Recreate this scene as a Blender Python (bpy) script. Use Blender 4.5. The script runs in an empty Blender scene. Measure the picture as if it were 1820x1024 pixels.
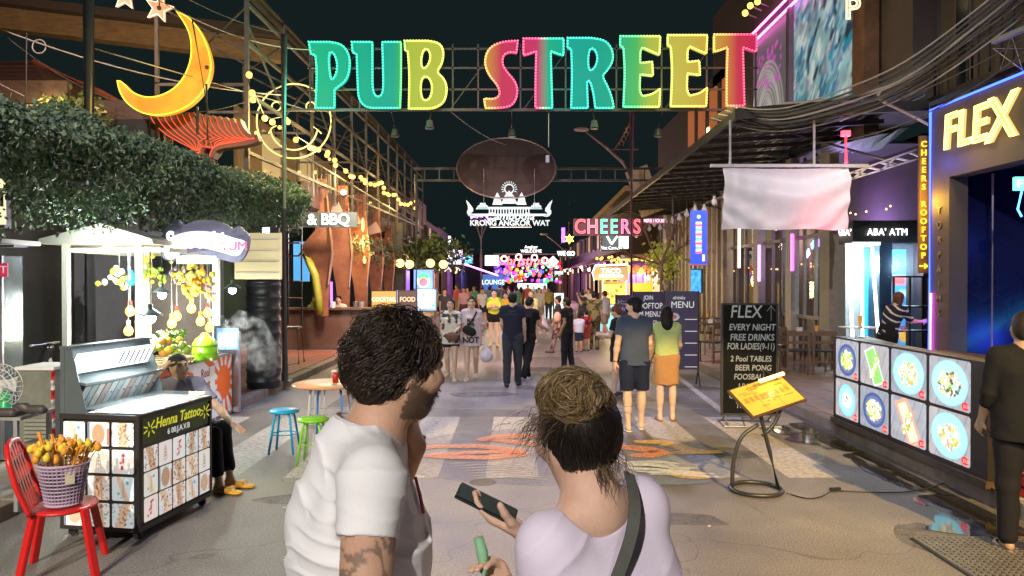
import bpy, bmesh, math, random
import numpy as np
from mathutils import Vector, Matrix
R = math.radians
random.seed(7); rng = np.random.default_rng(7)
sc = bpy.context.scene
col0 = sc.collection
# ---------------------------------------------------------------- camera
F = 1314.0; CX = 910.0; HY = 500.0; CZ = 1.9
cam_d = bpy.data.cameras.new('camera'); cam = bpy.data.objects.new('camera', cam_d); col0.objects.link(cam)
cam_d.sensor_width = 36; cam_d.lens = F/1820*36; cam_d.clip_start = .05; cam_d.clip_end = 900
cam.location = (0, 0, CZ); cam.rotation_euler = (R(90)-math.atan(12/F), 0, 0); sc.camera = cam
# ---------------------------------------------------------------- night sky
w = bpy.data.worlds.new('World'); sc.world = w; w.use_nodes = True
nt = w.node_tree; bg = nt.nodes['Background']
sky = nt.nodes.new('ShaderNodeTexSky'); sky.sky_type = 'NISHITA'; sky.sun_disc = False
sky.sun_elevation = R(-2); sky.sun_rotation = R(180); sky.air_density = 1.5
mx = nt.nodes.new('ShaderNodeMixRGB'); mx.inputs[0].default_value = .92; mx.inputs[2].default_value = (.055, .11, .12, 1)
nt.links.new(sky.outputs[0], mx.inputs[1]); nt.links.new(mx.outputs[0], bg.inputs[0]); bg.inputs[1].default_value = .08
# ---------------------------------------------------------------- render settings
vs = sc.view_settings; vs.view_transform = 'Standard'; vs.look = 'None'; vs.exposure = 0.55; vs.gamma = 1; vs.use_curve_mapping = False
cy = sc.cycles; cy.use_denoising = True; cy.max_bounces = 5; cy.diffuse_bounces = 3; cy.glossy_bounces = 3
cy.transmission_bounces = 4; cy.transparent_max_bounces = 8; cy.sample_clamp_indirect = 2.5; cy.sample_clamp_direct = 0
cy.caustics_reflective = False; cy.caustics_refractive = False; cy.use_light_tree = True
# ---------------------------------------------------------------- lamps that light the street (fixtures are built further down)
def lamp(kind, loc, color, power, target=None, size=.1, spot=60, blend=.3, parent=None):
 d = bpy.data.lights.new('lamp_light', kind); d.energy = power; d.color = color
 if kind == 'AREA': d.shape = 'DISK'; d.size = size
 else: d.shadow_soft_size = size
 if kind == 'SPOT': d.spot_size = R(spot); d.spot_blend = blend
 o = bpy.data.objects.new('lamp_light', d); col0.objects.link(o); o.location = loc
 if target is not None: o.rotation_euler = (Vector(target)-Vector(loc)).to_track_quat('-Z', 'Y').to_euler()
 return o
FLOOD = [  # (head position, aim, colour, power, cone, blend) : floodlights on the two poles behind the photographer; spots added on the sign gantry
 ((4.6, -6.0, 8.0), (2.7, 4.6, 0), (1, .64, .22), 12500, 27, .05),
 ((-3.4, -12, 9.0), (-.2, 9.0, 0), (.98, .91, .88), 7600, 52, .4),
 ((-4.6, -6.0, 8.0), (-3.4, 4.6, 0), (1, .84, .56), 3600, 32, .2),
]
for p, t, c, e, s, b in FLOOD: lamp('SPOT', p, c, e, t, .12, s, b)
GANTRY = [((-1.6, 14.4, 4.75), (-.6, 9.5, 0), (.55, .50, 1), 420), ((1.6, 14.4, 4.75), (1.4, 9.5, 0), (.62, .54, 1), 420),
          ((0, 15.2, 4.75), (0, 21, 0), (1, .56, .60), 800), ((-2.4, 15.2, 4.75), (-2.0, 20, 0), (1, .62, .5), 480),
          ((3.0, 15.2, 4.75), (3.0, 20, 0), (1, .68, .66), 480)]
for p, t, c, e in GANTRY: lamp('SPOT', p, c, e, t, .15, 110, .6)  # added spots that light the middle of the road
# ================================================================ helpers
MATS = {}
def srgb(h):
 h = h.lstrip('#'); v = [int(h[i:i+2], 16)/255 for i in (0, 2, 4)]
 return tuple((x/12.92 if x <= .04045 else ((x+.055)/1.055)**2.4) for x in v)
def _new(name):
 m = bpy.data.materials.new(name); m.use_nodes = True; return m, m.node_tree, m.node_tree.nodes['Principled BSDF']
def mat(key, c, rough=.6, metal=0, var=.25, scale=6, bump=.15, c2=None, trans=0, spec=.5, stretch=None, alpha=1, fine=0, sss=0):
 """painted / worn surface: two-tone noise, fine relief"""
 if key in MATS: return MATS[key]
 m, t, b = _new(key); N = t.nodes; L = t.links
 tc = N.new('ShaderNodeTexCoord'); src = tc.outputs['Object']
 if stretch:
  mp = N.new('ShaderNodeMapping'); mp.inputs['Scale'].default_value = stretch; L.new(src, mp.inputs[0]); src = mp.outputs[0]
 n1 = N.new('ShaderNodeTexNoise'); n1.inputs['Scale'].default_value = scale; n1.inputs['Detail'].default_value = 8; n1.inputs['Roughness'].default_value = .65
 L.new(src, n1.inputs['Vector'])
 rp = N.new('ShaderNodeValToRGB'); rp.color_ramp.elements[0].position = .3; rp.color_ramp.elements[1].position = .72
 d = c2 if c2 else tuple(x*(1-var) for x in c); rp.color_ramp.elements[0].color = (*d, 1); rp.color_ramp.elements[1].color = (*c, 1)
 L.new(n1.outputs[0], rp.inputs[0]); L.new(rp.outputs[0], b.inputs['Base Color'])
 b.inputs['Roughness'].default_value = rough; b.inputs['Metallic'].default_value = metal; b.inputs['Specular IOR Level'].default_value = spec
 b.inputs['Transmission Weight'].default_value = trans; b.inputs['Alpha'].default_value = alpha
 if sss: b.inputs['Subsurface Weight'].default_value = sss; b.inputs['Subsurface Radius'].default_value = (.012, .005, .003); b.inputs['Subsurface Scale'].default_value = 1
 if bump:
  n2 = N.new('ShaderNodeTexNoise'); n2.inputs['Scale'].default_value = fine or scale*9; n2.inputs['Detail'].default_value = 5; L.new(src, n2.inputs['Vector'])
  bp = N.new('ShaderNodeBump'); bp.inputs['Strength'].default_value = bump; bp.inputs['Distance'].default_value = .01
  L.new(n2.outputs[0], bp.inputs['Height']); L.new(bp.outputs[0], b.inputs['Normal'])
  mr = N.new('ShaderNodeMapRange'); mr.inputs[3].default_value = max(.03, rough-.12); mr.inputs[4].default_value = min(1, rough+.15)
  L.new(n1.outputs[0], mr.inputs[0]); L.new(mr.outputs[0], b.inputs['Roughness'])
 MATS[key] = m; return m
def em(key, c, s=3, sample=False, base=None):
 if key in MATS: return MATS[key]
 m, t, b = _new(key); b.inputs['Base Color'].default_value = (*(base or tuple(x*.25 for x in c)), 1)
 b.inputs['Emission Color'].default_value = (*c, 1); b.inputs['Emission Strength'].default_value = s; b.inputs['Roughness'].default_value = .4
 m.cycles.emission_sampling = 'AUTO' if sample else 'NONE'
 MATS[key] = m; return m
def vmat(key, e=0, rough=.6, spec=.4, sss=0, bump=0, bscale=150, metal=0):
 """colour printed or dyed per vertex (attribute 'col'); e: emission strength, on backlit prints, screens and some plain prints"""
 if key in MATS: return MATS[key]
 m, t, b = _new(key); a = t.nodes.new('ShaderNodeAttribute'); a.attribute_name = 'col'
 t.links.new(a.outputs[0], b.inputs['Base Color']); b.inputs['Roughness'].default_value = rough; b.inputs['Specular IOR Level'].default_value = spec
 b.inputs['Metallic'].default_value = metal
 if e: t.links.new(a.outputs[0], b.inputs['Emission Color']); b.inputs['Emission Strength'].default_value = e; m.cycles.emission_sampling = 'NONE'
 if sss: b.inputs['Subsurface Weight'].default_value = sss; b.inputs['Subsurface Radius'].default_value = (.012, .005, .003); b.inputs['Subsurface Scale'].default_value = 1
 if bump:
  tc = t.nodes.new('ShaderNodeTexCoord'); n = t.nodes.new('ShaderNodeTexNoise'); n.inputs['Scale'].default_value = bscale; n.inputs['Detail'].default_value = 4
  bp = t.nodes.new('ShaderNodeBump'); bp.inputs['Strength'].default_value = bump; bp.inputs['Distance'].default_value = .004
  t.links.new(tc.outputs['Object'], n.inputs['Vector']); t.links.new(n.outputs[0], bp.inputs['Height']); t.links.new(bp.outputs[0], b.inputs['Normal'])
 MATS[key] = m; return m
def glass(key, c=(.8, .9, .9), a=.25, rough=.05):
 if key in MATS: return MATS[key]
 m, t, b = _new(key); b.inputs['Base Color'].default_value = (*c, 1); b.inputs['Roughness'].default_value = rough; b.inputs['Alpha'].default_value = a
 b.inputs['Specular IOR Level'].default_value = .8; MATS[key] = m; return m
def V(*a): return Vector(a)
def at(px, py, Y): return Vector(((px-CX)/F*Y, Y, CZ-(py-HY)/F*Y))
def gx(px, Y): return (px-CX)/F*Y
def gz(py, Y): return CZ-(py-HY)/F*Y
TM = {}
def thing(name, label, cat, loc=(0, 0, 0), rz=0, group=None):
 o = bpy.data.objects.new(name, None); col0.objects.link(o); o.location = loc; o.rotation_euler = (0, 0, rz); o.empty_display_size = .1
 o['label'] = label; o['category'] = cat
 if group: o['group'] = group
 TM[o.name] = Matrix.Translation(loc) @ Matrix.Rotation(rz, 4, 'Z'); return o
def tag(o, label, cat, group=None, kind=None):
 o['label'] = label; o['category'] = cat
 if group: o['group'] = group
 if kind: o['kind'] = kind
 return o
def struct(o, kind='structure', label=None):
 o['kind'] = kind
 if label: o['label'] = label
 return o
def relabel(o, label=None, group=None):
 if label: o['label'] = label
 if group: o['group'] = group
 return o
def kids(o): return [c for c in col0.objects if c.parent == o]
KID = {}
def dup(root, loc=None, rz=None, label=None, parent=None, scale=None):
 r = root.copy(); col0.objects.link(r)
 if parent is not None: r.parent = parent
 KID[r.name] = []
 if loc is not None: r.location = loc
 if rz is not None: r.rotation_euler = (0, 0, rz)
 if scale is not None: r.scale = (scale,)*3 if not isinstance(scale, tuple) else scale
 if label: r['label'] = label
 for ch in KID.get(root.name, []): KID[r.name].append(dup(ch, parent=r))
 return r
def link(name, me, parent=None, world=True):
 o = bpy.data.objects.new(name, me); col0.objects.link(o)
 if parent is not None:
  o.parent = parent; KID.setdefault(parent.name, []).append(o)
  root = parent
  while root.parent is not None: root = root.parent
  if world and root.name in TM: me.transform(TM[root.name].inverted())
 return o
def frame_from(d, up=Vector((0, 0, 1))):
 d = Vector(d).normalized()
 if abs(d.dot(up)) > .98: up = Vector((1, 0, 0))
 x = d.cross(up).normalized(); y = x.cross(d).normalized(); return x, y, d
class MB:
 def __init__(s): s.v = []; s.f = []; s.m = []; s.k = 0
 def add(s, vs, fs):
  n = len(s.v); s.v.extend([tuple(p) for p in vs]); s.f.extend([tuple(i+n for i in f) for f in fs]); s.m.extend([s.k]*len(fs)); return s
 def box(s, c, d, rz=0, rot=None):
  M_ = rot if rot is not None else Matrix.Rotation(rz, 3, 'Z'); c = Vector(c); a, b, e = d[0]/2, d[1]/2, d[2]/2
  vs = [c+M_@Vector((x, y, z)) for z in (-e, e) for x, y in ((-a, -b), (a, -b), (a, b), (-a, b))]
  return s.add(vs, [(3, 2, 1, 0), (4, 5, 6, 7), (0, 1, 5, 4), (1, 2, 6, 5), (2, 3, 7, 6), (3, 0, 4, 7)])
 def bar(s, a, b, w_, h_, up=Vector((0, 0, 1))):
  a = Vector(a); b = Vector(b); x, y, d = frame_from(b-a, up); vs = [p+x*i*w_/2+y*j*h_/2 for p in (a, b) for i, j in ((-1, -1), (1, -1), (1, 1), (-1, 1))]
  return s.add(vs, [(0, 1, 2, 3), (7, 6, 5, 4), (4, 5, 1, 0), (5, 6, 2, 1), (6, 7, 3, 2), (7, 4, 0, 3)])
 def tube(s, pts, r, n=6, closed=False, caps=True):
  pts = [Vector(p) for p in pts]; m = len(pts); vs = []; px = None
  for i, p in enumerate(pts):
   a = pts[(i-1) % m] if (closed or i > 0) else p; b = pts[(i+1) % m] if (closed or i < m-1) else p
   d = (b-a); d = d.normalized() if d.length > 1e-9 else Vector((0, 0, 1))
   if px is None: x, y, _ = frame_from(d)
   else:
    x = (px-d*px.dot(d)); x = x.normalized() if x.length > 1e-6 else frame_from(d)[0]; y = d.cross(x)
   px = x; rr = r[i] if isinstance(r, (list, tuple)) else r
   for k in range(n):
    t = 2*math.pi*k/n; vs.append(p+x*math.cos(t)*rr+y*math.sin(t)*rr)
  fs = []
  for i in range(m if closed else m-1):
   j = (i+1) % m
   for k in range(n): fs.append((i*n+k, i*n+(k+1) % n, j*n+(k+1) % n, j*n+k))
  if caps and not closed: fs += [tuple(range(n-1, -1, -1)), tuple((m-1)*n+k for k in range(n))]
  return s.add(vs, fs)
 def lathe(s, prof, c=(0, 0, 0), n=20, M_=None, caps=True):
  c = Vector(c); vs = []
  for r, z in prof:
   for k in range(n):
    t = 2*math.pi*k/n; p = Vector((r*math.cos(t), r*math.sin(t), z)); vs.append(c+(M_@p if M_ is not None else p))
  fs = [(i*n+k, i*n+(k+1) % n, (i+1)*n+(k+1) % n, (i+1)*n+k) for i in range(len(prof)-1) for k in range(n)]
  if caps: fs += [tuple(range(n-1, -1, -1)), tuple((len(prof)-1)*n+k for k in range(n))]
  return s.add(vs, fs)
 def sph(s, c, r, n=10, m=7):
  c = Vector(c); r = Vector((r,)*3) if not hasattr(r, '__len__') else Vector(r); vs = [c+Vector((0, 0, -r.z))]; 
  for i in range(1, m):
   a = -math.pi/2+math.pi*i/m
   for k in range(n): t = 2*math.pi*k/n; vs.append(c+Vector((r.x*math.cos(a)*math.cos(t), r.y*math.cos(a)*math.sin(t), r.z*math.sin(a))))
  vs.append(c+Vector((0, 0, r.z))); L = len(vs)-1
  fs = [(0, 1+(k+1) % n, 1+k) for k in range(n)]
  fs += [(1+i*n+k, 1+i*n+(k+1) % n, 1+(i+1)*n+(k+1) % n, 1+(i+1)*n+k) for i in range(m-2) for k in range(n)]
  fs += [(L, L-n+k, L-n+(k+1) % n) for k in range(n)]
  return s.add(vs, fs)
 def quad(s, a, b, c, d): return s.add([a, b, c, d], [(0, 1, 2, 3)])
 def sheet(s, poly, z): return s.add([(x, y, z) for x, y in poly], [tuple(range(len(poly)))])
 def prism(s, poly, o, u, v, th):
  """2D outline in plane (o,u,v) pushed by th along u x v"""
  o = Vector(o); u = Vector(u); v = Vector(v); nrm = u.cross(v).normalized(); n = len(poly)
  vs = [o+u*x+v*y for x, y in poly]+[o+u*x+v*y+nrm*th for x, y in poly]
  return s.add(vs, [tuple(range(n-1, -1, -1)), tuple(range(n, 2*n))]+[(i, (i+1) % n, n+(i+1) % n, n+i) for i in range(n)])
 def build(s, name, mt, parent=None, smooth=False, world=True, kind=None):
  me = bpy.data.meshes.new(name); me.from_pydata(s.v, [], s.f)
  for q in (mt if isinstance(mt, (list, tuple)) else [mt]): me.materials.append(q)
  if any(s.m): me.polygons.foreach_set('material_index', s.m)
  if smooth: me.polygons.foreach_set('use_smooth', [True]*len(me.polygons))
  me.update(); o = link(name, me, parent, world)
  if kind: o['kind'] = kind
  return o
def bx(name, c, d, mt, parent=None, rz=0, world=True, bev=0):
 m = MB().box(c, d, rz); o = m.build(name, mt, parent, world=world)
 if bev: bevel(o, bev)
 return o
def bevel(o, w_=.006, seg=2):
 bm = bmesh.new(); bm.from_mesh(o.data); bmesh.ops.remove_doubles(bm, verts=bm.verts, dist=1e-6)
 es = [e for e in bm.edges if len(e.link_faces) == 2 and e.calc_face_angle(0) > .5]
 bmesh.ops.bevel(bm, geom=es, offset=w_, segments=seg, affect='EDGES', profile=.6, clamp_overlap=True); bm.to_mesh(o.data); bm.free(); return o
def place_mesh(me, o, u, v):
 u = Vector(u).normalized(); v = Vector(v).normalized(); n = u.cross(v); M_ = Matrix((( u.x, v.x, n.x, o[0]), (u.y, v.y, n.y, o[1]), (u.z, v.z, n.z, o[2]), (0, 0, 0, 1))); me.transform(M_)
def text(name, s, size, o, mt, parent=None, u=(1, 0, 0), v=(0, 0, 1), ext=.004, outline=0, align='CENTER', shear=0, sx=1, offset=0, space=1, world=True, res=3):
 cu = bpy.data.curves.new(name, 'FONT'); cu.body = s; cu.size = size; cu.align_x = align; cu.align_y = 'CENTER'; cu.shear = shear; cu.resolution_u = res; cu.space_character = space; cu.space_line = .95
 if outline: cu.fill_mode = 'NONE'; cu.bevel_depth = outline; cu.bevel_resolution = 1
 else: cu.extrude = ext; cu.offset = offset
 ob = bpy.data.objects.new(name, cu); me = bpy.data.meshes.new_from_object(ob); bpy.data.objects.remove(ob)
 me.name = name
 if sx != 1: me.transform(Matrix.Scale(sx, 4, (1, 0, 0)))
 place_mesh(me, Vector(o), u, v); me.materials.clear(); me.materials.append(mt); return link(name, me, parent, world)
def shape2d(splines, ext=.02, res=1):
 cu = bpy.data.curves.new('s', 'CURVE'); cu.dimensions = '2D'; cu.fill_mode = 'BOTH'; cu.extrude = ext
 for pts in splines:
  sp = cu.splines.new('POLY'); sp.points.add(len(pts)-1); sp.use_cyclic_u = True
  for i, p in enumerate(pts): sp.points[i].co = (p[0], p[1], 0, 1)
 ob = bpy.data.objects.new('s', cu); me = bpy.data.meshes.new_from_object(ob); bpy.data.objects.remove(ob); return me
def chaikin(pts, it=2):
 """pts (x,y) smooth or (x,y,1) sharp"""
 P = [(p[0], p[1], p[2] if len(p) > 2 else 0) for p in pts]
 for _ in range(it):
  Q = []; n = len(P)
  for i in range(n):
   a, b, c = P[i-1], P[i], P[(i+1) % n]
   if b[2]: Q.append(b)
   else:
    Q.append((b[0]*.75+a[0]*.25, b[1]*.75+a[1]*.25, 0)); Q.append((b[0]*.75+c[0]*.25, b[1]*.75+c[1]*.25, 0))
  P = Q
 return [(p[0], p[1]) for p in P]
def resample(pts, step, closed=True):
 P = [Vector(p) for p in pts];  out = []
 if closed: P = P+[P[0]]
 L = [0]
 for a, b in zip(P, P[1:]): L.append(L[-1]+(b-a).length)
 n = max(3, int(L[-1]/step)); j = 0
 for i in range(n if closed else n+1):
  t = L[-1]*i/n
  while j < len(L)-2 and L[j+1] < t: j += 1
  k = (t-L[j])/max(1e-9, L[j+1]-L[j]); out.append(P[j].lerp(P[j+1], k))
 return out
def setcol(me, c):
 a = me.color_attributes.new('col', 'FLOAT_COLOR', 'POINT'); c = np.asarray(c, np.float32)
 if c.ndim == 1: c = np.tile(c, (len(me.vertices), 1))
 a.data.foreach_set('color', np.concatenate([c, np.ones((len(c), 1), np.float32)], 1).ravel())
def hash3(i, j, k):
 n = (i*374761393+j*668265263+k*1274126177) & 0xffffffff; n = ((n ^ (n >> 13))*1274126177) & 0xffffffff; return ((n ^ (n >> 16)) & 0xffff)/65535.
def vnoise(p):
 p = np.asarray(p, float); i = np.floor(p).astype(np.int64); f = p-i; f = f*f*(3-2*f); r = 0
 for a in (0, 1):
  for b in (0, 1):
   for c in (0, 1):
    wgt = (f[..., 0] if a else 1-f[..., 0])*(f[..., 1] if b else 1-f[..., 1])*(f[..., 2] if c else 1-f[..., 2])
    r = r+wgt*hash3(i[..., 0]+a, i[..., 1]+b, i[..., 2]+c)
 return r
def fbm(p, o=3):
 p = np.asarray(p, float); r = 0; a = .5
 for _ in range(o): r = r+a*vnoise(p); p = p*2.03+11.3; a *= .5
 return r
class Paint:
 """a flat print: colour per grid point, u right 0..asp, v up 0..1"""
 def __init__(s, asp, n, bgc):
  s.nx = max(2, int(n*asp))+1; s.ny = n+1; s.asp = asp; s.u, s.v = np.meshgrid(np.linspace(0, asp, s.nx), np.linspace(0, 1, s.ny)); s.c = np.zeros((s.ny, s.nx, 3)); s.c[:] = bgc; s.e = .6/n
 def put(s, d, c, soft=None):
  e = soft or s.e; a = np.clip(.5-d/(2*e), 0, 1)[..., None]; s.c = s.c*(1-a)+np.array(c)*a; return s
 def disc(s, x, y, r, c, ry=None, rot=0, soft=None):
  dx, dy = s.u-x, s.v-y; cr, sr = math.cos(rot), math.sin(rot); X, Y = dx*cr+dy*sr, -dx*sr+dy*cr; ry = ry or r
  return s.put((np.sqrt((X/r)**2+(Y/ry)**2)-1)*min(r, ry), c, soft)
 def ring(s, x, y, r, w_, c, ry=None):
  ry = ry or r; return s.put(np.abs((np.sqrt(((s.u-x)/r)**2+((s.v-y)/ry)**2)-1)*min(r, ry))-w_, c)
 def rect(s, x, y, a, b, c, rot=0, soft=None):
  dx, dy = s.u-x, s.v-y; cr, sr = math.cos(rot), math.sin(rot); X, Y = dx*cr+dy*sr, -dx*sr+dy*cr
  return s.put(np.maximum(np.abs(X)-a, np.abs(Y)-b), c, soft)
 def line(s, x0, y0, x1, y1, w_, c):
  dx, dy = x1-x0, y1-y0; t = np.clip(((s.u-x0)*dx+(s.v-y0)*dy)/(dx*dx+dy*dy+1e-9), 0, 1); return s.put(np.hypot(s.u-x0-t*dx, s.v-y0-t*dy)-w_, c)
 def noise(s, sc_, amt, seed=0):
  n = fbm(np.stack([s.u*sc_, s.v*sc_, s.u*0+seed*7.7], -1)); s.c = s.c*(1+(n[..., None]-.45)*2*amt); return s
 def patch(s, sc_, th, c, seed=0):
  n = fbm(np.stack([s.u*sc_, s.v*sc_, s.u*0+seed*3.3], -1)); return s.put((th-n)*.3, c)
 def mesh(s, name, o, u, v, h, mt, parent=None, world=True, th=0, rim=None, sx=1):
  """o = lower-left corner, h = height in metres; rounded corners when rim"""
  o = Vector(o); u = Vector(u).normalized(); v = Vector(v).normalized(); P = o[:]; 
  X = s.u*h*sx; Y = s.v*h; pts = np.array(o)+X[..., None]*np.array(u)+Y[..., None]*np.array(v)
  idx = np.arange(s.nx*s.ny).reshape(s.ny, s.nx); q = np.stack([idx[:-1, :-1], idx[:-1, 1:], idx[1:, 1:], idx[1:, :-1]], -1).reshape(-1, 4)
  if rim:
   ccx = np.abs((s.u[:-1, :-1]+s.u[1:, 1:])/2-s.asp/2)-s.asp/2+rim; ccy = np.abs((s.v[:-1, :-1]+s.v[1:, 1:])/2-.5)-.5+rim
   keep = ~((ccx > 0) & (ccy > 0) & (np.hypot(ccx, ccy) > rim)); q = q[keep.ravel()]
  me = bpy.data.meshes.new(name); me.from_pydata(pts.reshape(-1, 3).tolist(), [], q.tolist()); me.materials.append(mt); setcol(me, np.clip(s.c, 0, 4).reshape(-1, 3)); me.update()
  return link(name, me, parent, world)
# ---------------------------------------------------------------- signed-distance sculpting for bodies, clothes, hair, soft shapes
class SDF:
 def __init__(s, lo, hi, h):
  s.lo = np.array(lo, float); s.h = h; s.n = np.ceil((np.array(hi)-s.lo)/h).astype(int)+1; s.d = np.full(s.n, 1., np.float32)
 def _sub(s, lo, hi):
  a = np.clip(np.floor((np.array(lo)-s.lo)/s.h).astype(int), 0, s.n-1); b = np.clip(np.ceil((np.array(hi)-s.lo)/s.h).astype(int)+1, 1, s.n)
  b = np.maximum(a+1, b); sl = tuple(slice(i, j) for i, j in zip(a, b))
  ax = [(s.lo[i]+s.h*np.arange(a[i], b[i])).astype(np.float32) for i in range(3)]; return sl, np.meshgrid(*ax, indexing='ij')
 def _mix(s, sl, d, k, op='add'):
  c = s.d[sl]
  if op == 'add': h_ = np.maximum(k-np.abs(c-d), 0)/k; s.d[sl] = np.minimum(c, d)-h_*h_*k*.25
  else: h_ = np.maximum(k-np.abs(c+d), 0)/k; s.d[sl] = np.maximum(c, -d)+h_*h_*k*.25
  return s
 def cap(s, a, b, ra, rb=None, k=.02, flat=None, cone=False, op='add', fold=None):
  """tapered capsule (or flat-ended cone); flat=(direction, ratio) squashes it"""
  rb = ra if rb is None else rb; a = np.array(a, float); b = np.array(b, float); m = max(ra, rb)*1.05+max(k, .02)+s.h*2
  if flat is not None and flat[1] > 1: m *= flat[1]
  sl, (X, Y, Z) = s._sub(np.minimum(a, b)-m, np.maximum(a, b)+m); d = b-a; L2 = max(d@d, 1e-12); L = math.sqrt(L2)
  px, py, pz = X-a[0], Y-a[1], Z-a[2]; t = (px*d[0]+py*d[1]+pz*d[2])/L2; tc = np.clip(t, 0, 1); r = ra+(rb-ra)*tc
  tt = t if cone else tc
  qx, qy, qz = px-tt*d[0], py-tt*d[1], pz-tt*d[2]
  if flat is not None:
   n_ = np.array(flat[0], float); n_ /= np.linalg.norm(n_); f = flat[1]; g = (qx*n_[0]+qy*n_[1]+qz*n_[2])*(1/f-1); qx, qy, qz = qx+g*n_[0], qy+g*n_[1], qz+g*n_[2]
  e = np.sqrt(qx*qx+qy*qy+qz*qz)-r
  if flat is not None and flat[1] < 1: e = e*(flat[1]*.5+.5)
  if fold is not None: e = e+fold(X, Y, Z)
  if cone: e = np.maximum(e, np.abs(t-.5)*L-L/2)
  return s._mix(sl, e, k, op)
 def ell(s, c, r, rot=None, k=.02, op='add'):
  c = np.array(c, float); m = max(r)+max(k, .02)+s.h*2; sl, (X, Y, Z) = s._sub(c-m, c+m); q = [X-c[0], Y-c[1], Z-c[2]]
  if rot is not None: Rm = np.array(rot); q = [Rm[0][i]*q[0]+Rm[1][i]*q[1]+Rm[2][i]*q[2] for i in range(3)]
  k0 = np.sqrt((q[0]/r[0])**2+(q[1]/r[1])**2+(q[2]/r[2])**2); k1 = np.sqrt((q[0]/r[0]**2)**2+(q[1]/r[1]**2)**2+(q[2]/r[2]**2)**2)+1e-6
  return s._mix(sl, k0*(k0-1)/k1, k, op)
 def cut(s, p, n, k=.003, box=None):
  """remove the side the normal points to"""
  n = np.array(n, float); n /= np.linalg.norm(n); lo = s.lo if box is None else box[0]; hi = s.lo+s.h*s.n if box is None else box[1]
  sl, (X, Y, Z) = s._sub(lo, hi); d = (X-p[0])*n[0]+(Y-p[1])*n[1]+(Z-p[2])*n[2]; s.d[sl] = np.maximum(s.d[sl], d); return s
 def warp(s, fn):
  sl, (X, Y, Z) = s._sub(s.lo, s.lo+s.h*s.n); near = np.abs(s.d) < .08; s.d[near] += fn(X[near], Y[near], Z[near]).astype(np.float32); return s
 def mesh(s, name, mt, parent=None, colf=None, smooth=True, world=True):
  d = np.pad(s.d, 1, constant_values=1.); lo = s.lo-s.h; ins = d < 0
  c = [ins[i:ins.shape[0]-1+i, j:ins.shape[1]-1+j, k:ins.shape[2]-1+k] for i in (0, 1) for j in (0, 1) for k in (0, 1)]
  sm = sum(x.astype(np.int8) for x in c); act = (sm > 0) & (sm < 8); I = np.argwhere(act)
  if len(I) == 0: me = bpy.data.meshes.new(name); return link(name, me, parent, world)
  vid = np.full(act.shape, -1, np.int64); vid[act] = np.arange(len(I))
  off = np.array([(i, j, k) for i in (0, 1) for j in (0, 1) for k in (0, 1)]); val = np.stack([d[I[:, 0]+o[0], I[:, 1]+o[1], I[:, 2]+o[2]] for o in off], 1)
  P = np.zeros((len(I), 3)); W = np.zeros(len(I))
  for a in range(8):
   for b in range(a+1, 8):
    if np.abs(off[a]-off[b]).sum() != 1: continue
    va, vb = val[:, a], val[:, b]; x = (va < 0) != (vb < 0); t = np.where(x, va/np.where(x, va-vb, 1), 0)
    P += np.where(x[:, None], off[a]+(off[b]-off[a])*t[:, None], 0); W += x
  P = (P/np.maximum(W, 1)[:, None]+I)*s.h+lo; fs = []
  for ax in range(3):
   o1, o2 = [(1, 2), (2, 0), (0, 1)][ax]; sl0 = [slice(None)]*3; sl1 = [slice(None)]*3; sl0[ax] = slice(0, -1); sl1[ax] = slice(1, None)
   A, B = ins[tuple(sl0)], ins[tuple(sl1)]; E = np.argwhere(A != B); fl = A[tuple(E.T)]
   ok = (E[:, o1] > 0) & (E[:, o2] > 0) & (E[:, o1] < act.shape[o1]) & (E[:, o2] < act.shape[o2]) ; E = E[ok]; fl = fl[ok]
   u_ = np.zeros(3, int); u_[o1] = 1; v_ = np.zeros(3, int); v_[o2] = 1
   q = np.stack([vid[tuple((E-u_-v_).T)], vid[tuple((E-v_).T)], vid[tuple(E.T)], vid[tuple((E-u_).T)]], 1)
   q[~fl] = q[~fl][:, ::-1]; fs.append(q)
  fs = np.concatenate(fs); fs = fs[(fs >= 0).all(1)]
  me = bpy.data.meshes.new(name); nf = len(fs); me.vertices.add(len(P)); me.vertices.foreach_set('co', P.ravel()); me.loops.add(nf*4); me.loops.foreach_set('vertex_index', fs.ravel().astype(np.int32))
  me.polygons.add(nf); me.polygons.foreach_set('loop_start', np.arange(nf, dtype=np.int32)*4); me.polygons.foreach_set('use_smooth', np.full(nf, smooth)); me.update(calc_edges=True)
  me.materials.append(mt)
  if colf is not None: setcol(me, colf(P) if callable(colf) else colf)
  return link(name, me, parent, world)
# ================================================================ GROUND, ROAD, PAVEMENTS
def G(px, py, z=0): Y = (CZ-z)*F/(py-HY); return Vector(((px-CX)/F*Y, Y, z))
asph, t_, b_ = _new('asphalt'); N = t_.nodes; L = t_.links
tc = N.new('ShaderNodeTexCoord'); n1 = N.new('ShaderNodeTexNoise'); n1.inputs['Scale'].default_value = .55; n1.inputs['Detail'].default_value = 9; n1.inputs['Roughness'].default_value = .62
n2 = N.new('ShaderNodeTexNoise'); n2.inputs['Scale'].default_value = 75; n2.inputs['Detail'].default_value = 3
n3 = N.new('ShaderNodeTexVoronoi'); n3.feature = 'DISTANCE_TO_EDGE'; n3.inputs['Scale'].default_value = .45
wv = N.new('ShaderNodeTexNoise'); wv.inputs['Scale'].default_value = 1.4; ad = N.new('ShaderNodeVectorMath'); ad.operation = 'MULTIPLY_ADD'; ad.inputs[1].default_value = (1.6, 1.6, 1.6)
L.new(tc.outputs['Object'], wv.inputs['Vector']); L.new(wv.outputs['Color'], ad.inputs[0]); L.new(tc.outputs['Object'], ad.inputs[2]); L.new(ad.outputs[0], n3.inputs['Vector'])
for n in (n1, n2): L.new(tc.outputs['Object'], n.inputs['Vector'])
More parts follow.
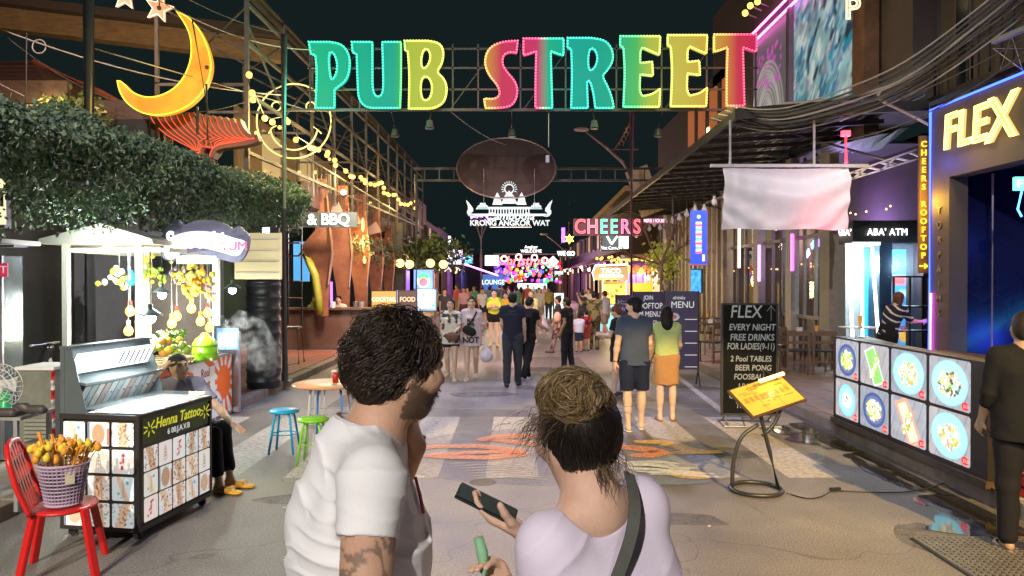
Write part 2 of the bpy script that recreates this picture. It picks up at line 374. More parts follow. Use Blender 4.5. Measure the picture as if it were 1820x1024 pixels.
r1 = N.new('ShaderNodeValToRGB'); r1.color_ramp.elements[0].position = .32; r1.color_ramp.elements[0].color = (.105, .10, .097, 1); r1.color_ramp.elements[1].position = .7; r1.color_ramp.elements[1].color = (.285, .275, .26, 1)
r2 = N.new('ShaderNodeValToRGB'); r2.color_ramp.elements[0].position = .33; r2.color_ramp.elements[0].color = (.55, .55, .55, 1); r2.color_ramp.elements[1].position = .66; r2.color_ramp.elements[1].color = (1.25, 1.25, 1.25, 1)
r3 = N.new('ShaderNodeValToRGB'); r3.color_ramp.elements[0].position = 0; r3.color_ramp.elements[0].color = (.45, .44, .43, 1); r3.color_ramp.elements[1].position = .008; r3.color_ramp.elements[1].color = (1, 1, 1, 1)
L.new(n1.outputs[0], r1.inputs[0]); L.new(n2.outputs[0], r2.inputs[0]); L.new(n3.outputs['Distance'], r3.inputs[0])
m1 = N.new('ShaderNodeMixRGB'); m1.blend_type = 'MULTIPLY'; m1.inputs[0].default_value = 1; m2 = N.new('ShaderNodeMixRGB'); m2.blend_type = 'MULTIPLY'; m2.inputs[0].default_value = .7
L.new(r1.outputs[0], m1.inputs[1]); L.new(r2.outputs[0], m1.inputs[2]); L.new(m1.outputs[0], m2.inputs[1]); L.new(r3.outputs[0], m2.inputs[2]); L.new(m2.outputs[0], b_.inputs['Base Color'])
mr = N.new('ShaderNodeMapRange'); mr.inputs[1].default_value = .3; mr.inputs[2].default_value = .7; mr.inputs[3].default_value = .36; mr.inputs[4].default_value = .62; L.new(n1.outputs[0], mr.inputs[0]); L.new(mr.outputs[0], b_.inputs['Roughness'])
bp = N.new('ShaderNodeBump'); bp.inputs['Strength'].default_value = .35; bp.inputs['Distance'].default_value = .012; L.new(n2.outputs[0], bp.inputs['Height']); L.new(bp.outputs[0], b_.inputs['Normal'])
CONC = mat('concrete', (.34, .32, .29), .8, var=.4, scale=2.5, bump=.3)
CONCD = mat('dark_concrete', (.16, .145, .13), .75, var=.5, scale=3, bump=.4)
def paint_mat(key, c, th, sc_=5, a=1.):
 if key in MATS: return MATS[key]
 m, t, b = _new(key); N = t.nodes; L = t.links; b.inputs['Base Color'].default_value = (*c, 1); b.inputs['Roughness'].default_value = .55
 tc = N.new('ShaderNodeTexCoord'); n = N.new('ShaderNodeTexNoise'); n.inputs['Scale'].default_value = sc_; n.inputs['Detail'].default_value = 10; n.inputs['Roughness'].default_value = .75
 r = N.new('ShaderNodeValToRGB'); r.color_ramp.elements[0].position = th; r.color_ramp.elements[0].color = (0, 0, 0, 1); r.color_ramp.elements[0].color = (a*.25,)*3+(1,); r.color_ramp.elements[1].position = th+.30; r.color_ramp.elements[1].color = (a, a, a, 1)
 L.new(tc.outputs['Object'], n.inputs['Vector']); L.new(n.outputs[0], r.inputs[0]); L.new(r.outputs[0], b.inputs['Alpha']); MATS[key] = m; return m
struct(MB().quad((-220, -60, -.03), (220, -60, -.03), (220, 420, -.03), (-220, 420, -.03)).build('ground', CONCD))
def gridsheet(name, x0, x1, y0, y1, z, mt, n=2):
 return MB().quad((x0, y0, z), (x1, y0, z), (x1, y1, z), (x0, y1, z)).build(name, mt)
road = struct(gridsheet('road', -4.02, 3.95, -12, 160, 0, asph))
struct(gridsheet('gutter', 3.95, 4.3, -12, 160, -.004, CONCD))
KERB = mat('kerb_stone', (.30, .25, .21), .7, var=.45, scale=4, bump=.35)
kl = bx('kerb', (-4.10, 6.0, .06), (.16, 12.2, .13), KERB); struct(kl)
# kerb stones and slabs that can be told apart
PAVL = struct(bx('pavement', (-8.2, 74, .04), (8.05, 172, .14), CONC)); PAVR = struct(bx('pavement', (8.3, 74, .035), (8.3, 172, .14), CONC))
bpy.data.objects.remove(kl)
km = MB().box((0, 0, 0), (.16, .98, .15)); st0 = km.build('kerb_stone', KERB, PAVL, world=False); bevel(st0, .012)
for i in range(34):
 for sx, P in ((-4.1, PAVL), (4.15, PAVR)):
  o = st0 if (i == 0 and sx < 0) else st0.copy()
  if o is not st0: col0.objects.link(o)
  o.parent = P; o.location = (sx, 3.5+i*1.0, .055+random.uniform(-.004, .004)); o.rotation_euler = (0, 0, random.uniform(-.008, .008))
TERR = mat('terracotta_paver', (.34, .13, .085), .5, var=.35, scale=3, bump=.2); PINK = mat('grey_pink_paver', (.30, .215, .19), .6, var=.35, scale=3, bump=.25)
def tiles(P, x0, nx, y0, ny, s, mt, z):
 t0 = None
 for i in range(nx):
  for j in range(ny):
   if t0 is None: t0 = MB().box((0, 0, 0), (s-.012, s-.012, .02)).build('paving_slab', mt, P, world=False); o = t0
   else: o = t0.copy(); col0.objects.link(o); o.parent = P
   o.location = (x0+(i+.5)*s, y0+(j+.5)*s, z+random.uniform(-.0015, .0015)); o.rotation_euler = (random.uniform(-.004, .004), random.uniform(-.004, .004), 0)
tiles(PAVL, -7.6, 8, 11.4, 18, .42, TERR, .117); tiles(PAVR, 4.26, 6, 9.0, 20, .45, PINK, .112)
# zebra crossing
WP = paint_mat('worn_white_paint', (.66, .62, .57), .26, 16, .72)
cw = struct(MB().build('road_marking', WP)); bpy.data.objects.remove(cw)
st = MB().quad((-.255, -1.6, 0), (.255, -1.6, 0), (.255, 1.6, 0), (-.255, 1.6, 0)).build('crossing_stripe', WP, road, world=False)
for i in range(8):
 o = st if i == 0 else st.copy()
 if i: col0.objects.link(o); o.parent = road
 o.location = (-3.9+i*.975, 8.72, .004)
MB().quad((-4, 10.95, .004), (4, 10.95, .004), (4, 11.05, .004), (-4, 11.05, .004)).build('edge_line', paint_mat('faint_line', (.5, .45, .42), .42, 4, .5), road, world=False)
MB().quad((3.0, 10.6, .004), (3.12, 10.6, .004), (3.6, 19, .004), (3.48, 19, .004)).build('edge_line', WP, road, world=False)
# faded pavement art on the crossing
def gpoly(pts, z, it=2):
 return [tuple(G(x, y))[:2] for x, y in chaikin(pts, it)] if it else [tuple(G(x, y))[:2] for x, y in pts]
BLUE = paint_mat('faded_blue_paint', (.16, .18, .28), .36, 2.5, .38); LBLUE = paint_mat('pale_blue_paint', (.30, .38, .50), .36, 4, .45)
ORAN = paint_mat('faded_orange_paint', (.80, .30, .10), .30, 22, .75); YEL = paint_mat('faded_yellow_paint', (.85, .50, .10), .30, 22, .8); WHT = paint_mat('chalk_white_paint', (.74, .78, .74), .32, 18, .7)
art = []
def band(name, pts, w_, mt, z):
 """painted stroke: centre line in ground points, width in m (thin at its ends)"""
 P = resample([tuple(G(x, y)) for x, y in pts], .05, closed=False); vs = []; n = len(P)
 for i, p in enumerate(P):
  d = (P[min(i+1, n-1)]-P[max(i-1, 0)]).normalized(); s_ = Vector((-d.y, d.x, 0)); k = w_*(.35+.65*math.sin(math.pi*(i+.3)/(n-.4))**.5)/2 if 0 <= i < n else 0
  vs += [p-s_*k, p+s_*k]
 vs = [(v.x, v.y, z) for v in vs]; return MB().add(vs, [(2*i, 2*i+2, 2*i+3, 2*i+1) for i in range(n-1)]).build(name, mt, road, world=False)
MB().sheet(gpoly([(690, 800), (800, 768), (960, 762), (1150, 776), (1300, 800), (1330, 830), (1290, 862), (1150, 868), (940, 866), (740, 850), (660, 822)], 0), .008).build('street_painting', BLUE, road, world=False)
MB().sheet(gpoly([(1050, 800), (1200, 800), (1310, 822), (1280, 862), (1150, 866), (1060, 850)], 0), .012).build('street_painting', LBLUE, road, world=False)
for pts, w_, mt in [([(715, 806), (770, 797), (850, 796), (915, 803), (925, 811), (870, 817), (800, 816), (740, 812)], .20, ORAN),
     ([(760, 812), (830, 808), (880, 806), (918, 809)], .16, ORAN),
     ([(850, 786), (880, 780), (930, 777), (985, 779), (1010, 786)], .26, ORAN), ([(870, 784), (930, 790), (990, 797), (1030, 806), (990, 812)], .22, ORAN),
     ([(985, 812), (1010, 820), (1050, 826)], .25, ORAN), ([(1070, 788), (1100, 797), (1150, 802), (1175, 806), (1155, 813), (1120, 813)], .26, ORAN),
     ([(1128, 788), (1180, 789), (1210, 798), (1235, 806), (1285, 806)], .24, YEL), ([(1165, 805), (1200, 808), (1280, 807)], .16, YEL),
     ([(1190, 843), (1225, 847), (1265, 850)], .30, YEL)]: band('painted_stroke', pts, w_, mt, .016 + .0003*len(pts))
for k in range(11):
 y0 = 822+k*2.6; x0 = 1082+k*7+random.uniform(-8, 8)
 band('painted_stroke', [(x0, y0), (x0+40, y0+random.uniform(-2, 4)), (x0+90, y0+4+random.uniform(-3, 3)), (x0+130+random.uniform(-30, 20), y0+7)], .07, WHT, .021+.0004*k)
for k in range(7):
 y0 = 828+k*4.5; x0 = 800+k*8
 band('painted_stroke', [(x0, y0), (x0+60, y0-3), (x0+130, y0+3)], .05, paint_mat('faint_cream_paint', (.5, .45, .36), .45, 9, .6), .021+.0004*k)
# manhole, oil spots, cable
MB().lathe([(.0, .004), (.11, .004), (.13, .001)], tuple(G(858, 858)), 18, caps=False).build('manhole_cover', CONCD, road, world=False)
# puddles and wet gutter
WET, t_, b_ = _new('wet_asphalt'); b_.inputs['Base Color'].default_value = (.018, .017, .016, 1); b_.inputs['Roughness'].default_value = .07; b_.inputs['Specular IOR Level'].default_value = .9
n_ = t_.nodes.new('ShaderNodeTexNoise'); n_.inputs['Scale'].default_value = 9; q = t_.nodes.new('ShaderNodeBump'); q.inputs['Strength'].default_value = .10; t_.links.new(n_.outputs[0], q.inputs['Height']); t_.links.new(q.outputs[0], b_.inputs['Normal']); n_ = t_.nodes.new('ShaderNodeTexNoise'); n_.inputs['Scale'].default_value = 2.6; n_.inputs['Detail'].default_value = 9; n_.inputs['Roughness'].default_value = .6; q = t_.nodes.new('ShaderNodeValToRGB'); q.color_ramp.elements[0].position = .36; q.color_ramp.elements[1].position = .46; t_.links.new(n_.outputs[0], q.inputs[0]); t_.links.new(q.outputs[0], b_.inputs['Alpha'])
for i, (ya, yb, xw) in enumerate(((5.0, 6.6, .62), (6.5, 8.2, .40), (8.15, 9.9, .55))):
 n = 22; L_ = [(3.93, ya+(yb-ya)*k/n) for k in range(n+1)]; E_ = [(3.90-xw*math.sin(math.pi*k/n)**.45*(.55+.9*float(vnoise(np.array([k*.45, i*3.3, 0.])))), ya+(yb-ya)*k/n) for k in range(n, -1, -1)]
 struct(MB().sheet(L_+E_, .005+.003*i).build('puddle', WET))
STN = paint_mat('oil_stain', (.035, .033, .032), .42, 5, .6); PTC = paint_mat('tar_patch', (.09, .087, .084), .25, 9, .4)
for i, (x, y, a, b_s) in enumerate(((-1.9, 6.4, .35, .2), (1.3, 5.9, .5, .22), (2.4, 8.1, .3, .3), (-.6, 12.4, .7, .3), (1.9, 12.0, .5, .5), (-2.6, 9.6, .5, .25), (.3, 16, .8, .4), (3.1, 5.4, .25, .5), (-1.2, 5.3, .5, .12))): MB().sheet(chaikin([(x+a*random.uniform(.6, 1.3)*math.cos(k*.79), y+b_s*random.uniform(.6, 1.3)*math.sin(k*.79)) for k in range(8)], 2), .0022).build('stain', STN, road, world=False)
for x, y, a, b_s in ((-2.2, 12.2, .6, 1.1), (1.0, 17, .7, 1.5)): MB().quad((x-a, y-b_s, .003), (x+a, y-b_s, .003), (x+a*.95, y+b_s, .003), (x-a, y+b_s, .003)).build('tar_patch', PTC, road, world=False)
for i, (px, py, lb) in enumerate(((1010, 935, 'crumpled paper scrap on the asphalt right of the couple'), (1262, 938, 'small pale litter scrap near the lectern base'), (505, 905, 'tiny paper scrap on the road left of the man in white'), (1180, 712, 'cigarette butt sized scrap by the walking couple'))):
 c = G(px, py); o = MB().add([(c.x+.018*math.cos(k*1.05)*random.uniform(.5, 1.4), c.y+.02*math.sin(k*1.05), .004+.012*random.random()) for k in range(6)]+[(c.x, c.y, .014)], [(k, (k+1) % 6, 6) for k in range(6)]).build('litter_scrap', mat('litter', (.55, .53, .48), .8)); tag(o, lb, 'litter')
# drain grate at the right kerb
gm = MB(); x0, x1, y0, y1 = 2.95, 3.95, 4.55, 5.42
for i in range(23): gm.box((x0+(x1-x0)*i/22, (y0+y1)/2, .012), (.012, y1-y0, .02))
for j in range(20): gm.box(((x0+x1)/2, y0+(y1-y0)*j/19, .0135), (x1-x0, .010, .018))
GRT = thing('drain_grate', 'steel mesh drain grate set in the wet gutter under the man in black', 'drain grate', (3.45, 5, 0)); gm.build('mesh_bars', mat('grate_steel', (.30, .29, .27), .45, .7), GRT)
MB().quad((x0-.02, y0-.02, .003), (x1+.02, y0-.02, .003), (x1+.02, y1+.02, .003), (x0-.02, y1+.02, .003)).build('drain_pit', mat('black_pit', (.01, .01, .01), .8), GRT)
# ridged yellow light pool edge needs nothing: the floodlights make it
# ================================================================ LEFT SIDE
BLK = mat('black_paint', (.025, .025, .025), .4, var=.3, bump=.1); STL = mat('grey_steel', (.32, .32, .34), .4, .8, bump=.1); GALV = mat('galvanised_steel', (.5, .5, .5), .45, .6, var=.3, bump=.15)
DWALL = mat('dark_render_wall', (.10, .10, .105), .8, var=.35, scale=1.5, bump=.3); BRN = mat('brown_stone', (.13, .072, .05), .5, var=.3, scale=3, bump=.2)
WOOD = mat('bare_wood', (.42, .29, .16), .6, var=.3, scale=5, bump=.2, stretch=(1, 1, 8)); DWOOD = mat('dark_wood', (.12, .07, .04), .5, var=.4, scale=5, bump=.2, stretch=(1, 1, 8))
WHP = mat('white_panel', (.75, .74, .72), .5, var=.1); CORT = mat('corten_steel', (.36, .15, .07), .6, .2, var=.45, scale=2.5, bump=.25, c2=(.17, .06, .03))
def pole(name, label, cat, base, top, r, mt, group=None, n=10, plate=True):
 t = thing(name, label, cat, base, 0, group); MB().tube([base, top], r, n).build('shaft', mt, t, smooth=True)
 if plate: MB().box((base[0], base[1], base[2]+.01), (r*4, r*4, .02)).build('base_plate', mt, t)
 return t
pole('steel_post', 'grey steel post beside the black water tank rising past the leafy awning', 'post', (-4.03, 13.1, .12), (-4.03, 13.1, 6.25), .06, STL)
pole('utility_pole', 'tall grey pole behind the leafy awning at the hut roof', 'pole', (-6.05, 10.6, .1), (-6.05, 10.6, 6.6), .085, STL)
# back wall behind the stall
bw = thing('shop_wall', 'dark plain shop wall behind the fruit stall', 'building', (-7.4, 11, .1))
MB().box((-7.5, 8.6, 1.7), (.2, 9.5, 3.2)).build('wall', DWALL, bw); MB().box((-6.2, 12.6, 1.7), (2.5, .2, 3.2)).build('wall', mat('grey_board_wall', (.20, .20, .21), .7, var=.2), bw)
for x in (-7.1, -5.9, -5.0): MB().box((x, 12.47, 1.7), (.06, .06, 3.2)).build('pilaster', STL, bw)
MB().box((-6.25, 12.49, 1.45), (.5, .03, .25)).build('vent_box', GALV, bw)
# leafy awning
LEAF = vmat('leaf', 0, .5, .4); 
def leaves(n, fn, size, c1, c2, droop=.5):
 c = fn(n); k = len(c); a = rng.normal(size=(k, 3)); a[:, 2] -= droop*1.4; a /= np.linalg.norm(a, axis=1)[:, None]; b = np.cross(a, rng.normal(size=(k, 3))); b /= np.linalg.norm(b, axis=1)[:, None]
 s = size*(.6+.8*rng.random((k, 1))); nn = np.cross(a, b); p0 = c; p1 = c+a*s*.5+b*s*.28+nn*s*.07; p2 = c+a*s; p3 = c+a*s*.5-b*s*.28+nn*s*.07
 v = np.stack([p0, p1, p2, p3], 1).reshape(-1, 3); f = np.arange(4*k).reshape(k, 4); t = rng.random((k, 1))**1.3; cc = np.array(c1)*(1-t)+np.array(c2)*t
 return v, f, np.repeat(cc, 4, 0)
def leafmesh(name, v, f, c, parent=None, kind='stuff', mt=None):
 me = bpy.data.meshes.new(name); me.from_pydata(v.tolist(), [], f.tolist()); me.materials.append(mt or LEAF); setcol(me, c); me.update(); o = link(name, me, parent)
 if kind: o['kind'] = kind
 return o
AW = thing('leafy_awning', 'long awning overgrown with hanging green foliage above the stalls', 'awning', (-4.6, 10.8, .12))
def awn(n):
 y = 5.0+rng.random(n)**.85*11.4; u = rng.random(n)*2*np.pi; r = .75+.35*rng.random(n); lump = fbm(np.stack([y*1.3, u*0, u*0], 1))-.45; lump2 = fbm(np.stack([y*3.1, u*1.5, u*0+4], 1))-.45
 cz = 2.90+.046*y+.10*lump; end = np.clip((16.4-y)/1.0, .15, 1)**.5; rx = (.70)*end; rz_ = (.36+.42*lump)*end
 x = -4.95+rx*r*np.cos(u)*(1+.5*lump2); z = cz+rz_*r*np.sin(u)*(1+.7*lump2); strd = fbm(np.stack([y*7, u*0+3, u*0], 1))-.4; hang = (np.sin(u) < -.2)*rng.random(n)**2*np.clip(strd*2.6, .04, .5); z -= hang
 return np.stack([x, y+rng.normal(size=n)*.05, z], 1)
v, f, c = leaves(95000, awn, .062, (.06, .12, .075), (.34, .44, .28), .6); leafmesh('foliage', v, f, c, AW)
m = MB()
for y in (5.5, 7.5, 9.5, 11.5, 13.5, 15.2): m.tube([(-5.6, y, 3.0), (-4.3, y, 2.9)], .025)
m.tube([(-4.75, 5, 2.85), (-4.75, 15.2, 3.25)], .03); m.tube([(-5.5, 5, 2.95), (-5.5, 15.2, 3.15)], .03); m.build('awning_frame', STL, AW)
for x, y in ((-5.5, 7.6), (-5.5, 12.4)): MB().tube([(x, y, .12), (x, y, 3)], .04, 8).build('post', STL, AW)
def wallivy(n):
 y = 5.4+rng.random(n)*3.2; z = .9+rng.random(n)*2.0; return np.stack([-6.95+.25*rng.random(n)+.2*fbm(np.stack([y, z, z*0], 1)*2), y, z], 1)
v, f, c = leaves(6000, wallivy, .11, (.012, .035, .03), (.04, .08, .06)); iv = leafmesh('wall_creeper', v, f, c, None, None); tag(iv, 'dark creeper leaves covering the wall left of the fruit stall', 'creeper')
# ---------------------------------------------------------------- henna cart
HC = thing('henna_cart', 'black henna tattoo cart with lit display and rows of design pictures', 'cart', (-2.72, 5.37, 0), R(-8.7))
CF = mat('cart_frame_black', (.035, .033, .03), .45, var=.3, bump=.1)
def loc(m_, name, mt, par=HC, smooth=False): return m_.build(name, mt, par, smooth, world=False)
W_, D_ = .61, .93
m = MB()
for x in (-W_, 0): 
 for y in (0, D_): m.box((x, y, .5), (.03, .03, .84))
for z in (.09, .905):
 for y in (0, D_): m.box((-W_/2, y, z), (W_+.03, .035, .035))
 for x in (-W_, 0): m.box((x, D_/2, z), (.035, D_+.03, .035))
loc(m, 'frame', CF); loc(MB().box((-W_/2, D_/2, .49), (W_-.02, D_-.02, .80)), 'cabinet', CF)
def design(i, asp):
 r_ = random.Random(i*13+5); skin = [(.72, .52, .36), (.80, .62, .46), (.62, .42, .28)][i % 3]
 p = Paint(asp, 30, [(.80, .78, .70), (.70, .80, .82), (.84, .76, .72), (.80, .80, .80)][r_.randrange(4)]); p.patch(5, .60, [(.55, .68, .72), (.85, .70, .62), (.60, .70, .45)][r_.randrange(3)], i); k = (i*5+i//4) % 6
 if k in (0, 3): # forearm or hand
  a = r_.uniform(-.5, .5)
  p.rect(asp/2, .5, asp*.2, .6, skin, a, .03)
  for j in range(4): p.line(asp/2-.12+j*.08, .62, asp/2-.2+j*.13, .92, .03, skin)
  for j in range(9): p.disc(asp/2+r_.uniform(-.12, .12), .15+j*.085, r_.uniform(.02, .05), (.28, .10, .05))
  p.patch(14, .56, (.25, .12, .06), i)
 elif k == 1:
  for j in range(8): p.disc(asp/2+.2*math.cos(j*.8)*r_.random(), .5+.3*math.sin(j*1.1), .06, (.62, .05, .07))
  p.line(asp/2, .2, asp/2+.05, .75, .012, (.08, .12, .05))
 elif k == 2:
  for j in range(4): p.ring(asp/2, .5+.14*(j-1.5), .11-.015*j, .010, (.16, .13, .12))
  p.line(asp/2, .12, asp/2, .9, .008, (.2, .15, .12))
 elif k == 4:
  p.disc(asp/2, .5, .3, skin, .45); 
  for j in range(6): p.ring(asp/2, .5, .05+.045*j, .009, (.30, .16, .06), .06+.06*j)
  p.rect(asp*.05, .5, .06, .5, (.18, .18, .26)); p.rect(asp*.95, .4, .05, .35, (.5, .1, .06))
 else:
  p.rect(asp/2, .45, .12, .6, skin, .35, .03)
  for j in range(7): p.line(asp/2-.1+j*.03, .1+.1*j, asp/2+.1-j*.02, .2+.1*j, .010, (.12, .16, .15))
  p.disc(asp*.7, .75, .07, (.1, .35, .45)); p.disc(asp*.3, .3, .06, (.2, .45, .12))
 return p
PRN = vmat('backlit_print', .42, .35)
for r_i in range(4):
 for c_i in range(3):
  if r_i == 3 and c_i == 0: pass
  h = .175; x = -W_+.022+c_i*.196; z = .695-r_i*.197
  design(r_i*3+c_i+1, 1.0).mesh('design_picture', (x, -.022, z), (1, 0, 0), (0, 0, 1), h, PRN, HC, world=False, rim=.08)
for r_i in range(3):
 for c_i in range(5):
  h = .176; x = .02+c_i*.176
  design(r_i*5+c_i+20, .93).mesh('design_picture', (.019, x+.015, .50-r_i*.186), (0, 1, 0), (0, 0, 1), h, PRN, HC, world=False, rim=.06)
p = Paint(4.4, 26, (.035, .045, .02)); p.disc(3.6, .9, 1.1, (.06, .10, .02), .9, soft=.5); p.disc(.3, .1, .7, (.06, .09, .02), soft=.5)
p.mesh('header_board', (.019, .02, .70), (0, 1, 0), (0, 0, 1), .195, vmat('print', .06, .4), HC, world=False)
YT = em('yellow_print', (.75, .72, .05), .5); WT = em('white_print', (.8, .8, .78), .5)
text('lettering', 'Henna Tattoo', .115, (.024, .46, .83), YT, HC, (0, 1, 0), (0, 0, 1), .001, shear=.25, world=False, sx=.9, offset=.001)
text('lettering', '6 00.J.A.V.B', .062, (.024, .46, .742), WT, HC, (0, 1, 0), (0, 0, 1), .001, world=False)
fl = MB()
for s_, cy_ in ((-1, .10), (1, .83)):
 for k in range(16):
  a = k*.9; r0 = .018+.0022*k; y, z = cy_+s_*.0+r0*1.6*math.cos(a), .81+r0*1.1*math.sin(a); fl.box((.0235, y, z), (.001, .022, .009), 0, Matrix.Rotation(a, 3, 'X'))
loc(fl, 'flourish', em('yellow_print', (.75, .72, .05), .5))
# display riser on the left side of the cart, leaning open towards the buyers
m = MB()
for y in (0.01, D_-.01): m.box((-W_, y, 1.16), (.035, .03, .50)); m.prism([(0, 0), (.20, 0), (.07, .48), (0, .48)], (-W_, y-.004, .92), (1, 0, 0), (0, 0, 1), .008)
m.box((-W_+.03, D_/2, 1.41), (.10, D_+.02, .02)); m.box((-W_-.01, D_/2, 1.16), (.012, D_, .5)); m.box((-W_+.10, D_/2, 1.155), (.18, D_, .02), 0, Matrix.Rotation(R(12), 3, 'Y'))
loc(m, 'riser_frame', mat('aluminium_trim', (.22, .27, .28), .3, .6, var=.1))
LB = MB(); rt = Matrix.Rotation(R(-62), 3, 'Y'); LB.box((-W_+.075, D_/2, 1.285), (.155, D_-.06, .035), 0, rt); loc(LB, 'light_box', em('lit_white', (.92, .97, 1), 1.3, True)); lamp('AREA', (-2.98, 5.8, 1.30), (.85, .97, 1), 9, (-2.9, 5.8, .9), .35)
for k in range(6): loc(MB().box((-W_+.092, .52+k*.065, 1.282), (.125, .016, .003), 0, rt), 'stencil_strip', mat('dark_print', (.08, .09, .10), .5))
CARD = [mat('card_%d' % i, c, .5, var=.15, bump=0) for i, c in enumerate([(.62, .68, .68), (.52, .38, .36), (.70, .70, .66), (.45, .52, .55)])]
for k in range(12):
 y = .05+k*.074; cmt = CARD[(k*7) % 4]; o = loc(MB().box((-W_+.125, y, 1.035), (.20, .062, .003), 0, Matrix.Rotation(R(-58), 3, 'Y')), 'design_card', cmt)
 loc(MB().lathe([(.012, 0), (.016, .001), (.011, .0015)], (-W_+.128, y, 1.04), 8, Matrix.Rotation(R(58), 3, 'Y') @ Matrix.Identity(3)), 'card_motif', mat('dark_print', (.08, .09, .10), .5))
for i in range(6):
 for j in range(12):
  loc(MB().box((-.38+i*.07+random.uniform(-.006, .006), .05+j*.076, .930+.002*((i+j) % 2)), (.105, .062, .0025), random.uniform(-.12, .12), ), 'design_card', CARD[(i*5+j*3) % 4])
loc(MB().box((-W_/2, D_/2, .957), (W_, D_, .006)), 'glass_top', glass('counter_glass', a=.12))
for x, y in ((-W_+.04, .05), (-.04, .05), (-W_+.04, D_-.05), (-.04, D_-.05)):
 m = MB(); m.lathe([(.034, -.012), (.037, 0), (.034, .012)], (x, y, .037), 12, Matrix.Rotation(R(90), 3, 'X')); m.box((x, y, .07), (.02, .045, .02)); loc(m, 'caster', BLK)
# ---------------------------------------------------------------- red plastic chair with a basket of snack sticks
RED = mat('red_plastic', (.62, .015, .015), .3, var=.12, scale=3, bump=.04, spec=.6)
CH = thing('plastic_chair', 'red plastic chair with slotted back holding a lilac basket', 'chair', (-2.95, 4.85, 0), R(-68))
def loc2(m_, name, mt, par, smooth=False): return m_.build(name, mt, par, smooth, world=False)
s = SDF((-.27, -.27, .36), (.27, .27, .50), .008); s.ell((0, 0, .425), (.215, .205, .035), k=.01); s.cut((0, 0, .44), (0, 0, 1)); s.ell((0, 0, .452), (.17, .16, .02), op='sub'); s.mesh('seat', RED, CH, world=False)
for sx in (-1, 1):
 for sy in (-1, 1):
  a = V(sx*.15, sy*.14, .43); b = V(sx*.225, sy*.215, 0); o = loc2(MB().bar(a, b, .05, .032, up=V(sx, sy, 0)), 'leg', RED, CH); bevel(o, .008)
m = MB(); pts = [(-.20, -.15, .43), (-.215, -.22, .62), (-.20, -.26, .78), (-.12, -.285, .86), (0, -.29, .875), (.12, -.285, .86), (.20, -.26, .78), (.215, -.22, .62), (.20, -.15, .43)]
m.tube(resample(pts, .03, False), .018, 8); loc2(m, 'back_frame', RED, CH, True)
m = MB()
for k in range(5):
 x = -.12+k*.06; m.bar((x, -.17, .44), (x*1.05, -.285, .86), .034, .010, up=V(0, 1, 0))
m.bar((-.2, -.225, .62), (.2, -.225, .62), .012, .05); m.bar((-.19, -.262, .76), (.19, -.262, .76), .012, .05); loc2(m, 'backrest', RED, CH)
LIL = mat('lilac_plastic', (.45, .36, .50), .4, var=.1, bump=0); bc = V(-2.93, 4.82, .455)
BK = thing('plastic_basket', 'lilac perforated plastic basket on the red chair, full of snack sticks', 'basket', tuple(bc))
m = MB(); n = 34; H_ = .26; rows = 11
def br(z): return .105+.045*z/H_
for i in range(rows+1):
 z = H_*i/rows; m.tube([bc+V(br(z)*math.cos(t), br(z)*math.sin(t), z) for t in [2*math.pi*k/n for k in range(n)]], .0055 if 0 < i < rows else .010, 4, closed=True)
for k in range(n):
 t = 2*math.pi*k/n; m.tube([bc+V(br(0)*math.cos(t), br(0)*math.sin(t), 0), bc+V(br(H_)*math.cos(t), br(H_)*math.sin(t), H_)], .0055, 4)
m.lathe([(.02, 0), (.105, 0), (.105, .006), (.02, .006)], tuple(bc), 20); m.build('basket_wall', LIL, BK)
MB().lathe([(.085, .01), (.115, .2), (.02, .205)], tuple(bc), 16).build('paper_lining', mat('dim_paper', (.2, .18, .2), .8), BK)
MB().box(tuple(bc+V(.10, -.10, .20)), (.055, .004, .11), R(45)).build('price_tag', mat('cream_tag', (.65, .58, .45), .6), BK)
SN = [mat('snack_orange', (.85, .36, .03), .5, bump=.1), mat('snack_yellow', (.85, .62, .05), .5, bump=.1), mat('snack_green', (.42, .70, .05), .5, bump=.1)]
BAM = mat('bamboo_stick', (.62, .38, .14), .5, var=.3)
for k in range(44):
 a = k*2.4; r_ = .018*math.sqrt(k); p0 = bc+V(r_*math.cos(a)*.5, r_*math.sin(a)*.5, .12); d = V(r_*math.cos(a)*1.5, r_*math.sin(a)*1.5, .26+.07*random.random()).normalized(); L_ = .20+.09*random.random(); p1 = p0+d*L_
 t = thing('snack_stick', 'bamboo stick snack standing in the lilac basket', 'snack', tuple(p0), 0, 'snack sticks in the lilac basket'); MB().tube([p0, p1], .0035, 5).build('stick', BAM, t)
 if k % 5 == 4: MB().tube([p1-d*.12, p1+d*.05], [.012, .010], 6).build('tip', SN[0], t)
 else:
  m = MB(); m.sph(p1, (.024, .024, .028), 8, 6); m.sph(p1+V(random.uniform(-.016, .016), .01, .02), .014, 6, 5); m.build('tip', SN[(k*3) % 3 if k % 4 else 1] if random.random() < .55 else SN[1], t, True)
for k, (dx, lab) in enumerate(((-.13, 'tall orange stick leaning from the basket on the red chair'), (-.07, 'thin tall skewer rising highest above the lilac basket'))):
 o = MB().tube([bc+V(dx*.4, 0, .1), bc+V(dx*1.25-.02*k, 0, .46-.05*k)], .012 if k == 0 else .004, 6).build('tall_skewer', SN[0] if k == 0 else BAM); tag(o, lab, 'skewer')
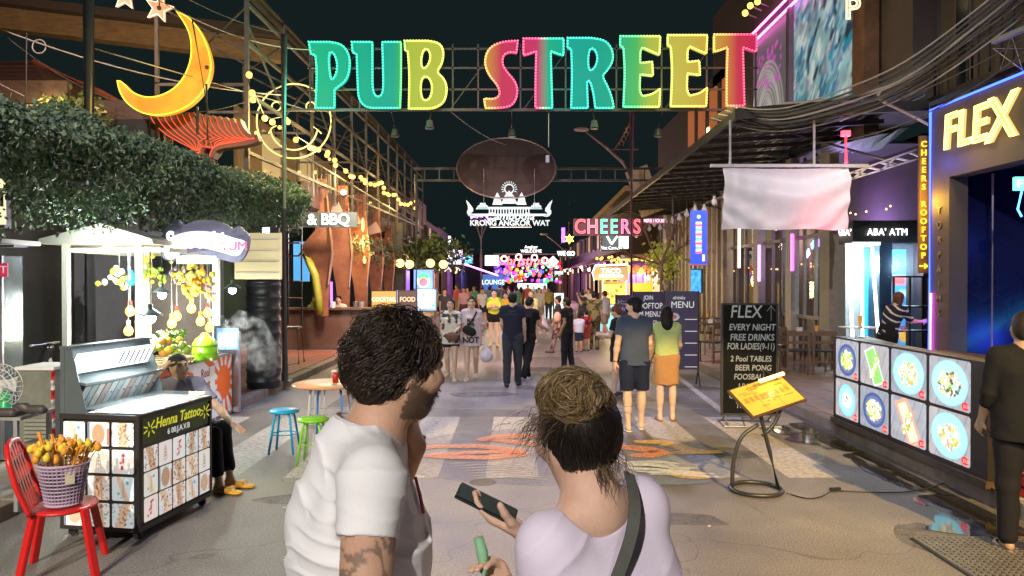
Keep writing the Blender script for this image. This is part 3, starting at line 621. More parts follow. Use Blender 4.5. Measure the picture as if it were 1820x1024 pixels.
# ---------------------------------------------------------------- far-left clutter: fan, metal table, shoes, air conditioner box
FN = thing('electric_fan', 'white caged electric fan with green stem on the metal table', 'fan', tuple(at(8, 742, 5.9))); c = at(-2, 687, 5.9); m = MB()
for k in range(26):
 t = 2*math.pi*k/26; m.tube([c+V(.03*math.cos(t), -.05, .03*math.sin(t)), c+V(.11*math.cos(t), -.065, .11*math.sin(t)), c+V(.175*math.cos(t), 0, .175*math.sin(t)), c+V(.11*math.cos(t), .06, .11*math.sin(t))], .0022, 4)
for r_ in (.03, .07, .11, .145, .177): m.tube([c+V(r_*math.cos(t), -.055-.01*(r_ < .12)+.05*(r_ > .16)+.02*(r_ > .14), r_*math.sin(t)) for t in [2*math.pi*k/28 for k in range(28)]], .0032, 4, closed=True)
m.build('cage', WHP, FN); MB().lathe([(.03, -.03), (.05, 0), (.04, .08), (.01, .1)], tuple(c+V(0, .02, 0)), 12, Matrix.Rotation(R(-90), 3, 'X')).build('motor', WHP, FN, True)
m = MB()
for k in range(3):
 a = k*2.09; m.quad(c+V(.02*math.cos(a), 0, .02*math.sin(a)), c+V(.15*math.cos(a-.3), -.02, .15*math.sin(a-.3)), c+V(.15*math.cos(a+.5), .02, .15*math.sin(a+.5)), c+V(.05*math.cos(a+.9), .01, .05*math.sin(a+.9)))
m.build('blade', mat('pale_blade', (.6, .62, .6), .4), FN)
GRN = mat('green_plastic', (.02, .50, .16), .35, bump=0); m = MB(); q = at(8, 742, 5.9); m.lathe([(.09, 0), (.09, .02), (.045, .05), (.04, .16), (.03, .2)], tuple(q), 14); m.build('stem', GRN, FN, True)
FT = thing('metal_table', 'worn grey metal table with angle legs at the far left', 'table', tuple(at(20, 838, 5.7)-V(0, 0, gz(838, 5.7)-.12)))
tz = gz(742, 5.7); m = MB().box((gx(5, 5.9), 5.9, tz-.012), (.55, .42, .024)); m.build('tabletop', GALV, FT)
for x, y in ((gx(62, 5.9)-.02, 5.7), (gx(62, 5.9)-.02, 6.1), (-4.35, 5.7), (-4.35, 6.1)): MB().box((x, y, (tz+.12)/2-.01), (.03, .03, tz-.14)).build('leg', GALV, FT)
SHOE = mat('worn_leather', (.07, .06, .055), .5, bump=.2)
for k, (dx, dy, lab) in enumerate(((-.04, -.08, 'dark worn shoe lying at the front edge of the metal table'), (.10, .06, 'dark worn shoe lying behind the other on the metal table'))):
 c = V(gx(22, 5.8)+dx, 5.8+dy, tz+.03); s = SDF(c-V(.17, .08, .04), c+V(.17, .08, .09), .009); s.cap(c+V(-.11, 0, 0), c+V(.09, .0, 0), .035, .04, k=.02); s.ell(c+V(-.07, 0, .035), (.05, .035, .035), k=.03); s.cut(c-V(0, 0, .025), (0, 0, -1)); s.ell(c+V(-.08, 0, .07), (.035, .022, .03), op='sub'); o = s.mesh('shoe', SHOE); tag(o, lab, 'shoe', 'shoes on the metal table')
AC = thing('vent_cabinet', 'grey-green louvred metal cabinet behind the metal table', 'cabinet', (gx(55, 7.0), 7.0, .12)); x0, x1, zt, zb = gx(32, 7), gx(92, 7), gz(658, 7), .14
MB().box(((x0+x1)/2, 7.2, (zt+zb)/2), (x1-x0, .4, zt-zb)).build('casing', mat('green_grey_metal', (.23, .24, .19), .6, .1, var=.4, scale=5, bump=.2), AC); MB().box(((x0+x1)/2, 7.2, zt+.015), (x1-x0+.05, .44, .03)).build('lid', WHP, AC)
for k in range(11): MB().box(((x0+x1)/2+.02, 6.985, zb+.06+k*.038), (x1-x0-.08, .012, .02), 0, Matrix.Rotation(R(25), 3, 'X')).build('louvre', mat('pale_louvre', (.40, .40, .34), .5), AC)
st_ = thing('striped_pole', 'red and white striped pole between the louvred cabinet and henna cart', 'pole', (gx(93, 6.8), 6.8, .0))
for k in range(12): MB().tube([(gx(93, 6.8), 6.8, .02+k*.088), (gx(93, 6.8), 6.8, .02+(k+1)*.088)], .018, 8).build('band', RED if k % 2 else WHP, st_)
wc = thing('wooden_crate', 'small pale wooden crate behind the red chair', 'crate', (gx(75, 6.4), 6.4, .0)); cx_ = gx(78, 6.4)
for k in range(3): MB().box((cx_, 6.25, .20+k*.12), (.32, .012, .09)).build('slat', WOOD, wc)
MB().box((cx_, 6.4, .50), (.34, .32, .015)).build('top', WOOD, wc)
for x in (-.15, .15): MB().box((cx_+x, 6.27, .25), (.03, .03, .49)).build('post', WOOD, wc)
# edge-of-frame sign box and small red sign
SG = thing('light_box_sign', 'cream backlit sign box at the left frame edge', 'sign', tuple(at(2, 340, 7))); MB().box(tuple(at(-20, 340, 7)), (.37, .1, .70)).build('casing', STL, SG); MB().box(tuple(at(-20, 350, 6.94)), (.33, .01, .52)).build('lit_face', em('cream_lit', (.9, .75, .45), .9), SG)
MB().box(tuple(at(4, 352, 6.93)), (.03, .006, .16)).build('glyph', BLK, SG)
AWN = thing('small_canopy', 'narrow white canopy edge above the far-left kiosk', 'canopy', tuple(at(10, 432, 7.2))); MB().box(tuple(at(-30, 431, 7.4)), (.78, .6, .045)).build('slab', WHP, AWN); MB().box(tuple(at(-30, 438, 7.2)), (.74, .2, .02)).build('fascia', STL, AWN)
KS = thing('glass_kiosk', 'narrow glass kiosk with a small red T sign at the frame edge', 'kiosk', (gx(3, 7.3), 7.3, .1)); MB().box((gx(-22, 7.3), 7.4, 1.15), (.36, .3, 2.0)).build('cabinet', mat('kiosk_dark', (.10, .12, .14), .2), KS); MB().box((gx(10, 7.3), 7.24, 1.15), (.025, .025, 2.0)).build('edge_trim', STL, KS)
MB().box(tuple(at(2, 480, 7.2)), (.13, .02, .13)).build('sign_plate', em('red_sign', (.45, .02, .06), .8), KS); text('lettering', 'T', .1, at(6, 480, 7.17), WT, KS, ext=.002)
# motorbike half seen behind the stall
MO = thing('motorbike', 'dark parked motorbike half hidden behind the stall posts', 'motorbike', (gx(60, 9.2), 9.2, .12)); c = V(gx(75, 9.2), 9.2, .12)
def wheel(c, nm='wheel'):
 m = MB(); m.tube([c+V(.29*math.cos(t), 0, .29*math.sin(t)) for t in [2*math.pi*k/22 for k in range(22)]], .045, 8, closed=True); o = m.build(nm, mat('tyre', (.02, .02, .02), .8), MO, True)
 m = MB(); m.tube([c+V(.23*math.cos(t), -.01, .23*math.sin(t)) for t in [2*math.pi*k/22 for k in range(22)]], .014, 6, closed=True)
 for k in range(10): m.tube([c, c+V(.23*math.cos(k*.628), 0, .23*math.sin(k*.628))], .006, 4)
 m.build('rim', GALV, o)
wheel(c+V(.2, 0, .33)); wheel(c+V(-1.0, 0, .33))
s = SDF(c+V(-1.3, -.25, .2), c+V(.4, .25, 1.2), .02); s.cap(c+V(-1.1, 0, .80), c+V(-.4, 0, .74), .12, .11); s.cap(c+V(-.4, 0, .72), c+V(-.05, 0, .62), .10, .08); s.cap(c+V(-.05, 0, .6), c+V(.08, 0, .95), .07, .06); s.cap(c+V(-.55, 0, .45), c+V(-.2, 0, .45), .14, .12); s.ell(c+V(.2, 0, .66), (.16, .07, .06), k=.04); s.mesh('bodywork', mat('bike_black', (.02, .022, .028), .2, spec=.8), MO)
m = MB().tube([c+V(.2, 0, .33), c+V(.05, 0, .98)], .025); m.tube([c+V(.03, -.28, 1.0), c+V(.05, 0, 1.0), c+V(.03, .28, 1.0)], .016); m.build('handlebar', GALV, MO); MB().box(tuple(c+V(-.8, 0, .93)), (.55, .22, .06)).build('saddle', BLK, MO)
# ================================================================ FRUIT STALL (kerb side, 8.3-10.6 m away)
FS = thing('fruit_stall', 'fruit shake stall with white posts, gabled roof and orange sunburst counter', 'stall', (-4.2, 9.4, .0))
CRM = mat('cream_paint', (.72, .68, .55), .5, var=.12); ROOF = mat('fabric_roof', (.74, .68, .58), .8, var=.15, bump=.1)
# counter on the plane x=-4
CB = MB().box((-4.35, 9.45, .44), (.66, 2.3, .86)).build('counter', CRM, FS); bevel(CB, .01)
MB().box((-4.33, 9.45, .885), (.74, 2.36, .03)).build('countertop', mat('grey_top', (.25, .24, .23), .4), FS)
p = Paint(2.25/.80, 70, (.80, .79, .75)); cx_, cy_ = 2.45, .55
th = np.arctan2(p.v-cy_, (p.u-cx_)); rr = np.hypot(p.u-cx_, p.v-cy_); ray = (np.sin(th*13) > 0); 
p.c[ray] = (.82, .12, .02); p.disc(cx_, cy_, .30, (.85, .14, .02)); p.rect(1.65, .62, .42, .26, (.82, .80, .74)); p.rect(.35, .7, .18, .22, (.05, .04, .16)); p.rect(.35, .7, .15, .18, (.75, .70, .68)); p.rect(.35, .70, .10, .16, (.05, .04, .16)); p.disc(.35, .7, .05, (.8, .5, .05))
p.disc(2.05, .15, .32, (.80, .80, .82), .3); 
for k in range(5): p.disc(1.95+.09*k, .2+.05*(k % 2), .045, (.10, .12, .45))
p.rect(.15, .1, .08, .12, (.7, .1, .05))
p.mesh('sunburst_print', (-4.012, 8.32, .06), (0, 1, 0), (0, 0, 1), .80, vmat('stall_print', .10, .35), FS)
text('lettering', 'Real\nFruit', .16, (-4.008, 9.66, .62), em('red_ink', (.6, .04, .02), .1), FS, (0, 1, 0), (0, 0, 1), .001)
EP = MB().box((-3.98, 10.66, .60), (.10, .10, 1.15)).build('end_panel', mat('mauve_panel', (.42, .36, .40), .6), FS)
for i, (px, y, top) in enumerate(((118, 9.0, 2.42), (248, 9.0, 2.42), (262, 9.9, 2.3), (385, 10.4, 2.3))):
 x = gx(px, y); MB().box((x, y, top/2), (.07, .07, top)).build('post', CRM, FS); 
 MB().box((x+(.037 if i < 2 else -.037), y-.03, 1.5), (.008, .02, 1.5)).build('light_strip', em('strip_white', (.95, .97, 1), 3.0), FS)
xa, xb = gx(85, 9.0), gx(287, 9.0); xm = gx(195, 9.0); ze = gz(435, 9.0); zt = gz(402, 9.0)
MB().prism([(xa, ze), (xb, ze), (xb-.02, ze+.06), (xm, zt+.02), (xa+.02, ze+.06)], (0, 10.3, 0), (1, 0, 0), (0, 0, 1), 1.5).build('roof', ROOF, FS)
m = MB()
for y in (9.0, 10.4): m.box(((gx(118, 9)+gx(385, 10.4))/2, y, 2.28), (gx(385, 10.4)-gx(118, 9), .05, .05))
for x in (gx(118, 9), gx(248, 9), gx(385, 10.4)): m.box((x, 9.7, 2.28), (.05, 1.4, .05))
m.build('roof_rail', CRM, FS)
MB().box((gx(315, 10.5), 10.52, 1.45), (1.0, .04, 1.1)).build('back_panel', mat('stall_back', (.16, .13, .12), .7), FS)
MB().box((gx(190, 9.4), 9.35, gz(660, 9.2)), (.5, .3, .3)).build('side_shelf', mat('yellow_box', (.65, .55, .20), .6), FS)
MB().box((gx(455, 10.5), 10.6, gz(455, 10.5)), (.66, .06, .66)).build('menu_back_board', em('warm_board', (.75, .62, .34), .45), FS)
m = MB()
for k in range(4): m.box((gx(455, 10.5), 10.55, gz(425+20*k, 10.5)), (.6, .02, .012))
m.build('board_bar', STL, FS)
# cloud-shaped lit sign on top
CS = thing('cloud_sign', 'purple cloud-shaped sign with white glowing lettering on the fruit stall', 'sign', tuple(at(365, 470, 9.4)))
def pl(pts, Y): return [(gx(x, Y), gz(y, Y)) for x, y in pts]
cl = chaikin([(287, 462), (283, 430), (292, 408), (305, 392), (318, 388), (324, 402), (345, 392), (372, 390), (398, 396), (414, 408), (424, 400), (434, 410), (444, 420), (442, 440), (432, 462), (418, 468), (395, 462), (360, 450), (330, 448), (310, 466)], 2)
MB().prism(pl(cl, 9.4), (0, 9.46, 0), (1, 0, 0), (0, 0, 1), .05).build('backboard', mat('slate_purple', (.20, .20, .30), .4), CS)
cl2 = chaikin([(296, 462), (292, 440), (300, 425), (322, 415), (352, 410), (390, 414), (420, 424), (438, 428), (436, 440), (424, 458), (400, 450), (360, 440), (330, 440), (312, 462)], 2)
MB().prism(pl(cl2, 9.4), (0, 9.395, 0), (1, 0, 0), (0, 0, 1), .03).build('lit_face', em('violet_white', (.80, .78, 1), .95, True), CS)
text('lettering', 'Smoothie', .30, at(352, 428, 9.33)+V(0, 0, 0), em('pure_white', (1, 1, 1), 1.6), CS, ext=.01, shear=.15, sx=.72, offset=.006)
text('lettering', 'YUM', .16, at(416, 438, 9.33), em('pink_ink', (.85, .15, .30), .9), CS, ext=.01)
MB().box(tuple(at(350, 462, 9.42)), (.50, .04, .10)).build('sub_panel', em('cyan_white', (.7, .95, .95), 1.3), CS); 
# pendant lamps: cold bulbs under enamel shades
COLD = em('cold_bulb', (.88, 1, .97), 14); WARM = em('warm_bulb', (1, .60, .14), 1.9)
SHD = mat('teal_enamel', (.06, .09, .09), .4)
def pendant(px, py, Y, r, label, shade=True, e=48, top=2.3):
 c = at(px, py, Y); t = thing('pendant_lamp', label, 'lamp', tuple(c), 0, 'cold pendant lamps of the fruit stall'); MB().sph(c, r, 12, 8).build('bulb', COLD, t, True)
 MB().tube([c+V(0, 0, r), V(c.x, c.y, top)], .006, 5).build('cord', BLK, t)
 if shade: MB().lathe([(r*2.3, r*.55), (r*2.2, r*.75), (r*.9, r*1.6), (r*.45, r*1.9), (r*.45, r*2.8)], tuple(c), 18, caps=False).build('shade', SHD, t, True)
 lamp('POINT', tuple(c-V(0, .0, r+.04)), (.86, 1, .96), e, size=r)
pendant(192, 441, 8.62, .055, 'bare cold bulb right under the gabled roof of the stall', False, 44)
pendant(288, 524, 9.0, .05, 'enamel shaded lamp hanging under the cloud sign', True, 44)
pendant(267, 566, 8.6, .06, 'large round white lamp hanging lowest above the henna cart', True, 46, 2.25)
pendant(413, 516, 10.0, .05, 'enamel shaded lamp hanging in front of the black water tank', True, 34)
BS = [(231, 553, 9.1, 'red'), (228, 588, 9.0, 'bare'), (305, 575, 9.4, 'yellow'), (314, 562, 9.5, 'red'), (340, 548, 9.6, 'yellow'), (356, 571, 9.7, 'orange'), (369, 556, 9.8, 'red'), (372, 582, 9.9, 'bare')]
LBL = ['small warm bulb with red cap nearest the middle stall post', 'warm bulb hanging lowest beside the middle stall post', 'warm bulb with yellow cap hanging left in the bulb cluster', 'warm bulb with red cap just behind the yellow-capped one', 'highest warm bulb with yellow cap in the bulb cluster', 'low warm bulb with orange cap in the bulb cluster', 'warm bulb with red cap nearest the right stall post', 'warm bulb lowest beside the green drink dispenser']
CAPC = {'red': mat('cap_red', (.6, .03, .02), .4), 'yellow': mat('cap_yellow', (.75, .5, .05), .4), 'orange': mat('cap_orange', (.8, .25, .02), .4), 'bare': mat('cap_grey', (.5, .5, .5), .4)}
for (px, py, Y, cc), lb in zip(BS, LBL):
 c = at(px, py, Y); t = thing('hanging_bulb', lb, 'lamp', tuple(c), 0, 'warm bulb drink bottles hanging in the stall'); MB().lathe([(.008, -.065), (.04, -.05), (.056, -.01), (.05, .025), (.025, .06), (.022, .07)], tuple(c), 14).build('bulb', WARM, t, True)
 MB().lathe([(.025, .07), (.026, .12), (.012, .13)], tuple(c), 10).build('cap', CAPC[cc], t); MB().tube([c+V(0, 0, .13), V(c.x, c.y, 2.26)], .005, 4).build('cord', WHP, t)
lamp('POINT', tuple(at(345, 575, 9.2)), (1, .62, .20), 22, size=.12); lamp('POINT', tuple(at(229, 575, 8.85)), (1, .62, .20), 8, size=.06)
# hanging fruit nets and snack bags
def bunch(name, label, cat, c, n, r, sp, mts, sq=(1, .6, 1)):
 t = thing(name, label, cat, tuple(c)); MB().tube([c, V(c.x, c.y, 2.27)], .004, 4).build('string', WHP, t)
 for j, mt_ in enumerate(mts):
  m = MB()
  for k in range(n//len(mts)):
   q = c+V(random.gauss(0, sp*sq[0]), random.gauss(0, sp*sq[1]), random.gauss(0, sp*sq[2])-.05); m.sph(q, (r*random.uniform(.8, 1.2), r, r*random.uniform(.8, 1.3)), 8, 6)
  o = m.build('fruit_cluster', mt_, t, True, kind='stuff')
ORG = mat('orange_skin', (.80, .38, .03), .4, bump=.15); YLW = mat('yellow_skin', (.80, .62, .06), .4, bump=.1); MAU = mat('mauve_shell', (.25, .17, .22), .5); LGR = mat('green_skin', (.30, .50, .07), .35, bump=.1)
bunch('orange_garland', 'big cluster of orange fruit hanging under the cloud sign', 'fruit', at(350, 492, 9.5), 60, .032, .10, [ORG, YLW])
bunch('shell_garland', 'cluster of mauve shells hanging left of the orange fruit', 'garland', at(318, 480, 9.5), 26, .03, .07, [MAU, YLW])
bunch('shell_garland', 'cluster of grey shells hanging right of the orange fruit', 'garland', at(368, 505, 9.6), 30, .026, .07, [MAU, YLW])
bunch('fruit_net', 'pale net of yellow fruit hanging at the stall left post', 'fruit', at(212, 485, 9.1), 24, .035, .07, [mat('pale_net', (.72, .68, .55), .6), YLW])
bunch('fruit_net', 'bunch of green-yellow mangoes hanging behind the lit lamp', 'fruit', at(270, 480, 9.8), 22, .04, .09, [YLW, LGR])
o = SDF(at(233, 492, 9.05)-V(.1, .1, .12), at(233, 492, 9.05)+V(.1, .1, .12), .01).cap(at(233, 484, 9.05), at(234, 500, 9.05), .03, .055).mesh('blue_bag', mat('blue_bag', (.02, .35, .75), .3)); tag(o, 'blue plastic bag hanging beside the pale fruit net', 'bag')
# fruit basket and fruit on the counter
ctz = .90
def fb(px, Y): return gx(px, Y)
BKT = thing('fruit_basket', 'low woven basket heaped with fruit on the stall counter', 'basket', (gx(297, 8.7), 8.7, ctz)); m = MB(); bxw = V(gx(295, 8.7), 8.7, ctz)
for k in range(5): m.tube([bxw+V((.24+.02*k)*math.cos(t), (.15+.015*k)*math.sin(t), .01+k*.022) for t in [2*math.pi*j/26 for j in range(26)]], .008, 5, closed=True)
for j in range(26): t = 2*math.pi*j/26; m.tube([bxw+V(.24*math.cos(t), .15*math.sin(t), 0), bxw+V(.33*math.cos(t), .21*math.sin(t), .11)], .006, 4)
m.build('weave', mat('wicker', (.45, .34, .16), .6), BKT); MB().lathe([(.01, .0), (.2, .0), (.2, .02), (.01, .02)], tuple(bxw), 16).build('basket_floor', mat('wicker', (.45, .34, .16), .6), BKT)
def fruit(px, py, Y, r, mt_, label, kind='fruit', sp=False, sq=(1, 1, 1)):
 c = at(px, py, Y); t = thing(kind, label, 'fruit', tuple(c)); 
 if sp:
  s = SDF(c-V(r*1.4, r*1.4, r*1.6), c+V(r*1.4, r*1.4, r*1.6), r/14); s.ell(c, (r*.92*sq[0], r*.92, r*1.1*sq[2])); s.warp(lambda X, Y_, Z: -.010*np.abs(np.sin(X*80)*np.sin(Y_*80)*np.sin(Z*80+1))**.5); s.mesh('rind', mt_, t)
 else: MB().sph(c, (r*sq[0], r*sq[1], r*sq[2]), 14, 10).build('skin', mt_, t, True)
 MB().tube([c+V(0, 0, r*sq[2]*.9), c+V(.01, 0, r*sq[2]+.02)], .004, 5).build('stalk', DWOOD, t)
DUR = mat('durian_rind', (.38, .42, .12), .6); MNG = mat('mango_skin', (.80, .40, .08), .35)
fruit(266, 612, 8.7, .10, DUR, 'spiky green durian at the left end of the fruit basket', 'durian', True)
fruit(258, 633, 8.55, .06, mat('pale_pink_skin', (.75, .55, .42), .4), 'pale pink round fruit in front of the durian', 'guava')
for i, (px, py, r, mt_, lb) in enumerate([(288, 606, .045, MNG, 'small orange fruit next to the durian'), (291, 627, .058, MNG, 'large orange mango low in front of the basket'), (300, 605, .042, ORG, 'orange fruit high in the middle of the basket'), (284, 618, .042, LGR, 'green fruit tucked between durian and mangoes'), (307, 618, .045, LGR, 'green apple in the middle of the basket'),
      (314, 628, .052, LGR, 'green mango low at the basket front right'), (324, 613, .045, LGR, 'green apple on the right of the heap'), (332, 622, .055, LGR, 'large green apple at the right end of the basket'), (318, 604, .04, YLW, 'yellow fruit at the top right of the heap'), (300, 622, .05, YLW, 'yellow fruit behind the large mango')]):
 fruit(px, py, 8.62+.03*(i % 3), r, mt_, lb, 'apple' if 'apple' in lb else 'mango' if 'mango' in lb else 'fruit')
v, f, c = leaves(160, lambda n: np.array(at(308, 598, 8.75))+rng.normal(size=(n, 3))*np.array([.06, .04, .025]), .06, (.10, .25, .03), (.25, .42, .08), -.6); o = leafmesh('pineapple_crown', v, f, c, None, None); tag(o, 'spray of green leaves on top of the fruit heap', 'leaves')
DS = thing('drink_dispenser', 'bright green round drink dispenser with lid on the counter', 'dispenser', (gx(364, 9.3), 9.3, ctz)); c = V(gx(364, 9.3), 9.3, ctz); LG = mat('lime_plastic', (.28, .72, .02), .25, bump=0, spec=.7)
MB().lathe([(.10, 0), (.145, .01), (.155, .05), (.150, .10), (.158, .11), (.150, .12), (.155, .17), (.14, .19)], tuple(c), 28).build('tank', LG, DS, True); MB().lathe([(.155, .19), (.15, .21), (.11, .28), (.06, .31), (.05, .33), (.03, .35)], tuple(c), 28).build('lid', mat('lime_lid', (.45, .80, .04), .3, bump=0), DS, True)
MB().tube([c+V(.10, -.10, .04), c+V(.14, -.14, .04), c+V(.14, -.14, .01)], .012, 6).build('tap', WHP, DS)
PC = thing('photo_stand', 'small framed blue photo board standing at the counter end', 'sign', tuple(at(400, 625, 10.2))); p = Paint(1.0, 30, (.10, .22, .55)); 
for k in range(5): p.disc(.15+.17*k, .45, .07, (.55, .62, .85), .33)
p.noise(8, .4); p.mesh('picture', at(385, 622, 10.2), (1, 0, 0), (0, 0, 1), .30, vmat('backlit_print', .42, .35), PC); MB().box(tuple(at(401, 601, 10.23)), (.33, .02, .34)).build('frame', BLK, PC)
# cups by the dispenser / tank / steam
WTK = thing('water_tank', 'tall black ribbed plastic water tank at the end of the stall', 'tank', (gx(468, 12.4), 12.4, .12)); prof = [(.02, 0), (.26, 0), (.27, .02)]
for k in range(9): z = .08+k*.2; prof += [(.27, z), (.283, z+.015), (.283, z+.05), (.27, z+.065), (.268, z+.13)]
prof += [(.27, 1.8), (.24, 1.86), (.1, 1.89), (.02, 1.89)]
MB().lathe(prof, (gx(468, 12.4), 12.4, .12), 36).build('shell', mat('tank_black', (.03, .032, .036), .38, spec=.6, var=.4, scale=4), WTK, True); MB().lathe([(.02, 0), (.1, 0), (.1, .04), (.02, .05)], (gx(468, 12.4), 12.4, 2.0), 18).build('lid', BLK, WTK, True)
LP = thing('lit_column', 'tall backlit white and grey column behind the water tank', 'sign', (gx(478, 13.6), 13.6, .12)); z0, z1 = .2, gz(405, 13.6)
for k, (a, b, mt_) in enumerate(((468, 474, em('cold_edge', (.75, .9, 1), 1.6)), (474, 481, em('cold_white', (1, 1, 1), 2.2)), (481, 497, mat('dark_grey_cladding', (.10, .10, .12), .4)))): MB().box((gx((a+b)/2, 13.6), 13.6, (z0+z1)/2), ((b-a)/F*13.6-.004, .1, z1-z0)).build('panel', mt_, LP)
# steam drifting from the stall
me = MB().box(tuple(at(432, 600, 10.3)), (.95, .5, .95)).build('steam', None) if False else None
sm = bpy.data.materials.new('steam_volume'); sm.use_nodes = True; t_ = sm.node_tree; t_.nodes.clear(); o_ = t_.nodes.new('ShaderNodeOutputMaterial'); pv = t_.nodes.new('ShaderNodeVolumePrincipled'); tc = t_.nodes.new('ShaderNodeTexCoord'); nz = t_.nodes.new('ShaderNodeTexNoise'); nz.inputs['Scale'].default_value = 5.5; nz.inputs['Detail'].default_value = 6; nz.inputs['Distortion'].default_value = 1.2
mr = t_.nodes.new('ShaderNodeMapRange'); mr.inputs[1].default_value = .48; mr.inputs[2].default_value = .80; mr.inputs[3].default_value = 0; mr.inputs[4].default_value = 2.4
t_.links.new(tc.outputs['Object'], nz.inputs['Vector']); t_.links.new(nz.outputs[0], mr.inputs[0]); t_.links.new(mr.outputs[0], pv.inputs['Density']); t_.links.new(pv.outputs[0], o_.inputs['Volume']); pv.inputs['Color'].default_value = (.95, .97, 1, 1)
m = MB(); m.tube([at(392, 575, 10.25), at(412, 580, 10.25), at(438, 598, 10.2), at(470, 640, 10.2), at(485, 668, 10.2)], [.12, .26, .32, .26, .06], 16); o = m.build('steam', sm, None, True); struct(o, 'stuff', 'white steam drifting over the stall end towards the water tank')
# ---------------------------------------------------------------- folding table, stools
TB = thing('round_table', 'round orange table with white and blue tube legs by the kerb', 'table', tuple(G(585, 800))); c = G(585, 800); tz = .73
p_ = MB().lathe([(.005, 0), (.40, 0), (.415, .012), (.40, .024), (.005, .024)], (c.x, c.y, tz), 40); p_.build('tabletop', mat('orange_top', (.72, .34, .17), .3, var=.25, scale=3, spec=.6), TB, True)
def ulegs(par, c, z, r, mts, spl=.1, th=.013, nm='leg'):
 for k in range(4):
  a = math.pi/4+k*math.pi/2; d = V(math.cos(a), math.sin(a), 0); MB().tube([V(c.x, c.y, z)+d*.05, V(c.x, c.y, z-.005)+d*(r-.03), V(c.x, c.y, z-.05)+d*r, V(c.x, c.y, .01)+d*(r+spl)], th, 8).build(nm, mts[k % len(mts)], par, True)
WTU = mat('white_tube', (.70, .72, .74), .35, bump=0); BTU = mat('blue_tube', (.08, .30, .80), .3, bump=0); CYN = mat('cyan_plastic', (.01, .40, .72), .3, bump=0); LIM = mat('lime_chair', (.25, .72, .02), .3, bump=0)
ulegs(TB, c, tz, .24, [WTU, BTU], .05)
for k in range(3): MB().tube([V(c.x-.1+.05*k, c.y-.2, tz), V(c.x-.13+.05*k, c.y-.24, .02)], .011, 6).build('brace', WTU, TB)
CUP = thing('paper_cup', 'red paper cup with white lid on the orange table', 'cup', (gx(594, c.y), c.y+.05, tz+.024)); MB().lathe([(.03, 0), (.042, .12)], (gx(594, c.y), c.y+.05, tz+.024), 16).build('cup_body', mat('cup_red', (.5, .03, .02), .4), CUP, True); MB().lathe([(.045, .12), (.045, .135), (.02, .14), (.001, .14)], (gx(594, c.y), c.y+.05, tz+.024), 16).build('lid', WHP, CUP)
def stool(px, py, label, mt_):
 c = G(px, py); t = thing('stool', label, 'stool', tuple(c), 0, 'plastic topped stools by the orange table'); MB().lathe([(.005, 0), (.15, 0), (.165, .015), (.15, .035), (.06, .042), (.005, .042)], (c.x, c.y, .45), 24).build('seat', mt_, t, True); ulegs(t, c, .45, .12, [mt_], .07)
 m = MB(); m.tube([(c.x+.13*math.cos(a), c.y+.13*math.sin(a), .22) for a in [2*math.pi*k/20 for k in range(20)]], .007, 6, closed=True); m.build('ring_brace', mt_, t)
stool(505, 806, 'cyan round stool left of the orange table', CYN); stool(556, 826, 'lime green round stool half hidden by the man in white', LIM); stool(655, 790, 'blue round stool on the far side of the orange table', BTU)
# ================================================================ RIGHT SIDE
FR = mat('sign_frame_black', (.02, .02, .022), .45, var=.2, bump=.08)
MP = thing('food_menu_panel', 'long black backlit panel of eight dish pictures on the right kerb', 'menu panel', (4.05, 7.75, .13))
MB().box((4.13, 7.75, .70), (.20, 3.0, 1.02)).build('casing', FR, MP); MB().box((4.13, 7.75, .175), (.26, 3.05, .06)).build('base_rail', mat('rusty_rail', (.12, .09, .07), .6, .3, var=.5), MP)
MB().box((4.15, 7.75, .08), (.22, 3.2, .16)).build('plinth', mat('stained_concrete', (.22, .18, .14), .75, var=.55, scale=4, bump=.4), MP)
def dish(i, asp):
 r_ = random.Random(i+3); p = Paint(asp, 66, [(.26, .27, .30), (.30, .29, .30), (.22, .24, .28)][i % 3])
 for k in range(7): p.line(-.1+k*.22*asp, -.1, .3+k*.22*asp, 1.1, .006, (.13, .13, .15))
 p.noise(7, .25, i); x, y = asp*.5, .48; BL, BD = (.30, .68, .78), (.20, .52, .66)
 def bits(cols, n, sx, sy, r0=.03, rot=0):
  for _ in range(n):
   a, q = r_.uniform(0, 6.28), r_.random()**.6; p.disc(x+sx*q*math.cos(a)+rot*q*math.sin(a), y+sy*q*math.sin(a), r0*r_.uniform(.5, 1.4), r_.choice(cols), r0*r_.uniform(.3, 1), r_.uniform(0, 3))
 G1, W1, Y1, O1, D1 = (.20, .45, .06), (.80, .76, .66), (.82, .70, .18), (.78, .34, .08), (.07, .07, .08)
 if i in (2, 3, 7): p.disc(x, y+.02, .44, BD, .46); p.disc(x, y+.02, .42, BL, .44); p.disc(x+.01, y, .27, (.36, .72, .82), .28); bits([G1, W1, W1, D1 if i == 3 else O1, Y1, (.45, .30, .18)], 110, .26, .26, .042)
 elif i in (0, 5): p.disc(x, y, .40, (.05, .08, .20), .42); p.disc(x, y, .33, (.10, .14, .30), .34); bits([W1, Y1, G1, W1, O1 if i else G1, (.8, .5, .45) if i else Y1], 100, .25, .24, .05)
 elif i == 1: p.rect(x, y, .19, .46, (.55, .66, .66), .42); p.rect(x, y, .155, .42, (.22, .46, .12), .42); bits([G1, (.28, .55, .10), W1, (.75, .62, .45)], 60, .10, .3, .04, .12)
 elif i == 6: p.rect(x, y, .19, .50, (.75, .28, .18), .45); p.rect(x, y, .13, .43, (.72, .55, .40), .45); bits([(.75, .22, .08), O1, G1, W1], 60, .10, .30, .04, .13)
 else: p.disc(x, y, .37, BD, .42); p.disc(x, y, .30, BL, .34); p.disc(x, y, .2, W1, .2); bits([W1, W1, (.6, .6, .55), D1], 18, .12, .14, .035)
 p.disc(asp-.12, .11, .085, (.75, .03, .04)); return p
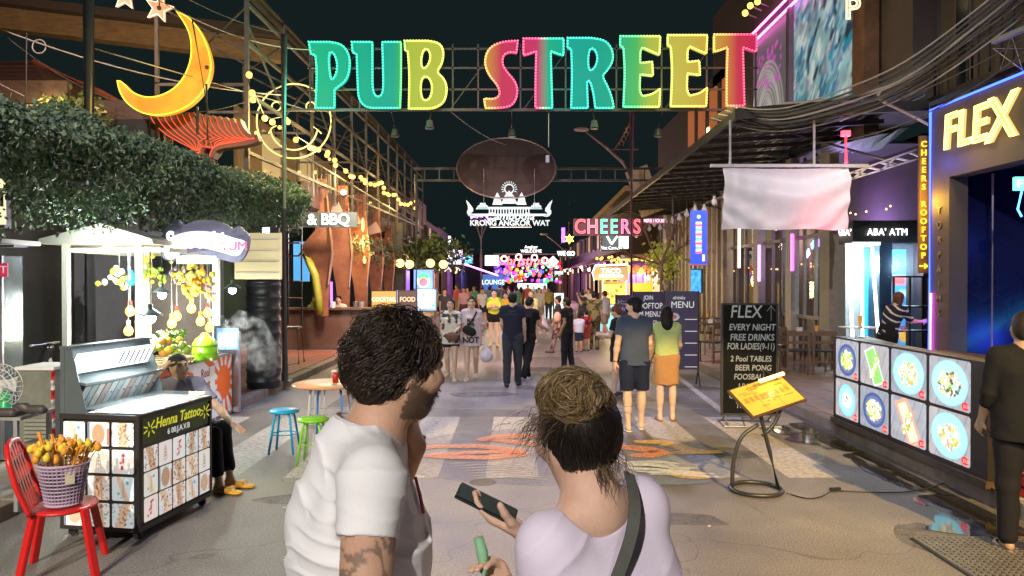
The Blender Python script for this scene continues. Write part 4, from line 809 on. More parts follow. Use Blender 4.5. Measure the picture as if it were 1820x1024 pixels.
MPM = vmat('bright_print', 1.05, .25); xs = [1481, 1524, 1578, 1645, 1724]; ys = [4*F/(x-CX) for x in xs]; order = [[0, 1, 2, 3], [4, 5, 6, 7]]
for j in range(4):
 wd = ys[j]-ys[j+1]-.05
 for i in range(2):
  h = .455; dish(order[i][j], 1.).mesh('dish_picture', (4.027, ys[j]-.025, .735-i*.485), (0, -1, 0), (0, 0, 1), h, MPM, MP, rim=.05, sx=wd/h)
  text('price_text', '$3.50', .04, (4.024, ys[j]-.025-wd+.055, .735-i*.485+.05), em('white_print', (.8, .8, .78), .5), MP, (0, -1, 0), (0, 0, 1), .0008)
MPM.cycles.emission_sampling = 'AUTO'
RC = thing('red_crate_stack', 'stack of red plastic crates at the right end of the dish panel', 'crates', (4.35, 6.0, .13))
for k in range(4):
 c = V(4.38, 6.02, .26+k*.255); m = MB(); 
 for z in (-.1, 0, .1): m.box(c+V(0, -.17, z), (.36, .02, .05)); m.box(c+V(-.18, 0, z), (.02, .36, .05)); m.box(c+V(.18, 0, z), (.02, .36, .05)); m.box(c+V(0, .17, z), (.36, .02, .05))
 for x in (-.17, .17):
  for y in (-.16, .16): m.box(c+V(x, y, 0), (.04, .04, .24))
 m.box(c+V(0, 0, -.1), (.34, .34, .02)); m.build('crate', RED, RC)
# wooden rail and red counter behind the panel
for nm, a, b, w_, mt_, lb in (('wooden_rail', at(1530, 600, 10.6), at(1662, 634, 9.0), .16, mat('rail_wood', (.30, .22, .15), .4, var=.3, stretch=(1, 6, 1)), 'pale wooden bar rail behind the dish panel'), ('red_counter', at(1665, 626, 9.6), at(1780, 640, 8.2), .35, mat('red_wood', (.16, .035, .02), .35), 'dark red wooden counter right of the bar rail')):
 t = thing(nm, lb, 'rail', (a.x, a.y, .12)); MB().bar(a, b, w_, .045).build('plank', mt_, t); m = MB()
 for k in range(3): q = a.lerp(b, .08+.42*k); m.box((q.x, q.y, (q.z+.1)/2), (.05, .05, q.z-.13))
 m.build('support', BLK, t)
# ---------------------------------------------------------------- chalkboard
CK = thing('chalkboard', 'tall black chalkboard headed FLEX with an up arrow on a metal stand', 'chalkboard', (3.13, 9.75, 0), R(-4)); O_ = V(0, 0, 0)
def cpt(px, py): return V((px-1332)/F*9.75, -.028, CZ-(py-HY)/F*9.75)
MB().box((0, .0, .87), (.70, .045, 1.44)).build('slate', mat('slate_green', (.004, .006, .006), .7, var=.3, scale=3, spec=.15), CK, world=False); m = MB()
for x in (-.355, .355): m.box((x, 0, .87), (.025, .055, 1.47))
for z in (.145, 1.6): m.box((0, 0, z), (.73, .055, .025))
m.build('frame', BLK, CK, world=False); m = MB()
for x in (-.3, .3): m.tube([(x, 0, .14), (x, -.02, .03), (x, -.2, .015)], .012); m.tube([(x, 0, .14), (x, .25, .015)], .012)
m.tube([(-.36, -.2, .015), (.36, -.2, .015), (.36, .25, .015), (-.36, .25, .015)], .012, 6, closed=True); m.tube([(-.1, 0, .14), (-.1, -.2, .015)], .01); m.build('stand', STL, CK, world=False)
CHK = em('chalk', (.80, .82, .80), .10)
for s_, py, sz, px, sx in (('FLEX', 555, .235, 1325, .80), ('EVERY NIGHT', 582, .118, 1336, .82), ('FREE DRINKS', 600, .122, 1336, .80), ('FOR LADIES(9-11)', 616, .120, 1334, .66), ('2 Pool TABLES', 638, .105, 1334, .82), ('BEER PONG', 654, .105, 1338, .85), ('FOOSBALL', 670, .105, 1332, .82), ('LIVE DJs', 687, .105, 1333, .85), ('GAME TO WIN', 704, .105, 1334, .80), ('THE BAR', 721, .105, 1330, .80)):
 text('chalk_line', s_, sz, cpt(px, py), CHK, CK, ext=.0008, sx=sx, shear=.12, world=False, offset=.0015)
m = MB(); 
for a, b in (((1369, 570), (1369, 543)), ((1369, 543), (1362, 553)), ((1369, 543), (1376, 553))): m.bar(cpt(*a), cpt(*b), .012, .002)
m.build('arrow', CHK, CK, world=False)
# ---------------------------------------------------------------- menu lectern
LC = thing('menu_lectern', 'bent-tube lectern holding a lit yellow menu on a ring base', 'lectern', tuple(G(1345, 874))); c = G(1345, 874); IRON = mat('wrought_iron', (.07, .07, .07), .4, .6, bump=.1)
m = MB(); m.tube([c+V(.225*math.cos(t), .225*math.sin(t), .022) for t in [2*math.pi*k/36 for k in range(36)]], .020, 8, closed=True); m.build('ring_base', IRON, LC, True)
MB().tube([c+V(.205, .02, .03), c+V(.13, .02, .35), c+V(.04, .02, .70), c+V(.0, .0, .78)], .019, 8).build('straight_leg', IRON, LC, True)
def arc(pts, st=.03): return resample(chaik_open([tuple(p) for p in pts], 3), st, False)
def chaik_open(P, it):
 P = [Vector(p) for p in P]
 for _ in range(it):
  Q = [P[0]]
  for a, b in zip(P, P[1:]): Q += [a.lerp(b, .25), a.lerp(b, .75)]
  P = Q+[P[-1]]
 return P
MB().tube(arc([c+V(-.215, 0, .03), c+V(-.215, 0, .25), c+V(-.15, 0, .50), c+V(.02, .02, .60)]), .019, 8).build('bent_leg', IRON, LC, True)
MB().tube(arc([c+V(.055, .02, .50), c+V(.16, .02, .58), c+V(.22, .02, .72), c+V(.235, .02, .80)]), .019, 8).build('fork', IRON, LC, True)
ctr = c+V(.10, .03, .86); u_ = V(.93, .28, .16).normalized(); n_ = V(-.10, -.55, .86).normalized(); u_ = (u_-n_*u_.dot(n_)).normalized(); v_ = n_.cross(u_)
Mr = Matrix((u_, v_, n_)).transposed(); MB().box(ctr, (.56, .40, .02), 0, Mr).build('tray', DWOOD, LC)
p = Paint(1.42, 40, (.66, .44, .08)); r_ = random.Random(2)
for k in range(26): p.rect(r_.uniform(.1, 1.3), r_.uniform(.08, .9), r_.uniform(.03, .14), .012, (.25, .10, .02))
for k in range(9): p.rect(.15+.14*k, .5, .05, .09, (.55, .22, .05))
p.rect(.45, .55, .008, .5, (.3, .15, .05)); p.rect(.9, .5, .008, .5, (.3, .15, .05)); p.mesh('menu_sheet', ctr-u_*.26-v_*.185+n_*.014, u_, v_, .37, vmat('lit_sheet', .10, .3), LC)
MB().tube([ctr+v_*.2+u_*.1, ctr+v_*.2+u_*.1+n_*.12, ctr+v_*.1+u_*.12+n_*.13], .006, 6).build('lamp_arm', IRON, LC); MB().box(ctr+v_*.08+u_*.1+n_*.12, (.26, .03, .02), 0, Mr).build('lamp_bar', em('lamp_bar', (1, .75, .3), 2), LC)
lamp('POINT', tuple(ctr+v_*.06+u_*.1+n_*.09), (1, .78, .36), .4, size=.03)
# cable with plug
cab = MB(); pts = [G(1400, 880), G(1440, 892), G(1466, 885), G(1480, 874), G(1520, 877), G(1600, 880), G(1650, 872), G(1680, 862)]; cab.tube(resample(chaik_open([p+V(0, 0, .012) for p in pts], 3), .05, False), .006, 5); o = cab.build('power_cord', BLK, None, True); tag(o, 'thin black power cord running from the lectern over the gutter', 'cord')
PLG = MB(); PLG.box(G(1486, 874)+V(0, 0, .02), (.10, .035, .03), .2); o = PLG.build('plug', BLK); bevel(o, .006); tag(o, 'black plug joint lying on the cord beside the lectern', 'plug')
# ---------------------------------------------------------------- MENU boards
def aboard(px, py, Y, w_, z0, z1, label, rz=0, c=(.065, .055, .12)):
 t = thing('menu_board', label, 'menu board', (gx(px, Y), Y, 0), rz); MB().box((0, 0, (z0+z1)/2), (w_, .035, z1-z0)).build('panel', mat('board_violet', c, .45, var=.15, scale=2), t, world=False); m = MB()
 for x in (-w_/2, w_/2): m.box((x, 0, (z0+z1)/2), (.02, .045, z1-z0+.02)); m.tube([(x, 0, z0), (x, -.18, .01)], .012); m.tube([(x, 0, z0), (x, .2, .01)], .012)
 m.build('frame', BLK, t, world=False); return t
M1 = aboard(1211, 0, 13.4, .61, .30, 1.72, 'tall violet MENU stand with four round dish photos', R(-3)); WTx = em('white_print', (.8, .8, .78), .5)
text('heading', 'MENU', .17, (.02, -.022, 1.47), WTx, M1, ext=.001, world=False, sx=.9); text('subheading', 'drinks', .09, (-.05, -.022, 1.60), WTx, M1, ext=.001, world=False, shear=.3)
for k in range(5):
 z = 1.25-.215*k; (Paint(1.5, 20, (.065, .055, .12)).disc(.75, .5, .62, (.62, .60, .62), .42).disc(.75, .5, .36, [(.45, .18, .20), (.40, .30, .15), (.25, .35, .12), (.5, .25, .12), (.55, .55, .5)][k], .24).noise(6, .3, k)).mesh('dish_photo', (-.27, -.0215, z-.08), (1, 0, 0), (0, 0, 1), .17, vmat('print', .06, .4), M1, world=False)
 MB().box((.17, -.021, z-.04), (.22, .002, .012)).build('price_rule', WTx, M1, world=False)
M2 = aboard(1152, 0, 14.3, .60, .42, 1.70, 'violet ROOFTOP chalk board partly behind the MENU stand', R(6))
for k, s_ in enumerate(('JOIN', 'ROOFTOP', 'PM MENU', 'ALCOHOL', 'COCKTAIL', '& BEER')): text('chalk_line', s_, [.12, .16, .15, .11, .12, .11][k], (.0, -.022, 1.58-.16*k), WTx, M2, ext=.001, world=False, sx=.75)
M3 = aboard(1112, 0, 15.2, .42, .5, 1.62, 'small dark board with purple handwriting behind the couple', R(10), (.05, .04, .09)); text('chalk_line', 'Happy\nHour', .14, (0, -.022, 1.4), em('lilac_chalk', (.55, .45, .75), .3), M3, ext=.001, world=False)
# ---------------------------------------------------------------- tables and chairs under the right canopy
DT = mat('dark_table', (.04, .035, .03), .35); LW = mat('chair_wood', (.17, .115, .07), .5, var=.3)
def make_chair(label):
 t = thing('wooden_chair', label, 'chair', (0, 0, 0), 0, 'wooden chairs along the bar front'); B = lambda m_, n, q: m_.build(n, q, t, world=False)
 for x in (-.2, .2):
  B(MB().box((x, .2, .22), (.035, .035, .44)), 'leg', LW); B(MB().bar((x, -.2, 0), (x, -.22, .84), .035, .035, up=V(1, 0, 0)), 'leg', LW)
 B(MB().box((0, 0, .45), (.44, .44, .03)), 'seat', DT); B(MB().box((0, -.22, .79), (.42, .025, .09)), 'backrest', LW); B(MB().box((0, -.21, .62), (.38, .02, .05)), 'back_rail', LW); B(MB().box((0, -.2, .25), (.38, .02, .03)), 'stretcher', LW); return t
ch0 = None; pos = [(1412, 14.2, 0, 'wooden chair facing away just right of the FLEX chalkboard'), (1457, 14.2, 0, 'wooden chair facing away beside the dish panel corner'), (1372, 15.4, .1, 'wooden chair half hidden behind the FLEX chalkboard'), (1268, 16.2, .5, 'wooden chair at an angle right of the MENU stand'), (1300, 17.4, -.4, 'wooden chair behind the left edge of the FLEX chalkboard'), (1250, 19.2, 1.5, 'wooden chair turned sideways furthest along the bar front')]
for px, Y, rz, lb in pos:
 if ch0 is None: ch0 = make_chair(lb); o = ch0
 else: o = dup(ch0, label=lb)
 o.location = (gx(px, Y), Y, .12); o.rotation_euler = (0, 0, rz)
tb0 = None
for px, Y, lb in ((1435, 15.1, 'dark square table in front of the ATM booth'), (1350, 16.6, 'dark square table behind the FLEX chalkboard'), (1275, 18.2, 'dark square table behind the MENU stand'), (1246, 21.0, 'dark square table furthest along the bar front')):
 if tb0 is None:
  tb0 = thing('square_table', lb, 'table', (0, 0, .12), 0, 'dark square tables along the bar front'); MB().box((0, 0, .74), (.9, .75, .035)).build('tabletop', DT, tb0, world=False)
  for x in (-.38, .38):
   for y in (-.3, .3): MB().box((x, y, .36), (.04, .04, .72)).build('leg', LW, tb0, world=False)
  o = tb0
 else: o = dup(tb0, label=lb)
 o.location = (gx(px, Y), Y, .12)
 for k in range(2):
  t = thing('table_item', ['white napkin holder', 'amber glass'][k]+' on the '+lb.replace('dark ', ''), 'tableware', (gx(px, Y)-.2+.35*k, Y-.1, .878)); 
  (MB().box((gx(px, Y)-.2+.35*k, Y-.1, .92), (.1, .06, .09)) if k == 0 else MB().lathe([(.03, 0), (.038, .12), (.0, .12)], (gx(px, Y)+.15, Y-.1, .878), 10)).build('cup_body' if k else 'napkin_box', [WHP, em('amber_drink', (.7, .3, .05), .3)][k], t)
# ---------------------------------------------------------------- glazed bar front on plane x=7
BF = thing('bar_building', 'long glazed bar front with steel mullions under the dark canopy', 'building', (7.0, 24, .1)); MUL = mat('mullion', (.16, .14, .125), .5, var=.3); GLS = glass('dark_glass', (.05, .055, .06), .35, .03)
MB().box((9.0, 25.5, 2.6), (.2, 19, 5)).build('inner_wall', mat('inner_wall', (.09, .06, .08), .8, var=.5, scale=1.2), BF); MB().box((8.0, 25.5, .14), (2.2, 19, .04)).build('inner_floor', CONCD, BF); MB().box((8.0, 25.5, 4.9), (2.2, 19, .05)).build('ceiling', DWALL, BF)
for k in range(22):
 y = 16.4+k*.62+.012*k*k; o = MB().box((7.0, y, 2.5), (.07, .06, 4.7)).build('mullion', MUL, BF)
for k, (y0, y1) in enumerate(((16.4, 18.9), (18.9, 21.4), (21.4, 24.6), (24.6, 29.5))):
 for z0, z1 in ((.3, 1.0), (1.0, 2.95), (2.95, 4.7)):
  if z0 < .5: MB().box((7.02, (y0+y1)/2, .6), (.05, y1-y0, .9)).build('stall_riser', BLK, BF)
  else: MB().quad((7.03, y0, z0), (7.03, y1, z0), (7.03, y1, z1), (7.03, y0, z1)).build('pane', GLS, BF)
for z in (1.05, 2.95, 4.7): MB().box((6.98, 24, z), (.08, 15.4, .08)).build('transom', MUL, BF)
WCOL = mat('pale_column', (.30, .27, .235), .6, var=.3)
for y, w_, mt_ in ((16.1, .5, WCOL), (18.2, .35, WCOL), (20.6, .35, WCOL), (23.6, .4, WCOL), (27.5, .4, WCOL), (33.0, .6, WCOL)): MB().box((6.9, y, 2.5), (.2, w_, 4.8)).build('column', mt_, BF)
for y, z, h, c, nm in ((18.0, 2.6, .9, (1, .12, .75), 'pink'), (20.4, 2.4, 1.0, (.85, .25, 1), 'violet'), (22.2, 3.1, 1.6, (1, .85, .6), 'warm'), (26.2, 2.4, 2.0, (1, .92, .8), 'cream'), (28.0, 2.4, 2.0, (.95, .95, .9), 'whit'), (31, 2.6, 2.6, (1, .45, .2), 'amber')):
 MB().box((6.82, y, z), (.05, .10, h)).build('lit_strip', em('strip_'+nm, c, 2.2, True), BF)
for k in range(60):
 y = random.uniform(16.5, 29); MB().sph((8.2+random.random()*.6, y, random.choice((2.25, 2.35, 3.6))+random.uniform(-.08, .08)), .028, 6, 4).build('bulb', em('reflected_warm', (1, .62, .2), 2), BF)  # glowing dots stand for string lights reflected in the glass
for k in range(12): MB().box((8.3, 16.9+k*.35, 2.9+random.uniform(-.25, .25)), (.03, .22, .18), 0, Matrix.Rotation(random.uniform(-.6, .6), 3, 'X')).build('neon_stroke', em(['neon_violet', 'neon_cyan', 'neon_white'][k % 3], [(.35, .15, 1), (.2, .7, .95), (.9, .9, 1)][k % 3], 2.5), BF)
lamp('POINT', (8.2, 18, 3.2), (.55, .35, 1), 110, size=.3); lamp('POINT', (8.2, 23, 3.2), (1, .75, .45), 150, size=.3)
MB().box((7.6, 20.5, 2.0), (.02, .5, 2.6), 0).build('green_screen', em('green_glow', (.05, .30, .06), .5, True), BF)
# timber battens (1185-1290 px)
TBt = mat('pale_batten', (.24, .20, .13), .6, var=.4, stretch=(1, 1, 6)); 
for k in range(13): MB().box((6.75, 23.6+k*.62, 2.3), (.10, .20, 4.3)).build('batten', TBt, BF)
# blue poster
BP = thing('blue_poster', 'blue backlit poster with a red white and green beer tower', 'poster', tuple(at(1241, 472, 17))); p = Paint(.30, 90, (.02, .06, .60))
for k in range(14): p.rect(.15, .22+.042*k, .05, .018, [(.8, .1, .05), (.8, .8, .8), (.1, .5, .3), (.85, .45, .35)][k % 4])
p.disc(.15, .88, .03, (.8, .8, .9)); p.rect(.24, .12, .02, .06, (.8, .75, .7)); p.mesh('picture', at(1227, 470, 17.0), (1, -.12, 0), (0, 0, 1), 1.24, vmat('poster_print', .75, .3), BP); MB().box(tuple(at(1242, 423, 17.1)), (.38, .05, 1.27)).build('frame', em('pink_edge', (.8, .15, .2), .5), BP)
# lower video strip
p = Paint(.45, 30, (.05, .3, .7)).noise(9, .9); vs_ = thing('video_screen', 'small blue video screen below the blue poster', 'screen', tuple(at(1243, 545, 18))); p.mesh('display', at(1228, 520, 18), (1, 0, 0), (0, 0, 1), .55, vmat('poster_print', .75, .3), vs_); MB().box(tuple(at(1238, 500, 18.1)), (.3, .05, .6)).build('casing', BLK, vs_)
# ---------------------------------------------------------------- ATM block
AT = thing('atm_booth', 'black ATM booth front with a glowing white and cyan doorway', 'building', (8.2, 16.3, .12)); def_ = None
def pbox(name, x0, y0, x1, y1, Y, d, mt_, par): a = at(x0, y0, Y); b = at(x1, y1, Y); return MB().box(((a.x+b.x)/2, Y+d/2, (a.z+b.z)/2), (abs(b.x-a.x), d, abs(a.z-b.z))).build(name, mt_, par)
CYW = em('cyan_box', (.30, .75, .95), .7, True); EDG = em('edge_white', (.85, .98, 1), 3.2, True); NAV = mat('navy_panel', (.02, .04, .08), .35)
pbox('fascia', 1516, 392, 1652, 432, 16.2, .5, FR, AT); pbox('pylon', 1484, 400, 1515, 432, 16.0, .5, mat('grey_sign', (.16, .13, .12), .5), AT); pbox('pier', 1484, 433, 1502, 662, 16.1, .4, WCOL, AT); pbox('pier', 1563, 432, 1585, 662, 16.2, .5, NAV, AT); pbox('back_wall', 1500, 432, 1650, 662, 17.4, .1, CYW, AT)
pbox('booth_ceiling', 1502, 430, 1565, 436, 16.2, 1.2, em('ceiling_lit', (.9, 1, 1), 1.0), AT)
p = Paint(.42, 60, (.04, .38, .75)); p.disc(.2, .62, .10, (.45, .70, .88)); p.disc(.12, .3, .05, (.7, .85, .95)); p.rect(.21, .82, .12, .03, (.7, .85, .95)); p.disc(.2, .5, .13, (.35, .62, .85), .04); p.mesh('poster', at(1535, 640, 16.75), (1, 0, 0), (0, 0, 1), 2.5, vmat('poster_print', .75, .3), AT); pbox('booth_wall', 1503, 437, 1534, 655, 16.8, .05, mat('pale_booth', (.55, .62, .64), .3), AT)
for a, b in (((1507, 436), (1519, 658)), ((1549, 436), (1566, 655)), ((1532, 445), (1534, 655))): MB().bar(at(a[0], a[1], 16.15), at(b[0], b[1], 16.15), .05 if a[0] != 1532 else .03, .05).build('light_edge', EDG, AT)
p = Paint(.36, 60, (.03, .32, .72)); p.rect(.06, .72, .06, .04, (.75, .05, .05)); p.rect(.16, .60, .10, .03, (.45, .68, .88)); p.disc(.12, .22, .06, (.8, .45, .05)); p.rect(.3, .5, .012, .5, (.7, .85, .95)); p.patch(7, .62, (.2, .12, .5)); p.mesh('poster', at(1586, 640, 16.7), (1, 0, 0), (0, 0, 1), 2.5, vmat('poster_print', .75, .3), AT)
pbox('red_panel', 1618, 500, 1650, 650, 16.6, .05, em('red_wall', (.6, .05, .06), .6), AT)
MB().quad(at(1586, 660, 16.4), at(1652, 660, 16.4), at(1652, 434, 16.4), at(1586, 434, 16.4)).build('glass_door', glass('door_glass', a=.12), AT)
text('lettering', "ABA' ATM", .215, at(1577, 413, 16.15), em('white_sign', (1, 1, 1), 2.0), AT, ext=.01, sx=.86, space=1.1); text('lettering', "ABA'", .20, at(1499, 414, 15.95), em('white_sign', (1, 1, 1), 2.0), AT, ext=.01, offset=.002, sx=.8)
lamp('POINT', tuple(at(1530, 470, 16.5)), (.75, .95, 1), 80, size=.2); lamp('POINT', tuple(at(1610, 470, 16.1)), (.6, .85, 1), 35, size=.2)
RK = thing('metal_rack', 'tall black metal rack in front of the ATM door', 'rack', tuple(at(1618, 640, 13.8)-V(0, 0, .3))); m = MB()
for x in (1588, 1617, 1640, 1651): m.box((gx(x, 13.8), 13.8, 1.05), (.035, .035, 1.85))
for y in (492, 545, 588, 625): m.box((gx(1619, 13.8), 13.8, gz(y, 13.8)), (.68, .3, .03))
m.build('frame', BLK, RK)
HT = thing('side_table', 'pale thin-topped high table with an amber drink by the ATM', 'table', (gx(1525, 14.6), 14.6, .12)); MB().box((gx(1528, 14.6), 14.6, gz(582, 14.6)), (.62, .5, .025)).build('tabletop', WHP, HT)
for x in (1502, 1555): MB().box((gx(x, 14.6), 14.6, .55), (.03, .03, .86)).build('leg', STL, HT)
t = thing('drink_glass', 'amber drink glass standing on the pale high table', 'glass', tuple(at(1529, 581, 14.5))); MB().lathe([(.03, 0), (.045, .22), (0, .22)], tuple(at(1529, 581, 14.5)), 12).build('glass_body', em('amber_drink2', (.75, .38, .08), .45), t)
# ---------------------------------------------------------------- FLEX portal (plane x=7, y<12.36)
FX = thing('flex_club', 'grey brown club portal with yellow FLEX neon and blue edge light', 'building', (7.1, 10.5, .12)); GB = mat('grey_brown_render', (.12, .092, .08), .6, var=.25, scale=2)
ye = 12.36; MB().box((7.15, (ye+11.85)/2, 2.43), (.3, ye-11.85, 4.6)).build('jamb', GB, FX); MB().box((7.15, 9.9, 4.15), (.3, 3.9, 1.16)).build('lintel', GB, FX); MB().box((8.6, 12.25, 2.4), (2.6, .18, 4.6)).build('side_wall', mat('glossy_navy', (.008, .010, .05), .25, var=.3, scale=1.5), FX)
MB().box((9.9, 10, 2.4), (.15, 4.6, 4.6)).build('rear_wall', mat('deep_navy', (.01, .01, .04), .4), FX); MB().box((8.5, 10, 3.75), (2.8, 4.6, .05)).build('soffit', BLK, FX); MB().box((8.5, 10.0, .16), (2.8, 4.6, .06)).build('floor_slab', CONCD, FX)
BLN = em('blue_neon', (.03, .08, 1), 5, True); MB().tube([(6.98, ye, .3), (6.98, ye, 4.75), (6.98, 8.3, 4.75)], .022, 8).build('neon_edge', BLN, FX, True); MB().tube([(6.97, 12.30, .3), (6.97, 12.30, 1.7)], .018, 8).build('neon_edge', em('pink_neon', (1, .15, .8), 6), FX)
YN = em('yellow_neon', (1, .70, .14), 3.2); u = (0, -1, 0)
for i, (ch, px, sz) in enumerate((('F', 1691, .78), ('L', 1717, .78), ('E', 1744, .78), ('X', 1782, .90))):
 Y = 7*F/(px-CX); o = V(6.985, Y, gz(240-(px-1680)*.26, Y)); text('letter', ch, sz, o, em('yellow_face', (.85, .55, .16), .9), FX, u, (0, 0, 1), .03, offset=.012, shear=.08); text('neon_outline', ch, sz, o+V(-.035, 0, 0), YN, FX, u, (0, 0, 1), outline=.016, shear=.08); 
lamp('AREA', (6.8, 11.0, 4.2), (1, .72, .25), 30, (5, 11, 2), .8); lamp('POINT', (8.4, 11.2, .9), (.03, .06, 1), 26, size=.3); lamp('POINT', (8.9, 9.6, 2.6), (.04, .10, 1), 10, size=.3); lamp('POINT', (6.75, 12.0, 3.8), (.05, .10, 1), 6, size=.1)
for k, ch in enumerate('TORPAIMS'): text('small_letter', ch, .16, (6.99, 12.1, 3.05-.24*k), mat('bronze_letter', (.35, .25, .15), .3, .5), FX, u, (0, 0, 1), .01)
for k in range(7): 
 z = .28+k*.19; y = 11.2-k*.1; MB().box((7.9+k*.28, 10.4, z), (.30, 1.6, .04)).build('stair_tread', mat('stair_dark', (.05, .06, .10), .3), FX); 
 if k in (1, 3, 5): MB().box((7.74+k*.28, 10.0, z-.03), (.02, .9, .02)).build('stair_light', em('cyan_led', (.05, .55, 1), 10), FX)
MB().bar((7.5, 11.15, .45), (9.3, 11.3, 1.55), .03, .03).build('stair_light', em('cyan_led', (.05, .55, 1), 10), FX); MB().tube([(7.6, 11.7, .2), (7.6, 11.7, 3.6)], .02).build('inner_post', mat('lilac_post', (.35, .25, .4), .4), FX)
VS = thing('vertical_sign', 'vertical amber neon sign CHEERS ROOFTOP with an arrow', 'sign', tuple(at(1641, 480, 12.6))); MB().box(tuple(at(1641, 364, 12.7)), (.17, .06, 2.35)).build('backboard', mat('amber_board', (.30, .17, .04), .5), VS); AMB = em('amber_neon', (1, .52, .03), 1.7)
for k, ch in enumerate('CHEERS ROOFTOP'):
 if ch != ' ': text('letter', ch, .14, at(1641, 257+k*15.2, 12.64), AMB, VS, ext=.008, offset=.003)
m = MB(); m.bar(at(1634, 473, 12.62), at(1648, 473, 12.62), .02, .025); m.bar(at(1648, 473, 12.62), at(1643, 469, 12.62), .02, .02); m.bar(at(1648, 473, 12.62), at(1643, 477, 12.62), .02, .02); m.build('arrow', AMB, VS); lamp('POINT', tuple(at(1640, 360, 12.3)), (1, .55, .05), 22, size=.2)
EX = thing('exit_sign', 'small bright green lit sign at the right frame edge', 'sign', tuple(at(1812, 327, 9.6))); MB().box(tuple(at(1815, 327, 9.6)), (.20, .05, .17)).build('casing', em('green_sign', (.1, 1, .6), 3.0), EX); text('lettering', 'F', .15, at(1812, 327, 9.55), em('pure_white2', (1, 1, 1), 3), EX); MB().tube([at(1815, 340, 9.6), at(1808, 372, 9.6), at(1815, 385, 9.6)], .012).build('neon_hook', em('sky_neon', (.05, .35, 1), 6), EX)
# ---------------------------------------------------------------- canopy over the right pavement
CN = thing('right_canopy', 'dark slatted metal canopy over the right pavement and bar', 'canopy', (5.5, 20, .12)); DM = mat('dark_metal', (.075, .07, .065), .45, .5, var=.4, bump=.15); SHT = mat('roof_sheet', (.085, .09, .085), .5, .3, var=.45, scale=3, stretch=(8, 1, 1))
def cz_(y): return 4.86-(y-13)*.012
MB().add([(3.95, 13, 4.93), (7.3, 13, 5.25), (7.3, 32, 5.02), (3.95, 32, 4.72)], [(0, 1, 2, 3)]).build('roof_sheet', SHT, CN)
MB().bar((3.98, 13, 4.86), (3.98, 32, 4.63), .06, .16).build('edge_beam', DM, CN); MB().bar((3.9, 13, 4.84), (7.3, 13, 4.98), .06, .18).build('edge_beam', DM, CN)
for k in range(20): y = 13.5+k*.95; MB().bar((4.0, y, cz_(y)-.04), (7.25, y, cz_(y)+.18), .04, .09).build('rafter', DM, CN)
for k in range(9): x = 4.35+k*.36; MB().bar((x, 13, 4.86+.035*(k+1)), (x, 32, 4.66+.035*(k+1)), .045, .035).build('purlin', mat('light_purlin', (.20, .21, .19), .45, .4), CN)
for k in range(1, 4): y = 14+k*5; MB().tube([(6.9, y, .12), (6.9, y, 5)], .05, 8).build('post', DM, CN)
for k in range(6): y = 13.2+k*3.2; MB().tube([(4.05, y, 4.8), (6.9, y, 4.0)], .025, 6).build('strut', DM, CN)
# lower front awning truss to FLEX portal, and hanging bulbs
m = MB(); 
for a, b in (((1500, 312), (1640, 262)), ((1502, 322), (1640, 280)), ((1500, 312), (1515, 318)), ((1515, 306), (1540, 311)), ((1540, 298), (1565, 303)), ((1565, 290), (1590, 295)), ((1590, 281), (1615, 287)), ((1615, 272), (1640, 280)), ((1515, 318), (1540, 298)), ((1565, 303), (1590, 281))): m.bar(at(*a, 12.9), at(*b, 12.9), .03, .03)
m.build('lower_truss', GALV, CN)
for k in range(10): MB().add([(5.0+k*.22, 13.2+random.random(), 4.2+.05*k), (5.25+k*.22, 13.1+random.random(), 4.25+.05*k), (5.3+k*.22, 14.6, 4.5), (5.05+k*.22, 14.9, 4.48)], [(0, 1, 2, 3)]).build('leaning_sheet', SHT, CN)
for k in range(16):
 y = 14.5+k*.9; z = 3.75+random.uniform(-.15, .1); q = thing('hanging_bulb', 'unlit glass bulb, %s from the near end of the row under the right canopy' % ('first second third fourth fifth sixth seventh eighth ninth tenth eleventh twelfth thirteenth fourteenth fifteenth sixteenth'.split()[k]), 'lamp', (4.7, y, z), 0, 'unlit bulbs under the right canopy'); MB().tube([(4.7, y, z), (4.7, y, 4.7)], .006, 4).build('cord', BLK, q); MB().lathe([(.02, -.12), (.07, -.06), (.06, .0), (.03, .05), (.03, .1)], (4.7, y, z), 10).build('bulb', glass('smoky_glass', (.6, .6, .6), .5), q, True)
RL = thing('red_lamp', 'red lit stick lamp on the canopy above the white sheet', 'lamp', tuple(at(1501, 240, 12.4))); MB().tube([at(1503, 290, 12.4), at(1502, 235, 12.4)], .03, 8).build('tube', em('red_tube', (1, .02, .05), 3), RL); MB().box(tuple(at(1502, 238, 12.35)), (.13, .08, .09)).build('head', em('red_tube2', (1, .03, .05), 6), RL)
# white sheet banner
WS = thing('white_sheet', 'wrinkled plain white sheet hung from a bar under the canopy', 'banner', tuple(at(1398, 298, 12))); a = at(1285, 298, 12); b = at(1509, 298, 12); A_ = lambda *q: np.array(q, float); H_ = gz(298, 12)-gz(408, 12); nx, ny = 80, 44; P = []
for j in range(ny+1):
 for i in range(nx+1):
  u = i/nx; v = j/ny; s1 = (u-.5)*2; sag = .10*(1-s1*s1)*math.exp(-v*3); bow = abs(s1)
  q_ = vnoise(A_(u*2.5, v*2.5, 1.)); ph = (v-.42*(1-s1*s1)*(.25+v)+.10*q_)*19; fy = .055*math.sin(ph)*(1-v*.55)*(.35+.65*q_)+.03*math.sin(u*6+v*2+q_*2)*v+.012*math.sin(u*24+v*9+q_*7)*(.3+v)+.010*math.sin(u*60)*(1-v)*abs(s1)**2
  P.append((a.x+(b.x-a.x)*u+(.02*math.sin(v*5) if i in (0, nx) else 0), 12+fy, a.z-v*H_*(1-.01*math.sin(u*12))-sag*.25))
